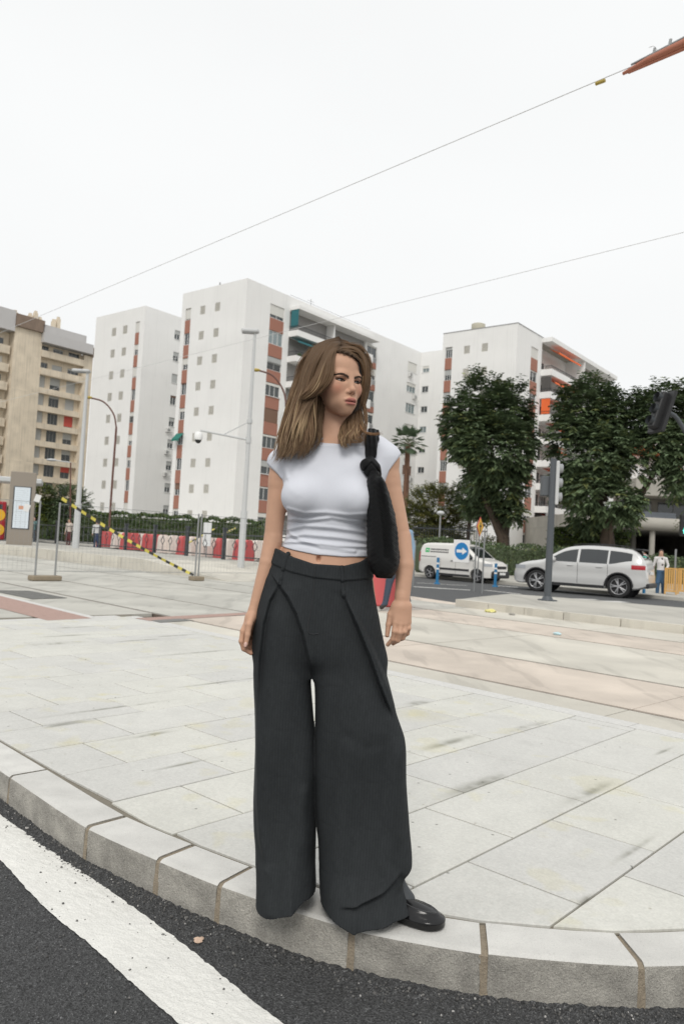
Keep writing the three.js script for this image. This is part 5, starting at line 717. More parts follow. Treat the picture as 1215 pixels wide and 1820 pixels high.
    part('tail_light', strip(...c.tail, 0.008, s, 10, 4), VM.red, t); part('headlight', strip(...c.head, 0.008, s, 10, 4), VM.lamp, t);
  }
  part('windscreen', topPatch(...c.screen, 0.20, 0.008), VM.glass, t); if (c.rearGlass) part('rear_window', topPatch(...c.rearGlass, 0.2, 0.008), VM.glass, t);
  return { t, hw, H, strip };
}
function thingWheel(c, s) {
  const tyre = new THREE.LatheGeometry([[c.wr * 0.70, -0.10], [c.wr * 0.92, -0.11], [c.wr * 0.985, -0.085], [c.wr, -0.05], [c.wr, 0.05], [c.wr * 0.985, 0.085], [c.wr * 0.92, 0.11], [c.wr * 0.70, 0.10]].map((p) => new THREE.Vector2(...p)), 40); tyre.rotateX(Math.PI / 2);
  const rim = [], r = c.wr * 0.71, n = c.spokes, o = s * 0.085; const ringG = new THREE.TorusGeometry(r - 0.008, 0.014, 8, 40); ringG.translate(0, 0, o); rim.push(ringG);
  for (let i = 0; i < n; i++) { const a = i / n * Math.PI * 2; for (const da of c.twin ? [-0.15, 0.17] : [0]) rim.push(bar([0.035 * Math.cos(a), 0.035 * Math.sin(a), o * 0.9], [(r - 0.01) * Math.cos(a + da), (r - 0.01) * Math.sin(a + da), o], 0.026, c.twin ? 0.016 : 0.03, 6)); }
  rim.push(xf(new THREE.CylinderGeometry(0.055, 0.055, 0.03, 16), { r: [Math.PI / 2, 0, 0], p: [0, 0, o] })); const hub = xf(new THREE.CylinderGeometry(r, r, 0.02, 30), { r: [Math.PI / 2, 0, 0], p: [0, 0, s * 0.03] }); return { tyre, rim: merge(rim), hub };
}
{ // silver-white SUV heading left
  const v = vehicle({ name: 'parked_car', label: 'silver white SUV heading left on the road behind the island', pos: [8.42, 0.0, -26.1], turn: 147.5 * D2R, front: 1.36, rear: -1.34, wr: 0.375, sill: 0.27, belt: 1.07, roof: 1.66, tumble: 0.30, arch: true, spokes: 5, twin: true, rimM: VM.alloy,
    paint: new THREE.MeshPhysicalMaterial({ color: lin(0.60, 0.60, 0.59), roughness: 0.3, metalness: 0.15, clearcoat: 0.9, clearcoatRoughness: 0.06 }),
    top: [[-2.18, 0.72], [-2.15, 1.0], [-2.08, 1.22], [-1.93, 1.43], [-1.76, 1.555], [-1.35, 1.625], [-0.6, 1.665], [0.0, 1.645], [0.45, 1.55], [0.85, 1.33], [1.15, 1.14], [1.4, 1.08], [1.8, 1.01], [2.08, 0.92], [2.24, 0.80], [2.32, 0.60]], bottom: [[-2.18, 0.42], [-1.9, 0.3], [-1.5, 0.27], [1.6, 0.27], [2.1, 0.27], [2.32, 0.40]],
    plan: [[-2.18, 0.70], [-2.05, 0.83], [-1.7, 0.90], [-0.8, 0.92], [0.8, 0.92], [1.45, 0.91], [1.85, 0.85], [2.12, 0.72], [2.26, 0.56], [2.32, 0.44]],
    windows: () => [[-1.72, -1.02], [-0.96, -0.06], [0.02, 0.98]], doors: [-0.99, -0.02, 0.92], handles: [-0.72, 0.24], mirror: 0.78, tail: [-2.13, -1.72, 0.95, 1.09], head: [1.78, 2.2, 0.76, 0.88], screen: [0.42, 1.06], rearGlass: [-2.06, -1.76] });
  for (const s of [-1, 1]) part('roof_rail', tube([[-1.5, 1.63, s * 0.58], [-1.3, 1.70, s * 0.60], [-0.2, 1.71, s * 0.61], [0.2, 1.66, s * 0.6]], 0.014, 20, 6), VM.trim, v.t);
  part('rear_bumper', rbox(-2.25, -2.0, 0.36, 0.52, -0.72, 0.72, 0.05), VM.trim, v.t); part('number_plate', box(-2.20, -2.185, 0.80, 0.91, -0.26, 0.26), VM.plate, v.t); part('exhaust_trim', box(-2.24, -2.1, 0.40, 0.45, -0.6, -0.35), VM.alloy, v.t); part('spoiler', rbox(-1.98, -1.7, 1.575, 1.625, -0.55, 0.55, 0.02), VM.trim, v.t); part('front_grille', rbox(2.22, 2.33, 0.45, 0.66, -0.45, 0.45, 0.03), VM.trim, v.t);
}
{ // white panel van facing right
  const dirt = tex(256, 256, (i, j) => { const n = fbm2(i / 24, j / 24, 4, 11); return [0.95 + 0.05 * n, 0.94 + 0.05 * n, 0.92 + 0.06 * n]; });
  const v = vehicle({ name: 'panel_van', label: 'white panel van with green and black lettering parked before the hedge', category: 'van', pos: [5.08, 0.0, -31.3], turn: -43 * D2R, front: 1.40, rear: -1.38, wr: 0.32, sill: 0.25, belt: 1.08, roof: 1.83, tumble: 0.16, arch: false, spokes: 5, twin: false, rimM: VM.steelRim, handleM: VM.trim, mirrorM: VM.trim,
    paint: new THREE.MeshPhysicalMaterial({ color: lin(0.78, 0.78, 0.77), roughness: 0.35, clearcoat: 0.6, clearcoatRoughness: 0.1, map: dirt }),
    top: [[-2.12, 0.9], [-2.10, 1.35], [-2.0, 1.68], [-1.8, 1.80], [-1.0, 1.84], [0.2, 1.84], [0.55, 1.76], [0.9, 1.55], [1.25, 1.28], [1.45, 1.16], [1.8, 1.08], [2.1, 0.96], [2.24, 0.80], [2.28, 0.6]], bottom: [[-2.12, 0.4], [-1.8, 0.27], [2.0, 0.25], [2.28, 0.34]], plan: [[-2.12, 0.80], [-1.9, 0.89], [0.8, 0.90], [1.5, 0.88], [1.95, 0.80], [2.18, 0.66], [2.28, 0.5]],
    windows: () => [[0.26, 1.16]], doors: [-0.72, 0.18, 1.2], handles: [0.0, 0.36], mirror: 1.0, tail: [-2.11, -2.0, 0.85, 1.35], head: [1.78, 2.16, 0.82, 0.96], screen: [0.62, 1.38], rearGlass: null });
  const t = v.t; t.scale.setScalar(0.82); part('front_bumper', rbox(1.95, 2.31, 0.27, 0.62, -0.70, 0.70, 0.08), VM.trim, t); part('front_grille', rbox(2.2, 2.285, 0.72, 0.86, -0.40, 0.40, 0.03), VM.trim, t); part('number_plate', box(2.312, 2.32, 0.44, 0.55, -0.26, 0.26), VM.plate, t);
  const y0 = 1.36; const onSide = (x, y) => v.hw(x, y) + 0.006; part('door_rail', v.strip(-1.95, -1.0, 1.12, 1.15, 0.006, 1, 8, 1), VM.seam, t);
  part('side_moulding', v.strip(-0.9, 0.98, 0.52, 0.62, 0.012, 1, 10, 1), VM.trim, t);
  const logo = part('logo_mark', v.strip(-1.72, -1.46, 1.34, 1.56, 0.006, 1, 3, 3), mat(lin(0.05, 0.42, 0.14), 0.5), t); part('logo_cut', v.strip(-1.66, -1.50, 1.44, 1.47, 0.010, 1, 2, 1), SM.white, logo);
  const R = rng(6); for (let k = 0; k < 2; k++) { let x = -1.40; const end = -0.28; while (x < end) { const w = 0.05 + 0.04 * R(); part('letter_stroke', v.strip(x, x + w, 1.47 - k * 0.12, 1.545 - k * 0.12 - 0.01 * R(), 0.006, 1, 1, 1), SM.black, t); x += w + 0.022; } }
}
// ------------------------------------------------------------------ passers-by
function figure(label, base, turn, j, looks, cell = 0.011) { // j: joints in metres above the ground, facing +z
  const t = thing('person', label, 'person', base, turn); const B = []; const add = (a, ra, b, rb, k) => B.push([limb(a, ra, b, rb), k]);
  const head = ell(j.head[0], j.head[1], j.head[2], 0.075, 0.108, 0.09), jaw = ell(j.head[0], j.head[1] - 0.06, j.head[2] + 0.025, 0.05, 0.055, 0.06), nose = ell(j.head[0], j.head[1] - 0.02, j.head[2] + 0.095, 0.012, 0.018, 0.016);
  add([j.head[0], j.head[1] - 0.08, j.head[2] - 0.01], 0.05, j.neck, 0.052, 0.03); add(j.neck, 0.07, j.chest, 0.125, 0.08); add(j.chest, 0.125, j.hip, 0.12, 0.05); for (const s of ['L', 'R']) { const q = j[s]; add(j.neck, 0.05, q.sh, 0.055, 0.05); add(q.sh, 0.055, q.el, 0.042, 0.02); add(q.el, 0.04, q.wr, 0.03, 0.015); add(q.wr, 0.028, q.hd, 0.026, 0.01); add(j.hip, 0.11, q.kn, 0.068 * (j.wide || 1), 0.05); add(q.kn, 0.068 * (j.wide || 1), q.an, 0.05 * (j.wide || 1), 0.02); add(q.an, 0.045, q.toe, 0.04, 0.02); const d = [q.hd[0] - q.wr[0], q.hd[1] - q.wr[1], q.hd[2] - q.wr[2]], l = Math.hypot(...d); for (let f = -2; f <= 2; f++) add([q.hd[0], q.hd[1], q.hd[2] + f * 0.011], 0.011, [q.hd[0] + d[0] / l * 0.07, q.hd[1] + d[1] / l * 0.07, q.hd[2] + f * 0.014 + (f === 2 ? 0.02 : 0)], 0.008, 0.006); }
  const F = (x, y, z) => { let d = smin(head(x, y, z), jaw(x, y, z), 0.03); d = smin(d, nose(x, y, z), 0.012); for (const [f, k] of B) d = smin(d, f(x, y, z), k); return d; };
  part('body', netMesh(F, [-0.5, -0.02, -0.55], [0.5, 1.88, 0.55], cell, { paint: (x, y, z) => looks.paint(x, y, z, j) }), new THREE.MeshStandardMaterial({ color: 0xffffff, vertexColors: true, roughness: 0.75 }), t);
  const hf = ell(j.head[0], j.head[1] + 0.02, j.head[2] - 0.015, 0.088, 0.115, 0.10), long = looks.longHair ? limb([j.head[0], j.head[1] - 0.02, j.head[2] - 0.05], 0.085, [j.head[0] + looks.longHair[0], j.head[1] + looks.longHair[1], j.head[2] + looks.longHair[2]], 0.05) : null;
  part('hair', netMesh((x, y, z) => { let d = smax(hf(x, y, z), z - j.head[2] - 0.045 - 0.5 * Math.max(0, y - j.head[1] - 0.05), 0.01); if (long) d = smin(d, smax(long(x, y, z), looks.front ? -1 : z - j.head[2] - 0.03, 0.01), 0.03); return d + 0.006 * (noise3(x * 60, y * 12, z * 60) - 0.5); }, [-0.3, j.head[1] - 0.6, -0.4], [0.3, j.head[1] + 0.2, 0.35], 0.01, { slack: 1.6 }), mat(looks.hair, 0.6), t); return t;
}
const skinC = [0.50, 0.30, 0.21];
{ // walker in white top and jeans at the right
  const p = [11.563, 0, -27.33]; const j = { head: [0.0, 1.56, 0.02], neck: [0, 1.40, 0], chest: [0, 1.22, 0], hip: [0, 0.92, 0], wide: 1.15, L: { sh: [-0.17, 1.36, 0], el: [-0.23, 1.10, -0.02], wr: [-0.25, 0.87, 0.05], hd: [-0.25, 0.80, 0.06], kn: [-0.08, 0.50, 0.06], an: [-0.08, 0.09, 0.0], toe: [-0.09, 0.04, 0.12] }, R: { sh: [0.17, 1.36, 0], el: [0.25, 1.12, 0.02], wr: [0.16, 0.96, 0.16], hd: [0.11, 0.94, 0.19], kn: [0.10, 0.50, 0.02], an: [0.12, 0.09, -0.12], toe: [0.12, 0.05, 0.0] } };
  figure('person in white top and blue jeans walking beside the silver car', [p[0], 0.0, p[2]], -0.35, j, { hair: lin(0.03, 0.02, 0.016), longHair: [0.04, -0.42, 0.06], front: true, paint: (x, y, z) => y < 0.09 ? [0.6, 0.6, 0.6] : y < 0.95 && Math.abs(x) < 0.2 ? [0.05, 0.11, 0.20] : y > 1.43 ? skinC : (Math.abs(x) > 0.2 && y < 0.88) || (x > 0.06 && z > 0.14 && y < 1.0) ? skinC : [0.66, 0.64, 0.63] });
}
{ // walker in a denim shirt, mostly behind the woman
  const p = [1.077, 0.14, -13.731]; const j = { head: [0, 1.60, 0.02], neck: [0, 1.45, 0], chest: [0, 1.26, 0], hip: [0, 0.95, 0], L: { sh: [-0.19, 1.40, 0], el: [-0.22, 1.12, 0.06], wr: [-0.18, 0.90, 0.18], hd: [-0.17, 0.83, 0.22], kn: [-0.09, 0.52, 0.16], an: [-0.09, 0.12, 0.30], toe: [-0.09, 0.06, 0.44] }, R: { sh: [0.19, 1.40, 0], el: [0.25, 1.14, -0.03], wr: [0.27, 0.92, 0.02], hd: [0.27, 0.84, 0.03], kn: [0.09, 0.50, -0.06], an: [0.09, 0.16, -0.30], toe: [0.09, 0.06, -0.20] } };
  figure('person in light denim shirt walking behind the woman, mostly hidden', [p[0], 0.14, p[2]], -0.5, j, { hair: lin(0.04, 0.03, 0.02), paint: (x, y, z) => y < 0.10 ? [0.03, 0.025, 0.022] : y < 0.98 && Math.abs(x) < 0.2 ? [0.035, 0.05, 0.075] : y > 1.48 ? skinC : y < 0.92 ? skinC : [0.22, 0.32, 0.43] });
}
{ // people waiting behind the railing
  const mk = (p, lab, top, leg, hair, turn) => { const j = { head: [0, 1.58, 0.02], neck: [0, 1.42, 0], chest: [0, 1.24, 0], hip: [0, 0.93, 0], L: { sh: [-0.18, 1.38, 0], el: [-0.22, 1.1, 0], wr: [-0.22, 0.88, 0.06], hd: [-0.22, 0.8, 0.08], kn: [-0.09, 0.5, 0.03], an: [-0.09, 0.09, 0], toe: [-0.09, 0.04, 0.12] }, R: { sh: [0.18, 1.38, 0], el: [0.22, 1.1, 0], wr: [0.2, 0.88, 0.08], hd: [0.2, 0.8, 0.1], kn: [0.09, 0.5, 0.03], an: [0.09, 0.09, 0], toe: [0.09, 0.04, 0.12] } }; figure(lab, [p[0], 0.1, p[2]], turn, j, { hair, paint: (x, y) => y < 0.09 ? [0.05, 0.05, 0.05] : y < 0.95 && Math.abs(x) < 0.19 ? leg : y > 1.45 || y < 0.9 ? skinC : top }, 0.02); };
  mk([-18.217, -0.086, -45], 'person in teal top behind the railing, beside the map column', [0.10, 0.2, 0.2], [0.08, 0.1, 0.12], lin(0.03, 0.02, 0.02), 0.5); mk([-16.087, 0.033, -45], 'person in pale top and dark skirt behind the railing near the grey pole', [0.6, 0.52, 0.45], [0.12, 0.03, 0.03], lin(0.03, 0.02, 0.02), -0.3); mk([-14.444, -0.042, -45], 'person in white top behind the railing, right of the grey pole', [0.65, 0.65, 0.63], [0.04, 0.06, 0.12], lin(0.02, 0.02, 0.02), 0.2);
}


// ------------------------------------------------------------------ trees, hedges, palms
const leafT = tex(128, 128, (i, j) => 0.75 + 0.25 * fbm2(i / 12, j / 12, 3));
const leafM = (r = 0.6) => new THREE.MeshPhysicalMaterial({ color: 0xffffff, vertexColors: true, roughness: r, side: THREE.DoubleSide, specularIntensity: 0.35 });
const foliageM = leafM(0.55), barkM = mat(lin(0.115, 0.085, 0.062), 0.95, { map: rept(blotchT, 1.2), bumpMap: rept(bumpT, 1), bumpScale: 0.03 });
// collects many small pointed leaves into one geometry
class Leaves {
  constructor() { this.p = []; this.c = []; }
  leaf(o, d, side, l, w, col) { // a folded blade: base, two shoulders, tip
    const mx = o[0] + d[0] * l * 0.45, my = o[1] + d[1] * l * 0.45, mz = o[2] + d[2] * l * 0.45, tx = o[0] + d[0] * l, ty = o[1] + d[1] * l - l * 0.12, tz = o[2] + d[2] * l;
    const a = [mx + side[0] * w, my + side[1] * w + w * 0.25, mz + side[2] * w], b = [mx - side[0] * w, my - side[1] * w + w * 0.25, mz - side[2] * w];
    for (const t of [[o, a, [tx, ty, tz]], [o, [tx, ty, tz], b]]) for (const v of t) { this.p.push(v[0], v[1], v[2]); this.c.push(col[0], col[1], col[2]); }
  }
  geo() { const g = new THREE.BufferGeometry(); g.setAttribute('position', new THREE.Float32BufferAttribute(this.p, 3)); g.setAttribute('color', new THREE.Float32BufferAttribute(this.c, 3)); g.computeVertexNormals(); return g; }
}
const nrm = (v) => { const l = Math.hypot(...v) || 1; return [v[0] / l, v[1] / l, v[2] / l]; }, crs = (a, b) => [a[1] * b[2] - a[2] * b[1], a[2] * b[0] - a[0] * b[2], a[0] * b[1] - a[1] * b[0]];
// sprays of drooping leaflets through the shell of several lobes [x,y,z, rx,ry,rz]
function crown(lobes, n, seed, { leaf = 0.24, wid = 0.06, per = 8, cols, droop = 0.5, spread = 0.35, keep = 0 } = {}) {
  const topY = Math.max(...lobes.map((l) => l[1] + l[4])); const R = rng(seed), L = new Leaves(), vol = lobes.map((l) => l[3] * l[4] + l[3] * l[5]), tot = vol.reduce((a, b) => a + b, 0);
  for (let i = 0; i < n; i++) {
    let q = R() * tot, k = 0; while (k < lobes.length - 1 && (q -= vol[k]) > 0) k++; const l = lobes[k];
    const u = R() * 2 - 1, th = R() * 6.2832, s = Math.sqrt(1 - u * u), dir = [s * Math.cos(th), u, s * Math.sin(th)];
    const wob = 0.80 + 0.42 * noise3(dir[0] * 2.6 + seed, dir[1] * 2.6 + k * 9, dir[2] * 2.6) + 0.16 * (noise3(dir[0] * 8 + seed, dir[1] * 8, dir[2] * 8) - 0.5); const rr = wob * (0.45 + 0.55 * Math.pow(R(), 0.4));
    const o = [l[0] + dir[0] * l[3] * rr, l[1] + dir[1] * l[4] * rr, l[2] + dir[2] * l[5] * rr]; if (keep && noise3(o[0] * 0.9 + seed, o[1] * 0.9, o[2] * 0.9) < keep) continue;
    const up = clamp((o[1] - topY + 2.6) / 2.6); const out = nrm([dir[0] + (R() - 0.5) * 0.9, dir[1] * 0.6 + 0.25 - droop * R() + up * 0.9, dir[2] + (R() - 0.5) * 0.9]), len = spread * (0.6 + 0.8 * R()) * (1 + 0.5 * up); const c0 = cols[Math.floor(R() * R() * cols.length)], br = 0.7 + 0.6 * R();
    let sd = nrm(crs(out, [0, 1, 0.01]));
    for (let j = 0; j < per; j++) { const t = (j + 1) / per, b = [o[0] + out[0] * len * t, o[1] + out[1] * len * t - droop * 0.35 * len * t * t, o[2] + out[2] * len * t]; const sg = j % 2 ? 1 : -1, d = nrm([out[0] * 0.7 + sd[0] * sg + (R() - 0.5) * 0.4, out[1] * 0.7 + sd[1] * sg - 0.35 * droop - 0.3 * R(), out[2] * 0.7 + sd[2] * sg + (R() - 0.5) * 0.4]); const side = nrm(crs(d, [R() - 0.5, 1.2, R() - 0.5])); const v = br * (0.85 + 0.3 * R()); L.leaf(b, d, side, leaf * (0.55 + 0.9 * R()), wid * (0.7 + 0.6 * R()), [c0[0] * v, c0[1] * v, c0[2] * v]); }
  }
  return L.geo();
}
function trunkGeo(base, segs) { // list of [from, r0, to, r1, bend]
  const g = []; for (const [a, ra, b, rb, bend = [0, 0, 0]] of segs) { const c = new THREE.CatmullRomCurve3([V(...a), V((a[0] + b[0]) / 2 + bend[0], (a[1] + b[1]) / 2 + bend[1], (a[2] + b[2]) / 2 + bend[2]), V(...b)]); const t = new THREE.TubeGeometry(c, 10, 1, 9, false); const p = t.attributes.position; for (let i = 0; i <= 10; i++) { const q = c.getPointAt(i / 10), r = lerp(ra, rb, i / 10) * (i === 0 ? 1.18 : 1); for (let j = 0; j <= 9; j++) { const k = i * 10 + j, x = p.getX(k) - q.x, y = p.getY(k) - q.y, z = p.getZ(k) - q.z, n = 1 + 0.14 * (noise3(x * 3 + a[0], (q.y + y) * 2, z * 3) - 0.5); p.setXYZ(k, q.x + x * r * n, q.y + y * r * n, q.z + z * r * n); } } t.computeVertexNormals(); g.push(t); } return merge(g);
}
const GREEN = [[0.12, 0.165, 0.085], [0.10, 0.14, 0.075], [0.155, 0.195, 0.085], [0.21, 0.235, 0.09]];
const OLIVE = [[0.17, 0.18, 0.055], [0.13, 0.15, 0.05], [0.23, 0.215, 0.07], [0.10, 0.125, 0.042]];
{ // the tree in front of the right-hand block
  const B = [8.945, 1.128, -43]; const t = thing('street_tree', 'dense green street tree left of the traffic light, in front of the right white block', 'tree', [B[0], 0.1, B[2]], 0, 'street trees');
  const q = (x, y, z = 0) => { const k = 43 / 1346; return [(x - 884) * k + (y - 985) * 0.0018, (986 - y) * k + 0.25, z]; };
  part('trunk', trunkGeo(B, [[[0, -0.1, 0], 0.52, q(895, 930), 0.36, [0.1, 0, 0]], [q(895, 932), 0.34, q(860, 860, 0.3), 0.16], [q(895, 932), 0.30, q(915, 850, -0.3), 0.15], [q(890, 900), 0.2, q(872, 740, 0), 0.08], [q(908, 880), 0.16, q(928, 760, 0.4), 0.07], [q(868, 880), 0.14, q(822, 790, 0.5), 0.06]]), barkM, t);
  const lob = [[868, 690, 1.55, 1.75], [905, 700, 1.3, 2.0], [830, 735, 1.35, 2.0], [870, 780, 2.2, 1.9], [925, 760, 1.05, 2.2], [856, 822, 1.35, 1.3], [902, 832, 1.15, 1.3], [872, 868, 1.0, 0.8], [846, 880, 0.65, 0.5], [906, 884, 0.7, 0.5]].map(([x, y, rx, ry], i) => { const p = q(x, y, ((i * 37) % 7 - 3) * 0.3); return [p[0], p[1], p[2], rx * 0.84, ry * 0.92, rx]; });
  part('crown', crown(lob, 5000, 11, { leaf: 0.30, wid: 0.075, per: 8, cols: GREEN, droop: 0.5, spread: 0.45, keep: 0.35 }), foliageM, t);
  part('trunk_shoots', crown([[-0.55, 1.0, 0, 0.6, 0.75, 0.6]], 160, 3, { leaf: 0.2, wid: 0.05, per: 7, cols: OLIVE, spread: 0.3 }), foliageM, t);
}
{ // the spreading tree right of the traffic light
  const B = [14.495, 1.396, -40]; const t = thing('street_tree', 'dense spreading street tree behind the silver car, right edge', 'tree', [B[0], 0.1, B[2]], 0, 'street trees');
  const q = (x, y, z = 0) => { const k = 40 / 1346; return [(x - 1092) * k + (y - 988) * 0.0017, (990 - y) * k + 0.25, z]; };
  part('trunk', trunkGeo(B, [[[0, -0.1, 0], 0.5, q(1080, 905), 0.33, [-0.1, 0, 0]], [q(1080, 908), 0.3, q(1050, 820, 0.3), 0.15], [q(1082, 900), 0.26, q(1135, 850, 0.2), 0.17], [q(1135, 852, 0.2), 0.17, q(1185, 770, 0), 0.1], [q(1075, 860), 0.2, q(1075, 720, 0), 0.08], [q(1185, 772), 0.1, q(1215, 700, 0.3), 0.05]]), barkM, t);
  const lob = [[1055, 690, 1.45, 1.5], [1090, 710, 1.0, 1.6], [1024, 748, 1.1, 1.8], [1060, 780, 1.9, 1.8], [1110, 790, 1.2, 1.6], [1040, 842, 1.35, 1.0], [1085, 858, 1.2, 0.8], [1020, 828, 0.8, 0.9], [1125, 880, 0.6, 0.4], [1150, 700, 0.9, 1.3], [1185, 690, 1.3, 1.3], [1225, 720, 1.4, 1.8], [1165, 760, 1.2, 1.1], [1205, 800, 0.9, 1.3], [1250, 760, 1.4, 1.7], [1050, 892, 0.8, 0.4]].map(([x, y, rx, ry], i) => { const p = q(x, y, ((i * 29) % 7 - 3) * 0.28); return [p[0], p[1], p[2], rx * 0.84, ry * 0.92, rx]; });
  part('crown', crown(lob, 6800, 23, { leaf: 0.30, wid: 0.075, per: 8, cols: GREEN, droop: 0.65, spread: 0.48, keep: 0.34 }), foliageM, t);
}
{ // olive-green round tree above the van
  const B = [5.956, 0.349, -48]; const t = thing('garden_tree', 'round olive green tree behind the railing above the white van', 'tree', [B[0], 0.1, B[2]]);
  part('trunk', trunkGeo(B, [[[0.3, 0, 0], 0.2, [0.2, 2.4, 0], 0.13], [[0.2, 2.3, 0], 0.13, [1.0, 3.6, 0.2], 0.07], [[0.2, 2.3, 0], 0.12, [-0.7, 3.8, 0], 0.07]]), barkM, t);
  part('crown', crown([[0, 3.7, 0, 1.75, 1.35, 1.7], [-1.0, 2.6, 0, 1.2, 1.2, 1.3], [1.05, 2.5, 0, 1.15, 1.25, 1.3], [0, 1.7, 0.3, 1.6, 0.9, 1.3]], 3000, 41, { leaf: 0.17, wid: 0.05, per: 8, cols: OLIVE, droop: 0.2, spread: 0.32 }), foliageM, t);
  const p2 = [7.616, 0.495, -46]; const t2 = thing('slim_tree', 'slim brown trunk between the olive tree and the big street tree', 'tree', [p2[0], 0.1, p2[2]]); part('trunk', trunkGeo(p2, [[[0, 0, 0], 0.14, [0.15, 4.2, 0], 0.09, [0.05, 0, 0]]]), barkM, t2); part('crown', crown([[0.25, 4.4, 0, 0.9, 0.8, 0.9]], 260, 77, { leaf: 0.24, wid: 0.06, per: 8, cols: GREEN, spread: 0.36 }), foliageM, t2);
}
function fanPalm(B, h, seed, label, cr = 1) {
  const t = thing('palm_tree', label, 'palm', B); part('trunk', trunkGeo(B, [[[0, 0, 0], 0.3, [0.15, h, 0], 0.2, [0.1, 0, 0]]]), mat(lin(0.20, 0.105, 0.065), 0.95, { map: rept(blotchT, 2), bumpMap: rept(bumpT, 1), bumpScale: 0.05 }), t);
  const R = rng(seed), L = new Leaves(); for (let i = 0; i < 34; i++) { const az = i * 2.4, el = lerp(1.35, -0.75, i / 33) + (R() - 0.5) * 0.2, ce = Math.cos(el), d = [Math.cos(az) * ce, Math.sin(el), Math.sin(az) * ce], pl = (0.75 + 0.3 * R()) * cr, hub = [0.15 + d[0] * pl, h + 0.1 + d[1] * pl, d[2] * pl]; const sd = nrm(crs(d, [0, 1, 0.02])), up = crs(sd, d); L.leaf([0.15, h, 0], d, sd, pl, 0.03, [0.10, 0.12, 0.05]);
    for (let k = -7; k <= 7; k++) { const a = k / 7 * 1.35, dd = nrm([d[0] * Math.cos(a) + sd[0] * Math.sin(a), d[1] * Math.cos(a) + sd[1] * Math.sin(a) - 0.12, d[2] * Math.cos(a) + sd[2] * Math.sin(a)]); const v = 0.8 + 0.4 * R(); L.leaf(hub, dd, nrm(crs(dd, up)), (0.75 - 0.03 * Math.abs(k)) * cr, 0.055 * cr, [0.10 * v, 0.145 * v, 0.085 * v]); } }
  part('fronds', L.geo(), foliageM, t); return t;
}
{ const B = [4.947, 0.608, -62]; fanPalm([B[0], 0.1, B[2]], 9.6, 5, 'fan palm standing in front of the white blocks beside the woman', 1.0); }
{ // date palm fronds reaching in from the right edge
  const B = [21.404, 1.372, -42]; const t = thing('palm_tree', 'feathery palm with arching fronds reaching in at the right edge', 'palm', [B[0], 0.1, B[2]]); part('trunk', trunkGeo(B, [[[0, 0, 0], 0.3, [0, 3.6, 0], 0.26]]), barkM, t);
  const R = rng(19), L = new Leaves(); for (let i = 0; i < 26; i++) { const az = i * 2.4, rise = 0.4 + 0.9 * R(), len = 2.6 + R() * 0.6; let prev = null; for (let k = 0; k <= 26; k++) { const u = k / 26, x = Math.cos(az) * len * u, z = Math.sin(az) * len * u, y = 3.6 + rise * Math.sin(u * 2.6) * 1.3 - u * u * 0.9; const p = [x, y, z]; if (prev) { const d = nrm([p[0] - prev[0], p[1] - prev[1], p[2] - prev[2]]), s = nrm(crs(d, [0, 1, 0])); L.leaf(prev, d, s, 0.14, 0.02, [0.12, 0.11, 0.05]); for (const g of [-1, 1]) { const dd = nrm([d[0] * 0.6 + s[0] * g, d[1] * 0.6 + s[1] * g - 0.35, d[2] * 0.6 + s[2] * g]); L.leaf(p, dd, nrm(crs(dd, [0, 1, 0.1])), 0.42 * Math.sin(0.3 + u * 2.6), 0.022, [0.10 + 0.05 * R(), 0.13 + 0.04 * R(), 0.05]); } } prev = p; } } part('fronds', L.geo(), foliageM, t);
}
function hedge(a, b, h, th, seed, label, n, cols = GREEN, name = 'hedge', leaf = 0.10) {
  const mx = (a[0] + b[0]) / 2, mz = (a[1] + b[1]) / 2, dx = b[0] - a[0], dz = b[1] - a[1], l = Math.hypot(dx, dz); const t = thing(name, label, 'hedge', [mx, 0.1, mz], -Math.atan2(dz, dx)); const R = rng(seed), L = new Leaves();
  for (let i = 0; i < n; i++) { const x = (R() - 0.5) * l, f = R(); let y, z; if (f < 0.42) { y = h + (noise2(x * 1.3 + seed, 4) - 0.5) * 0.35 + (R() - 0.5) * 0.22; z = (R() - 0.5) * th; } else { y = R() * h; z = (f < 0.85 ? 0.5 : -0.5) * th + (noise2(x * 2 + seed, y * 3) - 0.5) * 0.3 + (R() - 0.5) * 0.15; } const c = cols[Math.floor(R() * R() * cols.length)], v = 0.7 + 0.6 * R(), d = nrm([R() - 0.5, R() * 0.8, R() - 0.4]); L.leaf([x, y, z], d, nrm(crs(d, [R(), 1, R()])), leaf * (0.7 + R()), leaf * 0.42, [c[0] * v, c[1] * v, c[2] * v]); }
  part('foliage', L.geo(), foliageM, t); const core = new RoundedBoxGeometry(l, h * 0.94, th * 0.86, 3, 0.2); core.translate(0, h * 0.47, 0); part('inner_twigs', core, mat(lin(0.075, 0.095, 0.05), 0.95), t); return t;
}
{ const a = [3.734, 0.1, -35.145], b = [10.168, 0.1, -41.783]; hedge([a[0], a[2]], [b[0] + 1.5, b[2] + 0.5], 1.42, 1.1, 61, 'clipped dark green hedge behind the white van', 5200); }
{ const a = [8.642, 0.1, -38.425], b = [24.301, 0.1, -41.021]; hedge([a[0] + 2.6, a[2] - 1.0], [b[0], b[2]], 1.35, 1.1, 62, 'clipped dark green hedge running behind the silver car', 8200); }
{ const a = [11.846, 1.29, -43], b = [16.152, 1.531, -43]; hedge([a[0], a[2]], [b[0], b[2]], 2.5, 1.3, 63, 'loose leafy shrub bed under the spreading street tree', 3600, [[0.10, 0.14, 0.035], [0.06, 0.10, 0.028], [0.15, 0.17, 0.05]], 'shrub_bed', 0.17); }
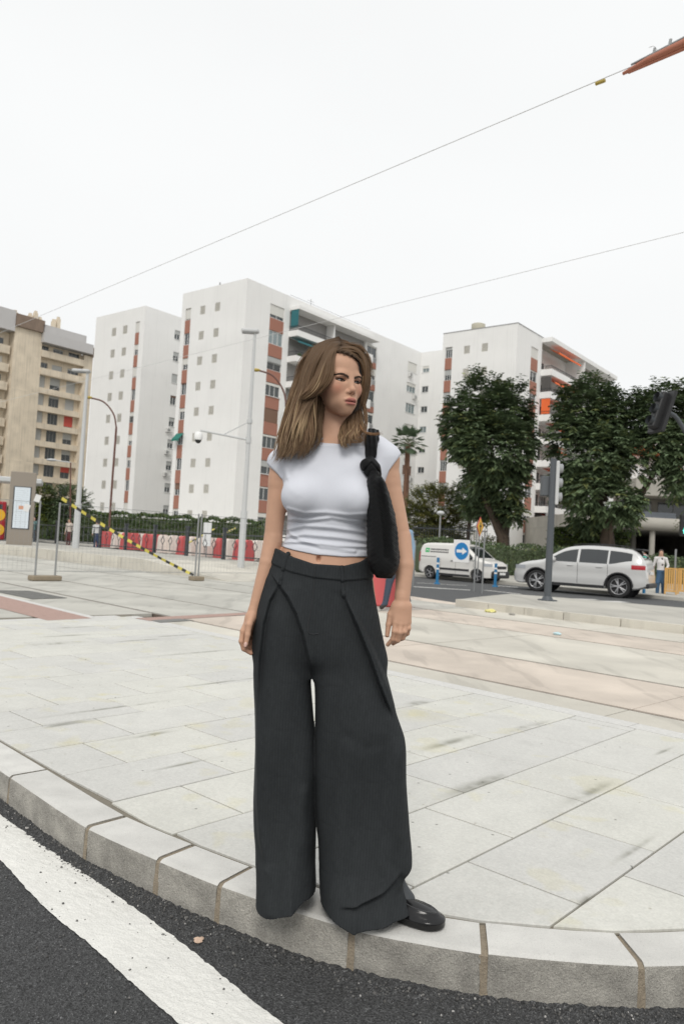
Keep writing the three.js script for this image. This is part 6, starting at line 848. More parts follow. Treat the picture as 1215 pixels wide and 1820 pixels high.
{ const a = [-32.54, 0.412, -66], b = [-6.603, 1.371, -66]; hedge([a[0], a[2]], [b[0], b[2]], 2.5, 1.6, 64, 'long uneven green hedge behind the tram stop railing', 9500, [[0.055, 0.09, 0.028], [0.085, 0.105, 0.032], [0.04, 0.07, 0.024]], 'hedge', 0.2); }
{ // small dark trees by the tram stop
  for (const [p, s, lab, cols] of [[[-21.629, 0.269, -60], 41, 'small dark tree behind the tram stop, beside the grey pole', GREEN], [[-24.116, 0.13, -60], 42, 'small yellow green bush tree behind the tram stop sign', [[0.14, 0.17, 0.04], [0.09, 0.13, 0.03]]]]) { const t = thing('small_tree', lab, 'tree', [p[0], 0.1, p[2]]); part('trunk', trunkGeo(p, [[[0, 0, 0], 0.13, [0, 2, 0], 0.08]]), barkM, t); part('crown', crown([[0, 3.3, 0, 1.3, 1.1, 1.3], [-0.8, 2.5, 0, 0.9, 0.7, 0.9], [0.6, 2.6, 0, 0.9, 0.8, 0.9]], 800, s, { leaf: 0.24, wid: 0.06, per: 7, cols, spread: 0.35 }), foliageM, t); }
}


// ------------------------------------------------------------------ the woman on the kerb
const WB = [0.03, 0.14, -2.44];
const woman = thing('person', 'person in cropped white t-shirt and wide grey trousers standing on the kerb', 'person', WB);
const home = (g) => { g.translate(-WB[0], -WB[1], -WB[2]); return g; };
const row = ([l, r, hd, dz = 0]) => [(l[1] + r[1]) / 2, l[0], r[0], (l[2] + r[2]) / 2 + dz, hd];
const skinT = tex(256, 256, (i, j) => 0.965 + 0.035 * (0.6 * fbm2(i / 20, j / 20, 3) + 0.4 * hash(i, j)));

// --- head in its own axes (face towards +z), then turned to the right of the picture
const HC = [-0.05, 1.82, -2.455], HY = 38 * D2R, HP = 1 * D2R, HR = 2.5 * D2R, HS = 1.03;
const hm = new THREE.Matrix4().compose(V(...HC), new THREE.Quaternion().setFromEuler(new THREE.Euler(HP, HY, HR, 'YXZ')), V(HS, HS, HS)), hi = hm.clone().invert().elements;
const toHead = (x, y, z) => [hi[0] * x + hi[4] * y + hi[8] * z + hi[12], hi[1] * x + hi[5] * y + hi[9] * z + hi[13], hi[2] * x + hi[6] * y + hi[10] * z + hi[14]];
const headF = (() => {
  const cran = ell(0, 0.026, -0.014, 0.073, 0.090, 0.092), face = ell(0, -0.017, 0.027, 0.0600, 0.079, 0.061), jaw = ell(0, -0.066, 0.042, 0.0385, 0.033, 0.037), chin = ell(0, -0.0985, 0.063, 0.0180, 0.0140, 0.0175);
  const chk = ell(0.0405, -0.026, 0.052, 0.022, 0.020, 0.024), brow = ell(0.024, 0.0150, 0.0715, 0.026, 0.0085, 0.0135), fore = ell(0, 0.048, 0.036, 0.054, 0.046, 0.048);
  const nose = cone(0, 0.012, 0.0785, 0.0062, 0, -0.0310, 0.0945, 0.0078), tip = ell(0, -0.0355, 0.0955, 0.0095, 0.0080, 0.0090), wing = ell(0.0112, -0.0405, 0.0870, 0.0064, 0.0062, 0.0080), col = cone(0, -0.043, 0.089, 0.0042, 0, -0.055, 0.085, 0.005);
  const ul = ell(0, -0.0640, 0.0865, 0.0235, 0.0066, 0.0100), ulp = ell(0.0068, -0.0618, 0.0890, 0.0105, 0.0058, 0.0080), ll = ell(0, -0.0752, 0.0865, 0.0190, 0.0076, 0.0105), mouthBag = ell(0, -0.07, 0.074, 0.028, 0.022, 0.014), slit = ell(0, -0.0705, 0.099, 0.0235, 0.0016, 0.013);
  const sock = ell(0.0315, -0.0040, 0.0855, 0.0165, 0.0062, 0.0150), ear = ell(0.0735, -0.012, -0.006, 0.007, 0.028, 0.017), neckT = cone(0, -0.045, -0.026, 0.050, -0.002, -0.15, -0.040, 0.046), lidU = ell(0.0315, 0.0037, 0.0745, 0.0165, 0.0045, 0.0085), lidL = ell(0.0315, -0.0120, 0.0735, 0.015, 0.004, 0.008), und = ell(0, -0.087, 0.086, 0.013, 0.004, 0.006), phil = ell(0, -0.055, 0.0925, 0.003, 0.006, 0.004);
  return (x, y, z) => {
    const ax = Math.abs(x); let d = smin(cran(x, y, z), face(x, y, z), 0.03); d = smin(d, fore(x, y, z), 0.02); d = smin(d, jaw(x, y, z), 0.03); d = smin(d, chin(x, y, z), 0.022); d = smin(d, chk(ax, y, z), 0.025); d = smin(d, brow(ax, y, z), 0.014);
    d = smin(d, mouthBag(x, y, z), 0.02); d = smax(d, -sock(ax, y, z), 0.010); d = smin(d, lidU(ax, y, z), 0.005); d = smin(d, lidL(ax, y, z), 0.006);
    d = smin(d, nose(x, y, z), 0.011); d = smin(d, tip(x, y, z), 0.008); d = smin(d, wing(ax, y, z), 0.006); d = smin(d, col(x, y, z), 0.006); d = smax(d, -phil(x, y, z), 0.004);
    d = smin(d, ul(x, y, z), 0.005); d = smin(d, ulp(ax, y, z), 0.004); d = smin(d, ll(x, y, z), 0.0045); d = smax(d, -slit(x, y, z), 0.003); d = smin(d, ear(ax, y, z), 0.006);
    return smin(d, neckT(x, y, z), 0.012);
  };
})();
const headW = (x, y, z) => { const p = toHead(x, y, z); return headF(p[0], p[1], p[2]) * HS; };

// --- torso, arms, hands
const torsoRows = [[[-0.173, 1.593, -2.475], [0.126, 1.614, -2.475], 0.066], [[-0.193, 1.532, -2.47], [0.144, 1.551, -2.47], 0.088], [[-0.191, 1.477, -2.466], [0.132, 1.487, -2.466], 0.100], [[-0.184, 1.425, -2.464], [0.117, 1.431, -2.464], 0.104], [[-0.172, 1.375, -2.466], [0.101, 1.375, -2.466], 0.098], [[-0.172, 1.316, -2.468], [0.095, 1.316, -2.468], 0.094], [[-0.188, 1.264, -2.466], [0.1, 1.262, -2.466], 0.098], [[-0.212, 1.213, -2.466], [0.11, 1.207, -2.466], 0.106], [[-0.243, 1.111, -2.47], [0.127, 1.113, -2.47], 0.112], [[-0.249, 1.019, -2.475], [0.147, 1.023, -2.475], 0.108]].map(row);
const torso = oval(torsoRows);
const bust = [ell(...[-0.131, 1.435, -2.382], 0.058, 0.055, 0.054), ell(...[0.041, 1.435, -2.382], 0.058, 0.055, 0.054)], bustTop = [ell(...[-0.127, 1.487, -2.415], 0.05, 0.06, 0.035), ell(...[0.028, 1.489, -2.415], 0.05, 0.06, 0.035)], sternum = ell(...[-0.044, 1.437, -2.4], 0.04, 0.055, 0.030);
const shL = limb([-0.034, 1.617, -2.485], 0.046, [-0.196, 1.552, -2.48], 0.043), shR = limb([-0.015, 1.622, -2.485], 0.046, [0.131, 1.585, -2.48], 0.043), trapL = limb([-0.033, 1.674, -2.49], 0.036, [-0.155, 1.596, -2.485], 0.036), trapR = limb([-0.022, 1.675, -2.49], 0.036, [0.1, 1.617, -2.485], 0.036);
const delL = limb([-0.203, 1.544, -2.478], 0.041, [-0.21, 1.484, -2.475], 0.033), delR = limb([0.136, 1.574, -2.478], 0.041, [0.148, 1.507, -2.475], 0.034);
const neck = limb([-0.029, 1.603, -2.488], 0.056, [-0.038, 1.692, -2.486], 0.046), clav = [limb([-0.03, 1.618, -2.43], 0.011, [-0.153, 1.599, -2.45], 0.010), limb([-0.019, 1.618, -2.43], 0.011, [0.091, 1.62, -2.45], 0.010)];
const armsL = [limb([-0.211, 1.498, -2.475], 0.0335, [-0.219, 1.295, -2.465], 0.0285), limb([-0.219, 1.304, -2.465], 0.0290, [-0.229, 1.222, -2.45], 0.0275), limb([-0.229, 1.222, -2.45], 0.0275, [-0.263, 1.07, -2.425], 0.0168)];
const armsR = [limb([0.148, 1.519, -2.475], 0.0335, [0.199, 1.318, -2.455], 0.0295), limb([0.198, 1.327, -2.455], 0.0300, [0.21, 1.238, -2.43], 0.0285), limb([0.21, 1.238, -2.43], 0.0285, [0.206, 1.137, -2.405], 0.0235)];
const navel = ell(...[-0.065, 1.245, -2.366], 0.006, 0.010, 0.014);
function finger(pts, r0, r1) { const n = pts.length - 1; const c = []; for (let i = 0; i < n; i++) c.push(limb(pts[i], lerp(r0, r1, i / n), pts[i + 1], lerp(r0, r1, (i + 1) / n))); return (x, y, z) => { let d = 9; for (const f of c) d = smin(d, f(x, y, z), 0.004); return d; }; }
// her left hand (right of the picture): back of the hand towards the camera
const handR = (() => {
  const palm = [limb([0.204, 1.144, -2.405], 0.0215, [0.204, 1.109, -2.398], 0.0205), limb([0.188, 1.105, -2.395], 0.0155, [0.186, 1.06, -2.385], 0.0105), limb([0.203, 1.106, -2.395], 0.0165, [0.202, 1.057, -2.383], 0.0105), limb([0.216, 1.11, -2.397], 0.0150, [0.216, 1.058, -2.387], 0.0100), limb([0.221, 1.11, -2.4], 0.013, [0.228, 1.063, -2.394], 0.0092)];
  const f = [finger([[0.186, 1.06, -2.385], [0.184, 1.032, -2.378], [0.181, 1.007, -2.385], [0.167, 0.987, -2.398]], 0.0093, 0.0066), finger([[0.202, 1.057, -2.383], [0.201, 1.03, -2.375], [0.197, 1.004, -2.385], [0.184, 0.991, -2.402]], 0.0093, 0.0066), finger([[0.216, 1.058, -2.387], [0.216, 1.032, -2.38], [0.213, 1.011, -2.392], [0.201, 1.001, -2.41]], 0.0088, 0.0062), finger([[0.228, 1.063, -2.394], [0.229, 1.043, -2.388], [0.227, 1.025, -2.398], [0.219, 1.014, -2.414]], 0.0078, 0.0056)];
  const th = finger([[0.186, 1.113, -2.402], [0.171, 1.082, -2.398], [0.166, 1.051, -2.395], [0.163, 1.017, -2.392]], 0.0125, 0.0072);
  return (x, y, z) => { let d = 9; for (const p of palm) d = smin(d, p(x, y, z), 0.014); d = smin(d, th(x, y, z), 0.010); for (const q of f) d = smin(d, q(x, y, z), 0.0045); return d; };
})();
// her right hand (left of the picture): seen from the thumb side, fingers curled
const handL = (() => {
  const palm = [limb([-0.263, 1.07, -2.425], 0.0165, [-0.27, 1.045, -2.42], 0.0175), limb([-0.269, 1.045, -2.418], 0.0165, [-0.29, 1.003, -2.405], 0.0098), limb([-0.267, 1.041, -2.43], 0.0165, [-0.285, 0.994, -2.425], 0.0100), limb([-0.264, 1.036, -2.44], 0.0155, [-0.28, 0.988, -2.445], 0.0095), limb([-0.262, 1.035, -2.448], 0.014, [-0.273, 0.986, -2.462], 0.0088)];
  const f = [finger([[-0.29, 1.003, -2.405], [-0.293, 0.972, -2.4], [-0.285, 0.948, -2.405], [-0.262, 0.934, -2.412]], 0.0092, 0.0066), finger([[-0.285, 0.994, -2.425], [-0.287, 0.962, -2.424], [-0.275, 0.94, -2.43], [-0.252, 0.933, -2.436]], 0.0092, 0.0066), finger([[-0.28, 0.988, -2.445], [-0.278, 0.957, -2.447], [-0.265, 0.943, -2.452], [-0.248, 0.945, -2.456]], 0.0088, 0.0062), finger([[-0.273, 0.986, -2.462], [-0.27, 0.963, -2.465], [-0.261, 0.952, -2.468], [-0.248, 0.959, -2.47]], 0.0078, 0.0056)];
  const th = finger([[-0.264, 1.053, -2.41], [-0.271, 1.026, -2.393], [-0.273, 0.995, -2.388], [-0.277, 0.962, -2.386]], 0.0120, 0.0072);
  return (x, y, z) => { let d = 9; for (const p of palm) d = smin(d, p(x, y, z), 0.012); d = smin(d, th(x, y, z), 0.009); for (const q of f) d = smin(d, q(x, y, z), 0.0045); return d; };
})();
const trunkF = (x, y, z) => { let d = torso(x, y, z); d = smin(d, shL(x, y, z), 0.04); d = smin(d, shR(x, y, z), 0.04); d = smin(d, trapL(x, y, z), 0.03); d = smin(d, trapR(x, y, z), 0.03); d = smin(d, bustTop[0](x, y, z), 0.04); d = smin(d, bustTop[1](x, y, z), 0.04); d = smin(d, bust[0](x, y, z), 0.035); d = smin(d, bust[1](x, y, z), 0.035); return d; };
const legs = [limb([-0.157, 1.006, -2.475], 0.075, [-0.138, 0.537, -2.475], 0.05), limb([-0.138, 0.537, -2.475], 0.05, [-0.113, 0.193, -2.49], 0.034), limb([0.044, 1.017, -2.475], 0.075, [0.133, 0.556, -2.46], 0.05), limb([0.133, 0.556, -2.46], 0.05, [0.213, 0.241, -2.46], 0.034), limb([0.213, 0.241, -2.46], 0.034, [0.27, 0.19, -2.43], 0.028)];
const bodyF = (x, y, z) => {
  let d = 9;
  if (y > 1.52) d = headW(x, y, z);
  if (y < 1.78) { d = smin(d, neck(x, y, z), 0.015); let t = trunkF(x, y, z); t = smin(t, clav[0](x, y, z), 0.014); t = smin(t, clav[1](x, y, z), 0.014); t = smax(t, -navel(x, y, z), 0.008); d = smin(d, t, 0.03); }
  if (y < 1.66 && x < -0.02) { let a = smin(delL(x, y, z), armsL[0](x, y, z), 0.012); a = smin(a, armsL[1](x, y, z), 0.004); a = smin(a, armsL[2](x, y, z), 0.004); a = smin(a, handL(x, y, z), 0.005); d = smin(d, a, 0.02); }
  if (y < 1.66 && x > 0.05) { let a = smin(delR(x, y, z), armsR[0](x, y, z), 0.012); a = smin(a, armsR[1](x, y, z), 0.004); a = smin(a, armsR[2](x, y, z), 0.004); a = smin(a, handR(x, y, z), 0.006); d = smin(d, a, 0.02); }
  if (y < 1.12) for (const l of legs) d = smin(d, l(x, y, z), 0.04);
  return d;
};
const SK = [0.60, 0.352, 0.238];
const skinPaint = (x, y, z) => {
  let c = SK.slice(); const p = toHead(x, y, z), ax = Math.abs(p[0]);
  const mixc = (q, t) => { for (let i = 0; i < 3; i++) c[i] = lerp(c[i], q[i], t); };
  const mott = noise3(x * 60, y * 60, z * 60); const m2 = noise3(x * 23 + 5, y * 23, z * 23), fk = noise3(x * 240, y * 240, z * 240); c = c.map((v, i) => v * (0.95 + 0.06 * mott + [0.01, 0.03, 0.035][i] * m2) * (fk > 0.94 ? [0.96, 0.91, 0.88][i] : 1));
  if (p[1] > -0.14 && p[2] > 0.03) {
    const lip = Math.max(1 - Math.hypot(p[0] / 0.0235, (p[1] + 0.0695) / 0.0135) , 0); const ll = sstep(0.02, 0.16, lip) * (p[2] > 0.072 && p[1] > -0.0805 ? 1 : 0); mixc([0.44, 0.155, 0.13], ll * 0.9); if (Math.abs(p[1] + 0.0705) < 0.0017 && ax < 0.022) mixc([0.20, 0.07, 0.06], 0.8);
    const bl = Math.exp(-(((ax - 0.045) / 0.018) ** 2 + ((p[1] + 0.03) / 0.017) ** 2)); mixc([0.58, 0.245, 0.165], bl * 0.7);
    const ey = Math.exp(-(((ax - 0.032) / 0.017) ** 2 + ((p[1] - 0.006) / 0.0075) ** 2) * 1.3); mixc([0.27, 0.13, 0.088], ey * 0.5);
    mixc([0.52, 0.25, 0.17], Math.exp(-((p[0] / 0.011) ** 2 + ((p[1] + 0.037) / 0.010) ** 2)) * 0.35);
    if (ax > 0.0035 && ax < 0.009 && Math.abs(p[1] + 0.0455) < 0.0024 && p[2] > 0.086) mixc([0.16, 0.07, 0.05], 0.7);
  }
  if (y < 0.32) return [0.06, 0.065, 0.07]; // socks
  // warmer knuckles and fingertips, pale nails
  if (y < 1.12 && (x > 0.1 || x < -0.2)) { const k = sstep(0.98, 0.90, y); mixc([0.62, 0.31, 0.21], 0.5 * k); }
  return c;
};
const skinM = new THREE.MeshPhysicalMaterial({ color: 0xffffff, vertexColors: true, roughness: 0.52, map: rept(skinT, 6), specularIntensity: 0.5, sheen: 0.25, sheenRoughness: 0.5, sheenColor: lin(0.8, 0.5, 0.4) });
const body = part('body', home(netMesh(bodyF, [-0.40, 0.16, -2.62], [0.33, 1.965, -2.28], 0.003, { paint: skinPaint })), skinM, woman);
{ // thumbnails and finger nails that show
  const nailM = mat(lin(0.68, 0.45, 0.38), 0.25); for (const [p, r] of [[[-0.277, 0.965, -2.378], [0.0052, 0.0085, 0.0022]]]) part('nail', home(xf(new THREE.SphereGeometry(1, 14, 10), { s: r, r: [0, 0, -0.15], p })), nailM, body);
  // face: eyes, lashes, brows (in head axes)
  const hp = (g) => { g.applyMatrix4(hm); return home(g); };
  const white = mat(lin(0.50, 0.46, 0.43), 0.3), irisM = mat(lin(0.022, 0.015, 0.010), 0.2), dark = mat(lin(0.02, 0.014, 0.011), 0.6), browM = mat(lin(0.06, 0.036, 0.024), 0.9);
  for (const s of [-1, 1]) {
    const ec = [s * 0.0315, -0.0040, 0.0650]; const e = part('eye', hp(xf(new THREE.SphereGeometry(0.0118, 24, 18), { p: ec })), white, body);
    const gz = V(0.42, 0.0, 1).normalize(); const ic = [ec[0] + gz.x * 0.0076, ec[1] + gz.y * 0.0076, ec[2] + gz.z * 0.0076]; part('iris', hp(xf(new THREE.SphereGeometry(0.0066, 18, 12), { p: ic })), irisM, e);
    const hz = (x, y, lift) => { let z = 0.13; for (let k = 0; k < 80; k++) { const d = headF(x, y, z); if (d < 0.0002) break; z -= Math.max(d * 0.7, 0.0003); } return [x, y, z + lift]; };
    const ball = (x, y) => Math.max(hz(x, y, 0)[2], ec[2] + Math.sqrt(Math.max(0, 0.0118 ** 2 - (x - ec[0]) ** 2 - (y - ec[1]) ** 2)));
    const line = (pts, lift) => pts.map(([x, y]) => [ec[0] + s * x, ec[1] + y, ball(ec[0] + s * x, ec[1] + y) + lift]);
    part('lash_line', hp(tube(line([[-0.0135, -0.0026], [-0.009, 0.0014], [-0.003, 0.0032], [0.003, 0.0034], [0.009, 0.0022], [0.0145, 0.0002], [0.0185, 0.0010]], 0.0005), 0.0017, 24, 6)), dark, body);
    part('lash_line', hp(tube(line([[-0.011, -0.0040], [-0.004, -0.0056], [0.004, -0.0055], [0.011, -0.0028], [0.0145, 0.0000]], 0.0002), 0.0009, 20, 5)), browM, body);
    part('eyelid_crease', hp(tube(line([[-0.010, 0.0070], [-0.003, 0.0092], [0.004, 0.0090], [0.011, 0.0068], [0.017, 0.0040]], -0.0003), 0.0008, 20, 5)), mat(lin(0.22, 0.11, 0.075), 0.7), body);
    const bw = [[0.0105, 0.0042], [0.019, 0.0082], [0.029, 0.0115], [0.040, 0.0122], [0.0500, 0.0092]]; const cur = new THREE.CatmullRomCurve3(bw.map(([x, y]) => V(s * x, y, 0))); const bg = [], br = rng(40 + s);
    for (let i = 0; i < 200; i++) { const t = br(), q = cur.getPoint(t), wd = 0.0038 * (1 - 0.62 * t) * (br() - 0.5) * 2; const a = hz(q.x, q.y + wd, 0.0003), b = hz(q.x + s * 0.006, q.y + wd * 0.6 + 0.0020 * (1 - t * 1.6), 0.0009); bg.push(bar(a, b, 0.0009, 0.0004, 4)); } part('eyebrow', hp(merge(bg)), browM, body);
  }
}
// --- white cropped t-shirt
const hemLine = [[-0.217, 1.281, -2.36], [-0.146, 1.267, -2.36], [-0.076, 1.257, -2.36], [0.012, 1.255, -2.36], [0.091, 1.259, -2.36], [0.152, 1.27, -2.36]].map((p) => [p[0], p[1]]);
const hemY = (x) => { let i = 0; while (i < hemLine.length - 2 && hemLine[i + 1][0] < x) i++; const [a, b] = [hemLine[i], hemLine[i + 1]]; return lerp(a[1], b[1], clamp((x - a[0]) / (b[0] - a[0]), -1, 2)); };
const wr = [ // stretch folds: outline, height, width
  [[[-0.168, 1.394, -2.36], [-0.118, 1.383, -2.36], [-0.048, 1.39, -2.36], [0.022, 1.385, -2.36], [0.084, 1.392, -2.36]], 0.0037, 0.007], [[[-0.17, 1.364, -2.36], [-0.108, 1.362, -2.36], [-0.03, 1.376, -2.36], [0.076, 1.364, -2.36]], 0.0031, 0.006],
  [[[-0.171, 1.332, -2.36], [-0.116, 1.346, -2.36], [-0.028, 1.344, -2.36], [0.087, 1.336, -2.36]], 0.0043, 0.007], [[[-0.175, 1.309, -2.36], [-0.114, 1.318, -2.36], [-0.009, 1.315, -2.36], [0.088, 1.308, -2.36]], 0.0046, 0.007], [[[-0.179, 1.293, -2.36], [-0.095, 1.295, -2.36], [-0.007, 1.289, -2.36], [0.089, 1.291, -2.36]], 0.0046, 0.006], [[[-0.164, 1.322, -2.36], [-0.131, 1.303, -2.36], [-0.06, 1.283, -2.36], [0.046, 1.276, -2.36]], 0.0037, 0.006],
  [[[-0.177, 1.472, -2.4], [-0.16, 1.454, -2.38], [-0.139, 1.44, -2.36]], 0.0006, 0.010], [[[0.078, 1.515, -2.4], [0.053, 1.484, -2.38], [0.04, 1.459, -2.36]], 0.0006, 0.012], [[[0.08, 1.471, -2.38], [0.056, 1.416, -2.36], [0.022, 1.396, -2.36]], 0.0004, 0.012], [[[-0.206, 1.586, -2.43], [-0.192, 1.532, -2.43], [-0.179, 1.496, -2.43]], 0.002, 0.008],
].map(([p, a, w]) => [crease(p), a, w]);
const slvL = limb([-0.207, 1.547, -2.478], 0.043, [-0.214, 1.506, -2.475], 0.0385), slvR = limb([0.139, 1.578, -2.478], 0.043, [0.149, 1.533, -2.475], 0.0385);
const neckCut = ell(...[-0.024, 1.678, -2.455], 0.078, 0.052, 0.105);
const cutPlane = (a, b, flip) => { const dx = b[0] - a[0], dy = b[1] - a[1], l = Math.hypot(dx, dy); const nx = -dy / l * flip, ny = dx / l * flip; return (x, y) => (x - a[0]) * nx + (y - a[1]) * ny; };
const sleeveCutL = cutPlane([-0.251, 1.544, -2.47], [-0.179, 1.481, -2.47], -1), sleeveCutR = cutPlane([0.127, 1.524, -2.47], [0.171, 1.59, -2.47], -1);
const shirtBase = (x, y, z) => { let d = trunkF(x, y, z); d = smin(d, sternum(x, y, z), 0.05); return d - 0.0045; };
const shirtF = (x, y, z) => {
  let d = shirtBase(x, y, z);
  let sl = smax(slvL(x, y, z) - 0.004, sleeveCutL(x, y), 0.004), sr = smax(slvR(x, y, z) - 0.004, sleeveCutR(x, y), 0.004);
  // torso ends where the sleeve line passes
  const torsoCut = Math.max(x < [-0.168, 1.519, -2.47][0] ? sleeveCutL(x, y) : -1, x > [0.111, 1.535, -2.47][0] ? sleeveCutR(x, y) : -1);
  let side = d; if (torsoCut > 0 && (x < [-0.196, 1.517, -2.47][0] || x > [0.144, 1.536, -2.47][0]) && y > 1.36) side = Math.max(d, torsoCut);
  d = smin(side, sl, 0.02); d = smin(d, sr, 0.02);
  if (Math.abs(d) < 0.02 && z > -2.47) { let w = 0; for (const [c, a, s] of wr) { const q = c(x, y)[0]; w += a * Math.exp(-(q * q) / (s * s)) - a * 0.5 * Math.exp(-((q - s * 1.6) ** 2) / (s * s)); } d -= w * sstep(-2.47, -2.42, z); }
  const hem = hemY(x) + (z < -2.42 ? 0.012 * sstep(-2.42, -2.55, z) : 0); d -= 0.0012 * sstep(0.014, 0.010, Math.abs(y - hem - 0.006)); d = smax(d, hem - y, 0.004);
  return smax(d, -neckCut(x, y, z), 0.004);
};
const knit = tex(256, 256, (i, j) => 0.96 + 0.04 * (((i % 4) < 2 ? 0.5 : 0) + 0.5 * hash(i, j)));
const shirtM = new THREE.MeshPhysicalMaterial({ color: lin(0.665, 0.68, 0.735), roughness: 0.8, map: rept(knit, 8), specularIntensity: 0.3 });
part('t_shirt', home(netMesh(shirtF, [-0.30, 1.22, -2.64], [0.26, 1.70, -2.28], 0.003, {})), shirtM, woman);

// --- wide pleated trousers
const L1 = [[[-0.209, 1.168, -2.465], [-0.096, 1.163, -2.465], 0.06], [[-0.239, 1.057, -2.465], [-0.08, 1.055, -2.465], 0.112], [[-0.251, 0.866, -2.465], [-0.069, 0.867, -2.465], 0.118], [[-0.249, 0.749, -2.462], [-0.054, 0.75, -2.462], 0.117], [[-0.246, 0.643, -2.46], [-0.045, 0.643, -2.46], 0.115], [[-0.239, 0.465, -2.46], [-0.034, 0.465, -2.46], 0.100], [[-0.227, 0.359, -2.46], [-0.024, 0.359, -2.46], 0.099], [[-0.209, 0.271, -2.46], [-0.021, 0.271, -2.46], 0.107], [[-0.202, 0.201, -2.46], [-0.015, 0.201, -2.46], 0.119], [[-0.2, 0.14, -2.46], [-0.013, 0.137, -2.46], 0.127], [[-0.195, 0.061, -2.46], [-0.01, 0.06, -2.46], 0.130]].map(row);
const L2 = [[[-0.063, 1.176, -2.465], [0.083, 1.173, -2.465], 0.06], [[-0.075, 1.066, -2.465], [0.129, 1.066, -2.465], 0.112], [[-0.064, 0.877, -2.46], [0.175, 0.881, -2.46], 0.118], [[-0.055, 0.798, -2.455], [0.201, 0.801, -2.455], 0.120], [[-0.045, 0.692, -2.45], [0.233, 0.693, -2.45], 0.120], [[-0.038, 0.551, -2.448], [0.251, 0.552, -2.448], 0.106], [[-0.032, 0.428, -2.446], [0.27, 0.43, -2.446], 0.100], [[-0.016, 0.297, -2.444], [0.286, 0.296, -2.444], 0.106], [[-0.012, 0.258, -2.443], [0.268, 0.255, -2.443], 0.112], [[-0.008, 0.22, -2.442], [0.264, 0.224, -2.442], 0.122], [[-0.002, 0.151, -2.44], [0.301, 0.164, -2.44], 0.138], [[0.003, 0.064, -2.44], [0.317, 0.074, -2.44], 0.148]].map(row);
const HIPR = [[[-0.208, 1.274, -2.465], [0.096, 1.265, -2.465], 0.104], [[-0.223, 1.214, -2.465], [0.106, 1.214, -2.465], 0.112], [[-0.239, 1.166, -2.466], [0.113, 1.167, -2.466], 0.118], [[-0.251, 1.107, -2.466], [0.123, 1.113, -2.466], 0.122], [[-0.259, 1.047, -2.466], [0.132, 1.055, -2.466], 0.123], [[-0.257, 0.983, -2.466], [0.148, 0.995, -2.466], 0.120], [[-0.253, 0.92, -2.466], [0.166, 0.93, -2.466], 0.105], [[-0.221, 0.866, -2.466], [0.143, 0.875, -2.466], 0.06]].map(row);
const l1F = oval(L1, 2.5), l2F = oval(L2, 2.5), hipF = oval(HIPR, 2.25);
const cr1 = crease([[-0.185, 1.157, -2.35], [-0.208, 1.104, -2.35], [-0.222, 1.033, -2.36], [-0.229, 0.927, -2.37], [-0.227, 0.803, -2.38], [-0.22, 0.648, -2.38], [-0.209, 0.493, -2.38], [-0.193, 0.374, -2.38], [-0.169, 0.285, -2.37]]), cr2 = crease([[-0.184, 1.156, -2.35], [-0.155, 1.122, -2.35], [-0.126, 1.074, -2.35], [-0.101, 1.015, -2.35], [-0.082, 0.947, -2.35], [-0.066, 0.879, -2.36]]);
const cr3 = crease([[0.021, 1.134, -2.35], [0.046, 1.083, -2.35], [0.075, 1.024, -2.35], [0.107, 0.957, -2.35], [0.141, 0.876, -2.35], [0.173, 0.805, -2.36], [0.197, 0.756, -2.37]]), cr4 = crease([[0.03, 1.124, -2.35], [0.067, 1.078, -2.35], [0.108, 1, -2.35], [0.145, 0.923, -2.35], [0.181, 0.847, -2.36], [0.211, 0.767, -2.37]]);
const cr5 = crease([[0.247, 0.306, -2.35], [0.22, 0.277, -2.34], [0.192, 0.252, -2.33], [0.145, 0.229, -2.32], [0.096, 0.211, -2.32], [0.047, 0.204, -2.32]]), cr6 = crease([[0.22, 0.726, -2.37], [0.216, 0.591, -2.36], [0.218, 0.472, -2.36], [0.232, 0.354, -2.36]]), cr7 = crease([[-0.164, 0.311, -2.37], [-0.165, 0.23, -2.36], [-0.15, 0.168, -2.35]]), cr8 = crease([[0.024, 0.725, -2.33], [0.113, 0.68, -2.33], [0.199, 0.703, -2.35]]), cr9 = crease([[-0.044, 0.577, -2.36], [-0.045, 0.475, -2.36], [-0.029, 0.356, -2.36], [-0.033, 0.271, -2.36]]), crA = crease([[-0.076, 0.131, -2.35], [-0.088, 0.222, -2.35], [-0.114, 0.423, -2.35]]), crB = crease([[0.106, 0.122, -2.32], [0.106, 0.23, -2.32], [0.116, 0.46, -2.33]]), cr10 = crease([[-0.062, 0.559, -2.36], [-0.067, 0.46, -2.35], [-0.048, 0.326, -2.35]]);
const bandTop = [[-0.235, 1.287, -2.36], [-0.201, 1.268, -2.36], [-0.145, 1.246, -2.36], [-0.079, 1.229, -2.35], [0.017, 1.228, -2.35], [0.065, 1.242, -2.36], [0.095, 1.26, -2.37], [0.136, 1.27, -2.4]].map((p) => [p[0], p[1]]), bandLow = [[-0.25, 1.233, -2.36], [-0.207, 1.218, -2.36], [-0.15, 1.199, -2.35], [-0.076, 1.186, -2.35], [0.02, 1.181, -2.35], [0.1, 1.19, -2.36], [0.158, 1.198, -2.4]].map((p) => [p[0], p[1]]);
const poly = (t) => (x) => { let i = 0; while (i < t.length - 2 && t[i + 1][0] < x) i++; const [a, b] = [t[i], t[i + 1]]; return lerp(a[1], b[1], clamp((x - a[0]) / (b[0] - a[0]))); };
const topY = poly(bandTop), lowY = poly(bandLow);
const wave = (d, A, w, B, w2) => { const s = sstep(-0.007, 0.007, d); return s * A * Math.exp(-Math.max(d, 0) / w) - (1 - s) * B * Math.exp(Math.min(d, 0) / w2); };
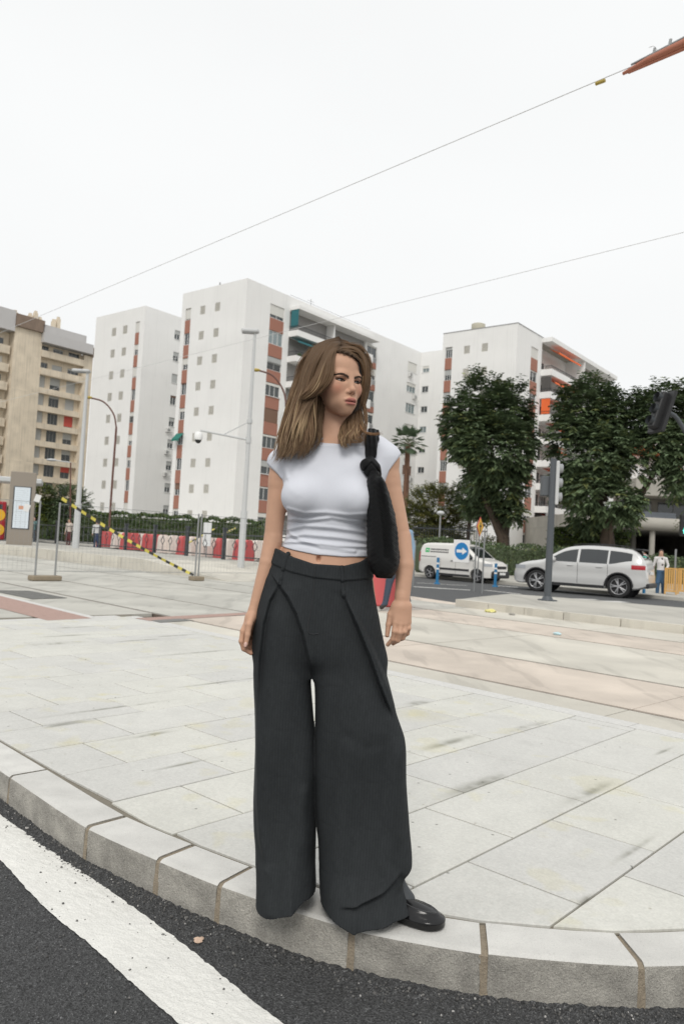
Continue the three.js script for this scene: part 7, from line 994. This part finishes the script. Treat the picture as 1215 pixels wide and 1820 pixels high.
const trouserF = (x, y, z) => {
  const a = l1F(x, y, z), b = l2F(x, y, z); let d = smin(a, b, y > 1.02 ? 0.03 : 0.004 + 0.026 * sstep(0.86, 1.02, y)); if (y > 0.80) d = smin(d, hipF(x, y, z), 0.035);
  if (Math.abs(d) < 0.06) {
    const fr = sstep(-2.50, -2.40, z); let w = 0;
    if (y > 1.195 - 0.06) { }
    const ly = lowY(x); w += 0.0045 * sstep(-0.002, 0.003, y - ly); // waistband stands proud of the cloth below
    if (fr > 0) {
      const fade = sstep(ly - 0.005, ly - 0.05, y);
      let [q, t] = cr1(x, y); { const hiT = sstep(0.62, 0.42, t), loT = sstep(0.40, 0.62, t) * sstep(1.02, 0.9, t); w += fr * fade * wave(q, 0.010, 0.018, 0.009, 0.035) * (0.35 + 0.65 * sstep(0, 0.12, t)) * hiT; w += fr * loT * (0.006 * Math.exp(-Math.abs(q) / 0.014) - 0.012 * sstep(0.0, 0.016, q)); }
      [q, t] = cr2(x, y); w += fr * fade * wave(-q, 0.014, 0.040, 0.014, 0.030) * (0.4 + 0.6 * sstep(0, 0.2, t)) * sstep(1.05, 0.8, t);
      [q, t] = cr3(x, y); w += fr * fade * wave(-q, 0.017, 0.022, 0.013, 0.035) * (0.4 + 0.6 * sstep(0, 0.2, t)) * sstep(1.02, 0.75, t);
      [q, t] = cr4(x, y); w += fr * fade * wave(q, 0.011, 0.010, 0.009, 0.02) * sstep(0, 0.3, t) * sstep(1.02, 0.75, t);
      if (y < 0.45) { [q, t] = cr5(x, y); w += fr * wave(q, 0.012, 0.05, 0.015, 0.03) * sstep(0, 0.15, t) * sstep(1.0, 0.7, t); [q, t] = cr7(x, y); w += fr * 0.010 * Math.exp(-q * q / 0.0004) * sstep(0, 0.2, t); }
      if (y < 0.48) { [q, t] = crA(x, y); w += fr * 0.022 * Math.exp(-Math.abs(q) / 0.032) * sstep(1, 0.25, t); [q, t] = crB(x, y); w += fr * 0.026 * Math.exp(-Math.abs(q) / 0.036) * sstep(1, 0.25, t); }
      if (y < 0.72 && y > 0.22) { [q, t] = cr6(x, y); w += fr * (0.008 * Math.exp(-q * q / 0.0006) - 0.006 * Math.exp(-((q - 0.035) ** 2) / 0.0006)) * sstep(0, 0.2, t) * sstep(1, 0.8, t); [q, t] = cr9(x, y); w -= fr * 0.006 * Math.exp(-q * q / 0.0002) * sstep(0, 0.2, t) * sstep(1, 0.8, t); [q, t] = cr10(x, y); w += fr * 0.006 * Math.exp(-q * q / 0.0005) * sstep(0, 0.2, t) * sstep(1, 0.8, t); }
      if (y < 0.85 && y > 0.6) { [q, t] = cr8(x, y); w -= fr * 0.004 * Math.exp(-q * q / 0.0004) * sstep(0, 0.2, t) * sstep(1, 0.7, t); }
    }
    // soft lengthwise drape and wool unevenness
    w += 0.0045 * sstep(1.1, 0.6, y) * Math.sin(x * 46 + 1.5 * Math.sin(y * 5) + z * 9) + 0.005 * sstep(0.95, 0.3, y) * (noise2(x * 19 + 7, y * 1.6 + 3) - 0.5) + 0.0022 * (noise3(x * 16, y * 7, z * 16) - 0.5);
    d -= w;
  }
  const hx = x < 0.0 ? (x + 0.165) / 0.115 : (x - 0.100) / 0.125; // cuffs dip in front and lift towards the sides
  const hemF = 0.138 + 0.008 * noise2(x * 14 + 3, z * 14 + 9) + (x < 0.0 ? (hx > 0 ? 0.060 : 0.006) : hx < 0 ? 0.058 : 0.030) * Math.pow(Math.min(1, Math.abs(hx)), 1.35) * sstep(-2.58, -2.46, z);
  d = smax(d, hemF - y, 0.0015); return smax(d, y - topY(x) - 0.018 * sstep(-2.44, -2.56, z), 0.005);
};
const wool = tex(512, 512, (i, j) => { const st = (i % 30) < 3 ? 0.13 : 0, tw = ((i + j) % 4) < 2 ? 0.03 : 0; const v = 0.67 + st * (0.5 + 0.5 * hash(i >> 1, j >> 3)) + tw + 0.12 * hash(i, j >> 2) + 0.08 * fbm2(i / 30, j / 60, 3, 17); return [v * 0.97, v, v * 1.02]; });
const woolM = new THREE.MeshPhysicalMaterial({ color: lin(0.052, 0.0535, 0.0545), roughness: 0.85, map: rept(wool, 7), bumpMap: rept(wool, 7), bumpScale: 0.0004, specularIntensity: 0.3, sheen: 0.55, sheenRoughness: 0.38, sheenColor: lin(0.17, 0.18, 0.185) });
const trousers = part('trousers', home(netMesh(trouserF, [-0.36, 0.10, -2.64], [0.32, 1.30, -2.24], 0.0038, { slack: 1.6 })), woolM, woman);
const frontZ = (F, x, y, z0 = -2.2) => { let z = z0; for (let i = 0; i < 90; i++) { const d = F(x, y, z); if (d < 0.0004) break; z -= Math.max(d * 0.6, 0.0005); } return z; };
{ // fly seam, belt loops, band seams
  const thread = mat(lin(0.03, 0.032, 0.034), 0.9); const on = (pts, lift) => pts.map(([x, y]) => [x, y, frontZ(trouserF, x, y) + lift]); const dense = (pts) => { const c = new THREE.CatmullRomCurve3(pts.map((p) => V(p[0], p[1], 0))); return c.getPoints(16).map((p) => [p.x, p.y]); };
  part('fly_seam', home(tube(on(dense([[-0.074, 1.181, -2.34], [-0.075, 1.129, -2.34], [-0.08, 1.077, -2.34], [-0.084, 1.03, -2.34], [-0.077, 1.015, -2.34], [-0.051, 1.017, -2.34]]), 0.0002), 0.0015, 48, 5)), thread, trousers);
  for (const pts of [[[-0.162, 1.256, -2.35], [-0.168, 1.228, -2.35], [-0.176, 1.189, -2.35], [-0.179, 1.158, -2.35]], [[0.007, 1.227, -2.35], [0.012, 1.2, -2.35], [0.015, 1.168, -2.35], [0.021, 1.134, -2.35]]]) {
    const d = dense(pts); const c3 = new THREE.CatmullRomCurve3(d.map(([x, y]) => V(x, y, frontZ(trouserF, x, y) - 0.0035))); const bl = new THREE.TubeGeometry(c3, 24, 0.0075, 8, false); part('belt_loop', home(bl), woolM, trousers);
  }
  part('band_seam', home(tube(on(dense([[-0.073, 1.223, -2.34], [-0.074, 1.206, -2.34], [-0.074, 1.186, -2.34]]), 0.0002), 0.0013, 12, 5)), thread, trousers);
}
// --- black loafer
{
  const c = [0.262, 0.14, -2.415], ang = -0.40; // toe points right and towards the camera
  const ca = Math.cos(ang), sa = Math.sin(ang); const loc = (x, y, z) => { const dx = x - c[0], dz = z - c[2]; return [dx * ca - dz * sa, y - c[1], dx * sa + dz * ca]; };
  const outl = (u, w, k) => { const t = clamp((u + 0.14) / 0.27); const hw = (0.030 + 0.018 * sstep(0.25, 0.75, t)) * k; const e = u > 0.075 ? (u - 0.075) / 0.057 : u < -0.10 ? (-0.10 - u) / 0.04 : 0; const r = Math.hypot(e, w / hw); return (r - 1) * hw * 0.8; };
  const shoeF = (x, y, z) => { const [u, v, w] = loc(x, y, z); let sole = Math.max(outl(u, w, 1.06), Math.abs(v - 0.015) - 0.015); sole = smax(outl(u, w, 1.06), Math.abs(v - 0.014) - 0.014, 0.008); const top = 0.058 + 0.030 * sstep(0.06, -0.10, u) - 0.016 * sstep(0.03, 0.12, u); let up = smax(outl(u, w, 0.95) + Math.max(0, v - 0.03) * 0.35, v - top, 0.03); up = smax(up, 0.02 - v, 0.004);
    const rim = Math.abs(Math.hypot((u - 0.045) / 0.062, w / 0.030) - 1); up -= 0.0026 * Math.exp(-rim * rim / 0.012) * (v > 0.035 ? 1 : 0); return smin(up, sole, 0.004); };
  const shoeM = new THREE.MeshPhysicalMaterial({ color: lin(0.006, 0.006, 0.0065), roughness: 0.2, specularIntensity: 0.9 });
  part('shoe', home(netMesh(shoeF, [0.05, 0.135, -2.56], [0.44, 0.26, -2.28], 0.0025)), shoeM, woman);
  const c2 = [-0.115, 0.14, -2.49]; const shoe2 = (x, y, z) => { const u = -(x - c2[0]) * 0.35 + (z - c2[2]) * 0.94, w = (x - c2[0]) * 0.94 + (z - c2[2]) * 0.35; return smax(outl(u, w, 1), Math.abs(y - 0.165) - 0.022, 0.01); };
  part('shoe', home(netMesh(shoe2, [-0.28, 0.135, -2.68], [0.0, 0.20, -2.30], 0.005)), shoeM, woman);
}

// --- hair: a dark under-layer and many separate locks
{
  const R = rng(2024), locks = [];
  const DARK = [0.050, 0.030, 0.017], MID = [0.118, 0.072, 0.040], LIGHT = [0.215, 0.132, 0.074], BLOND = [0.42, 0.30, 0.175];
  const mix = (a, b, t) => a.map((v, i) => lerp(v, b[i], clamp(t)));
  function lock(pts, r, colAt, seg = 22) {
    const cur = new THREE.CatmullRomCurve3(pts.map((p) => V(...p))); const P = cur.getPoints(seg), pos = [], nor = [], col = [], idx = [], S = 5; const fl = 0.55 + R() * 0.3, tw = R() * 3;
    for (let i = 0; i <= seg; i++) { const t = i / seg, p = P[i], d = P[Math.min(seg, i + 1)].clone().sub(P[Math.max(0, i - 1)]).normalize(); const s = V(0, 0, 1).addScaledVector(d, -d.z).normalize(), n = d.clone().cross(s); const rr = r * (0.35 + 0.65 * sstep(0, 0.12, t)) * (1 - 0.93 * sstep(0.55, 1, t)); const c = colAt(t);
      for (let k = 0; k < S; k++) { const a = k / S * 6.2832 + tw, cs = Math.cos(a), sn = Math.sin(a); const o = n.clone().multiplyScalar(cs * rr).addScaledVector(s, sn * rr * fl); pos.push(p.x + o.x, p.y + o.y, p.z + o.z); const q = n.clone().multiplyScalar(cs * fl).addScaledVector(s, sn).normalize(); nor.push(q.x, q.y, q.z); col.push(...c); } }
    for (let i = 0; i < seg; i++) for (let k = 0; k < S; k++) { const a = i * S + k, b = i * S + (k + 1) % S, c = a + S, e = b + S; idx.push(a, b, c, b, e, c); }
    const g = new THREE.BufferGeometry(); g.setAttribute('position', new THREE.Float32BufferAttribute(pos, 3)); g.setAttribute('normal', new THREE.Float32BufferAttribute(nor, 3)); g.setAttribute('color', new THREE.Float32BufferAttribute(col, 3)); g.setIndex(idx); locks.push(facing(g));
  }
  // under-layer that closes the gaps
  const back = oval([[[-0.086, 1.948, -2.5], [-0.003, 1.949, -2.5], 0.045], [[-0.125, 1.916, -2.5], [0.038, 1.917, -2.5], 0.075], [[-0.154, 1.852, -2.5], [0.054, 1.858, -2.5], 0.085], [[-0.163, 1.786, -2.505], [0.054, 1.791, -2.505], 0.075], [[-0.176, 1.711, -2.51], [0.049, 1.716, -2.51], 0.06], [[-0.185, 1.652, -2.5], [0.046, 1.665, -2.5], 0.05], [[-0.184, 1.613, -2.49], [0.029, 1.633, -2.49], 0.035]].map(row));
  const capF = ell(0, 0.028, -0.016, 0.080, 0.0945, 0.096);
  const underF = (x, y, z) => { const p = toHead(x, y, z); let cap = capF(p[0], p[1], p[2]) * HS; cap = smax(cap, p[2] + 0.0 - lerp(0.012, 0.062, sstep(0.02, 0.085, p[1])), 0.01); let bk = back(x, y, z); bk = smax(bk, p[2] - 0.015, 0.015); let d = smin(cap, bk, 0.03); return d + 0.003 * (noise3(x * 90, y * 14, z * 90) - 0.5); };
  const resample = (pts, n) => new THREE.CatmullRomCurve3(pts.map((p) => V(...p))).getPoints(n - 1);
  // locks fill the sheet between two guide lines
  function sheaf(A, B, n, { r = 0.0026, bulge = 0.02, jit = 0.006, tone = 0, blond = 0.15, wav = 0.004, tmin = 0, tmax = 1, cut = 0.2, start = 0.12 } = {}) {
    const K = 13, a = resample(A, K), b = resample(B, K);
    const per = 13, clumps = Array.from({ length: Math.ceil(n / per) + 1 }, () => [R() - 0.5, R() - 0.5, R(), R() * 6]);
    for (let i = 0; i < n; i++) {
      const ci = Math.floor(i / per), cl = clumps[ci], tc = lerp(tmin, tmax, (ci + 0.5) * per / n); const t = lerp(tmin, tmax, (i + R()) / n), lay = R(), end = 1 - cut * (0.6 * cl[2] + 0.4 * R()), ph = cl[3] + R() * 1.2, bl = R() < blond, tn = tone + (R() - 0.5) * 0.8, ox = (R() - 0.5), oy = (R() - 0.5);
      const pts = []; for (let k = 0; k < K; k++) { const s = k / (K - 1) * end * (K - 1), k0 = Math.min(K - 2, Math.floor(s)), f = s - k0, pa = a[k0].clone().lerp(a[k0 + 1], f), pb = b[k0].clone().lerp(b[k0 + 1], f), p = pa.lerp(pb, clamp(lerp(t, tc, 0.75 * (k / (K - 1)) ** 2) + cl[0] * 0.10 * (k / (K - 1)) ** 2)); const u = k / (K - 1), grow = 0.25 + 0.55 * u;
        pts.push([p.x + ox * jit * grow * 2 + wav * u * Math.sin(ph + u * 7), p.y + oy * jit * grow + cl[1] * 0.012 * u * u, p.z + Math.sin(Math.PI * t) * bulge * sstep(0, 0.3, u) - lay * 0.014 + 0.004 * Math.sin(ph * 2 + u * 5)]); }
      const pushF = (x, y, z) => y > HC[1] + 0.03 ? Math.min(underF(x, y, z), headW(x, y, z)) : underF(x, y, z);
      for (const q of pts) { const d = pushF(...q), need = 0.003 + 0.006 * (1 - lay); if (d < need) { const e = 0.003, gx = pushF(q[0] + e, q[1], q[2]) - pushF(q[0] - e, q[1], q[2]), gy = pushF(q[0], q[1] + e, q[2]) - pushF(q[0], q[1] - e, q[2]), gz = pushF(q[0], q[1], q[2] + e) - pushF(q[0], q[1], q[2] - e), l = Math.hypot(gx, gy, gz) || 1, m = Math.min(need - d, 0.03); q[0] += gx / l * m; q[1] += gy / l * m; q[2] += gz / l * m; } if (q[1] < 1.64) { const d2 = shirtBase(...q); if (d2 < 0.004) q[2] += 0.004 - d2; } }
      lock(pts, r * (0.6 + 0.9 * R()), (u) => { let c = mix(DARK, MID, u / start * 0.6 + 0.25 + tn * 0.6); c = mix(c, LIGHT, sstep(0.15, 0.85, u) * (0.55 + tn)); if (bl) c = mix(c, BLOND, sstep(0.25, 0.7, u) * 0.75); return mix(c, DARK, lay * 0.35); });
    }
  }
  // main fall on the left of the picture, from the parting to the chest
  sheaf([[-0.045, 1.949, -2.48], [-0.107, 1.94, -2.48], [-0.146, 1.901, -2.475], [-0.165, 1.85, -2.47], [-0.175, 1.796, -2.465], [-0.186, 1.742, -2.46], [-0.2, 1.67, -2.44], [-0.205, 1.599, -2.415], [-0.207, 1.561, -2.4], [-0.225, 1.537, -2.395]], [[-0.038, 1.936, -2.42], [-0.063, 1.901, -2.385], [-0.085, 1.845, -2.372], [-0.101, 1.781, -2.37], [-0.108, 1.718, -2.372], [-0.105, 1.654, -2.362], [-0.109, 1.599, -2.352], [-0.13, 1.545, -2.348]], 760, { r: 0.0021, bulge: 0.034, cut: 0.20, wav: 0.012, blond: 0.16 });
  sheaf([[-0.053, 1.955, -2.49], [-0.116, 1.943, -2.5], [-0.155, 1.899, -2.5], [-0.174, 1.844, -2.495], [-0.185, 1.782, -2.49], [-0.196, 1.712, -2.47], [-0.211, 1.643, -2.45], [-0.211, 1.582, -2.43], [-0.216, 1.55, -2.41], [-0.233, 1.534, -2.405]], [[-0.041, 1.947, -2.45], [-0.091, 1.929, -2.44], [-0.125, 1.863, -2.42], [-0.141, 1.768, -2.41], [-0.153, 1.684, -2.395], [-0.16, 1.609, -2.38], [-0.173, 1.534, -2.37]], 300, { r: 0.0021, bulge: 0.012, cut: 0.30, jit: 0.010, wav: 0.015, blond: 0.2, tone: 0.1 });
  // front swoop beside the face, flicking back at the cheek
  sheaf([[-0.041, 1.944, -2.44], [-0.067, 1.909, -2.4], [-0.096, 1.85, -2.372], [-0.121, 1.793, -2.364], [-0.143, 1.759, -2.362], [-0.167, 1.733, -2.366]], [[-0.038, 1.893, -2.388], [-0.047, 1.906, -2.378], [-0.054, 1.87, -2.356], [-0.053, 1.827, -2.343], [-0.062, 1.792, -2.344], [-0.085, 1.765, -2.35], [-0.125, 1.745, -2.358]], 330, { r: 0.0021, bulge: 0.012, cut: 0.14, wav: 0.004, blond: 0.10, tone: -0.05 });
  // darker hair from behind the ear
  sheaf([[-0.116, 1.794, -2.44], [-0.117, 1.738, -2.435], [-0.116, 1.672, -2.42], [-0.118, 1.604, -2.39], [-0.145, 1.539, -2.362]], [[-0.068, 1.782, -2.43], [-0.078, 1.735, -2.425], [-0.082, 1.678, -2.415], [-0.087, 1.62, -2.39], [-0.107, 1.558, -2.356]], 260, { r: 0.0021, bulge: 0.008, cut: 0.35, tone: -0.3, blond: 0.06, wav: 0.009 });
  // the pale face-framing piece
  sheaf([[-0.111, 1.755, -2.368], [-0.137, 1.715, -2.356], [-0.162, 1.663, -2.346], [-0.168, 1.627, -2.343], [-0.163, 1.606, -2.343]], [[-0.102, 1.751, -2.364], [-0.117, 1.708, -2.351], [-0.128, 1.664, -2.343], [-0.138, 1.621, -2.34], [-0.145, 1.592, -2.34]], 95, { r: 0.0019, bulge: 0.004, cut: 0.25, tone: 0.5, blond: 1, jit: 0.004, start: 0.03 });
  // far side of the parting: lifted off the forehead, then down beyond the cheek
  sheaf([[-0.044, 1.946, -2.47], [0.007, 1.951, -2.475], [0.046, 1.925, -2.485], [0.066, 1.875, -2.49], [0.067, 1.819, -2.49], [0.055, 1.767, -2.478], [0.044, 1.72, -2.468]], [[-0.039, 1.889, -2.39], [-0.024, 1.912, -2.388], [0.01, 1.916, -2.396], [0.037, 1.892, -2.412], [0.045, 1.848, -2.425], [0.044, 1.8, -2.442], [0.041, 1.757, -2.452]], 430, { r: 0.0021, bulge: 0.014, cut: 0.12, wav: 0.003, blond: 0.05, tone: -0.15 });
  sheaf([[-0.039, 1.887, -2.388], [-0.027, 1.902, -2.386], [-0.01, 1.912, -2.388], [0.015, 1.912, -2.396], [0.033, 1.894, -2.405]], [[0.021, 1.881, -2.395], [0.029, 1.89, -2.398], [0.037, 1.88, -2.408], [0.044, 1.854, -2.42], [0.045, 1.821, -2.435]], 160, { r: 0.0019, bulge: 0.002, cut: 0.05, tone: -0.9, blond: 0, wav: 0.001, jit: 0.002 });  // tone darkened to paint the shadowed underside of the lifted front hair
  // lower fall on the right, over the shoulder
  sheaf([[0.043, 1.741, -2.465], [0.051, 1.714, -2.455], [0.052, 1.683, -2.43], [0.044, 1.654, -2.4], [0.045, 1.634, -2.385], [0.052, 1.619, -2.376]], [[0.009, 1.716, -2.46], [-0.01, 1.69, -2.44], [-0.019, 1.651, -2.405], [-0.021, 1.62, -2.376], [-0.012, 1.6, -2.366], [0.008, 1.584, -2.36]], 290, { r: 0.0020, bulge: 0.016, cut: 0.40, wav: 0.009, blond: 0.2, tone: 0.05 });
  for (let i = 0; i < 34; i++) { const j = () => (R() - 0.5) * 0.016; const e = R(); const q = [[0.039, 1.687, -2.43], [0.051, 1.658, -2.4], [0.073, 1.648, -2.388], [0.098, 1.655, -2.4]].map((p, k) => [p[0] + j() * (k / 3) + e * 0.005 * k, p[1] + j() * 0.7 * (k / 3), p[2] + j() * 0.3]); lock(q, 0.0012, () => mix(LIGHT, [0.26, 0.13, 0.06], 0.4), 12); }
  for (let i = 0; i < 22; i++) { const j = () => (R() - 0.5) * 0.012; const q = [[0.026, 1.658, -2.4], [0.03, 1.632, -2.375], [0.047, 1.621, -2.366], [0.044, 1.634, -2.364]].map((p, k) => [p[0] + j(), p[1] + j(), p[2] + j() * 0.3]); lock(q, 0.0013, () => mix(MID, LIGHT, R()), 12); }
  // stray hairs
  for (let i = 0; i < 130; i++) { const e = R(), s = e < 0.4 ? [[-0.063, 1.942, -2.45], [-0.117, 1.926, -2.45], [-0.155, 1.877, -2.45], [-0.173, 1.812, -2.45]] : e < 0.7 ? [[-0.033, 1.944, -2.45], [0.022, 1.94, -2.46], [0.056, 1.903, -2.47], [0.071, 1.844, -2.47]] : [[0.047, 1.761, -2.46], [0.056, 1.716, -2.44], [0.054, 1.67, -2.41], [0.046, 1.612, -2.38]]; const o = R() * 0.010; const q = s.map((p, k) => [p[0] + (e < 0.4 ? -1 : 1) * o * (0.3 + k * 0.35) + 0.008 * (R() - 0.5), p[1] + o * (k < 2 ? 0.6 : 0) + 0.012 * (R() - 0.5), p[2] + 0.04 * (R() - 0.5)]); lock(q, 0.0006, () => mix(MID, LIGHT, 0.7), 12); }
  for (let i = 0; i < 90; i++) { const s = [[-0.153, 1.859, -2.45], [-0.172, 1.775, -2.45], [-0.19, 1.687, -2.43], [-0.205, 1.609, -2.41]]; const o = (R() - 0.35) * 0.02; const q = s.map((p, k) => [p[0] - o * (k + 0.5) * 0.6 + 0.006 * (R() - 0.5), p[1] + 0.02 * (R() - 0.5) - 0.01 * k, p[2] + 0.03 * (R() - 0.5)]); lock(q, 0.0007, () => LIGHT, 12); }
  const hairM = new THREE.MeshPhysicalMaterial({ color: 0xffffff, vertexColors: true, roughness: 0.5, specularIntensity: 0.35, side: THREE.DoubleSide });
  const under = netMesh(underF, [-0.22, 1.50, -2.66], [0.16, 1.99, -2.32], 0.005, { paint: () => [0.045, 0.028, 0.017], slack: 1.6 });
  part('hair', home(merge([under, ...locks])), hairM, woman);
}
// --- knotted black leather bag hanging from her shoulder
{
  const bag = thing('handbag', 'black soft leather handbag with knotted strap hanging from the shoulder', 'handbag', [0.139, 1.2, -2.385]);
  const off = bag.position; const home2 = (g) => { g.translate(-off.x, -off.y, -off.z); return g; };
  const leather = tex(512, 512, (i, j) => { const a = Math.abs(Math.sin((i + j) * Math.PI / 32)), b = Math.abs(Math.sin((i - j) * Math.PI / 32)); return 0.35 + 0.45 * Math.min(a, b) + 0.2 * noise2(i / 3, j / 3); }, false);
  const lm = new THREE.MeshPhysicalMaterial({ color: lin(0.009, 0.0095, 0.010), roughness: 0.5, bumpMap: rept(leather, 9), bumpScale: 0.004, specularIntensity: 0.4 });
  const B = oval([[[0.081, 1.526, -2.355], [0.108, 1.527, -2.355], 0.016], [[0.074, 1.494, -2.355], [0.129, 1.497, -2.355], 0.026], [[0.076, 1.434, -2.36], [0.152, 1.435, -2.36], 0.037], [[0.08, 1.364, -2.365], [0.172, 1.364, -2.365], 0.047], [[0.084, 1.294, -2.37], [0.183, 1.294, -2.37], 0.052], [[0.089, 1.242, -2.372], [0.187, 1.244, -2.372], 0.052], [[0.101, 1.214, -2.373], [0.178, 1.215, -2.373], 0.042], [[0.118, 1.197, -2.374], [0.167, 1.198, -2.374], 0.022]].map(row), 2.2);
  const g1 = crease([[0.107, 1.51, -2.32], [0.12, 1.434, -2.32], [0.135, 1.349, -2.32], [0.146, 1.263, -2.32]]), g2 = crease([[0.112, 1.503, -2.32], [0.14, 1.436, -2.32], [0.159, 1.368, -2.32]]), g3 = crease([[0.092, 1.502, -2.32], [0.095, 1.416, -2.32], [0.104, 1.278, -2.32]]), g4 = crease([[0.129, 1.452, -2.32], [0.151, 1.367, -2.32], [0.165, 1.264, -2.32]]);
  const bagF = (x, y, z) => { let d = B(x, y, z); if (Math.abs(d) < 0.05) { const q1 = g1(x, y)[0], q2 = g2(x, y)[0], q3 = g3(x, y)[0], q4 = g4(x, y)[0]; d -= -0.010 * Math.exp(-q1 * q1 / 0.00006) + 0.004 * Math.exp(-q2 * q2 / 0.00008) + 0.004 * Math.exp(-q3 * q3 / 0.00012) + 0.005 * Math.exp(-q4 * q4 / 0.0001); d -= 0.0035 * (noise3(x * 55, y * 30, z * 55) - 0.5); const s = Math.abs(Math.sin((x * 0.7 + y) * 190)) * Math.abs(Math.sin((x * 0.7 - y) * 190)); d -= 0.0016 * s; } return d; };
  part('pouch', home2(netMesh(bagF, [0.05, 1.15, -2.46], [0.23, 1.53, -2.26], 0.0028, { slack: 1.7 })), lm, bag);
  const onS = ([x, y], lift) => [x, y, frontZ(shirtBase, x, y) + lift];
  const kA = onS([0.07, 1.546, -2.37], 0.018), kB = onS([0.095, 1.539, -2.37], 0.018), kC = onS([0.078, 1.527, -2.37], 0.016), kD = onS([0.105, 1.521, -2.37], 0.014), kE = onS([0.08, 1.563, -2.37], 0.016), kF = onS([0.092, 1.542, -2.37], 0.030);
  const kn = [limb(kA, 0.022, kB, 0.019), limb(kC, 0.017, kD, 0.014), limb(kE, 0.016, kF, 0.016)], kg = crease([[0.062, 1.528, -2.35], [0.083, 1.554, -2.35], [0.109, 1.527, -2.35]]);
  part('knot', home2(netMesh((x, y, z) => { let d = 9; for (const k of kn) d = smin(d, k(x, y, z), 0.012); const q = kg(x, y)[0]; d += 0.005 * Math.exp(-q * q / 0.00001); return d - 0.002 * (noise3(x * 80, y * 80, z * 80) - 0.5); }, [0.04, 1.42, -2.46], [0.18, 1.57, -2.24], 0.0025, { slack: 1.6 })), lm, bag);
  const sp = [[656, 822], [657, 808], [658, 796], [659, 786]]; const S0 = onS([0.079, 1.56, -2.38], 0.010), S1 = onS([0.08, 1.591, -2.4], 0.007), S2 = onS([0.081, 1.619, -2.42], 0.006), S3 = onS([0.082, 1.638, -2.44], 0.005), S4 = [0.084, 1.66, -2.475], S5 = [0.089, 1.656, -2.53], S6 = [0.096, 1.62, -2.57];
  const st = [[S0, 0.013], [S1, 0.017], [S2, 0.020], [S3, 0.021], [S4, 0.021], [S5, 0.020], [S6, 0.018]];
  const sc = st.slice(0, -1).map(([p, r], i) => limb(p, r, st[i + 1][0], st[i + 1][1]));
  // the strap is a soft flattened band lying on the shirt
  const strapF = (x, y, z) => { let d = 9; for (const s of sc) d = smin(d, s(x, y, z), 0.01); const under = shirtBase(x, y, z); d = smax(d, under - 0.016, 0.006); d = smax(d, 0.0005 - under, 0.002); return d - 0.0022 * Math.sin((x - 0.5) * 420 + y * 40) - 0.001 * noise3(x * 90, y * 90, z * 90); };
  part('strap', home2(netMesh(strapF, [0.03, 1.44, -2.62], [0.18, 1.66, -2.28], 0.0027, { slack: 1.6 })), lm, bag);
}


renderer.setSize(683, 1024);
renderer.render(scene, camera);
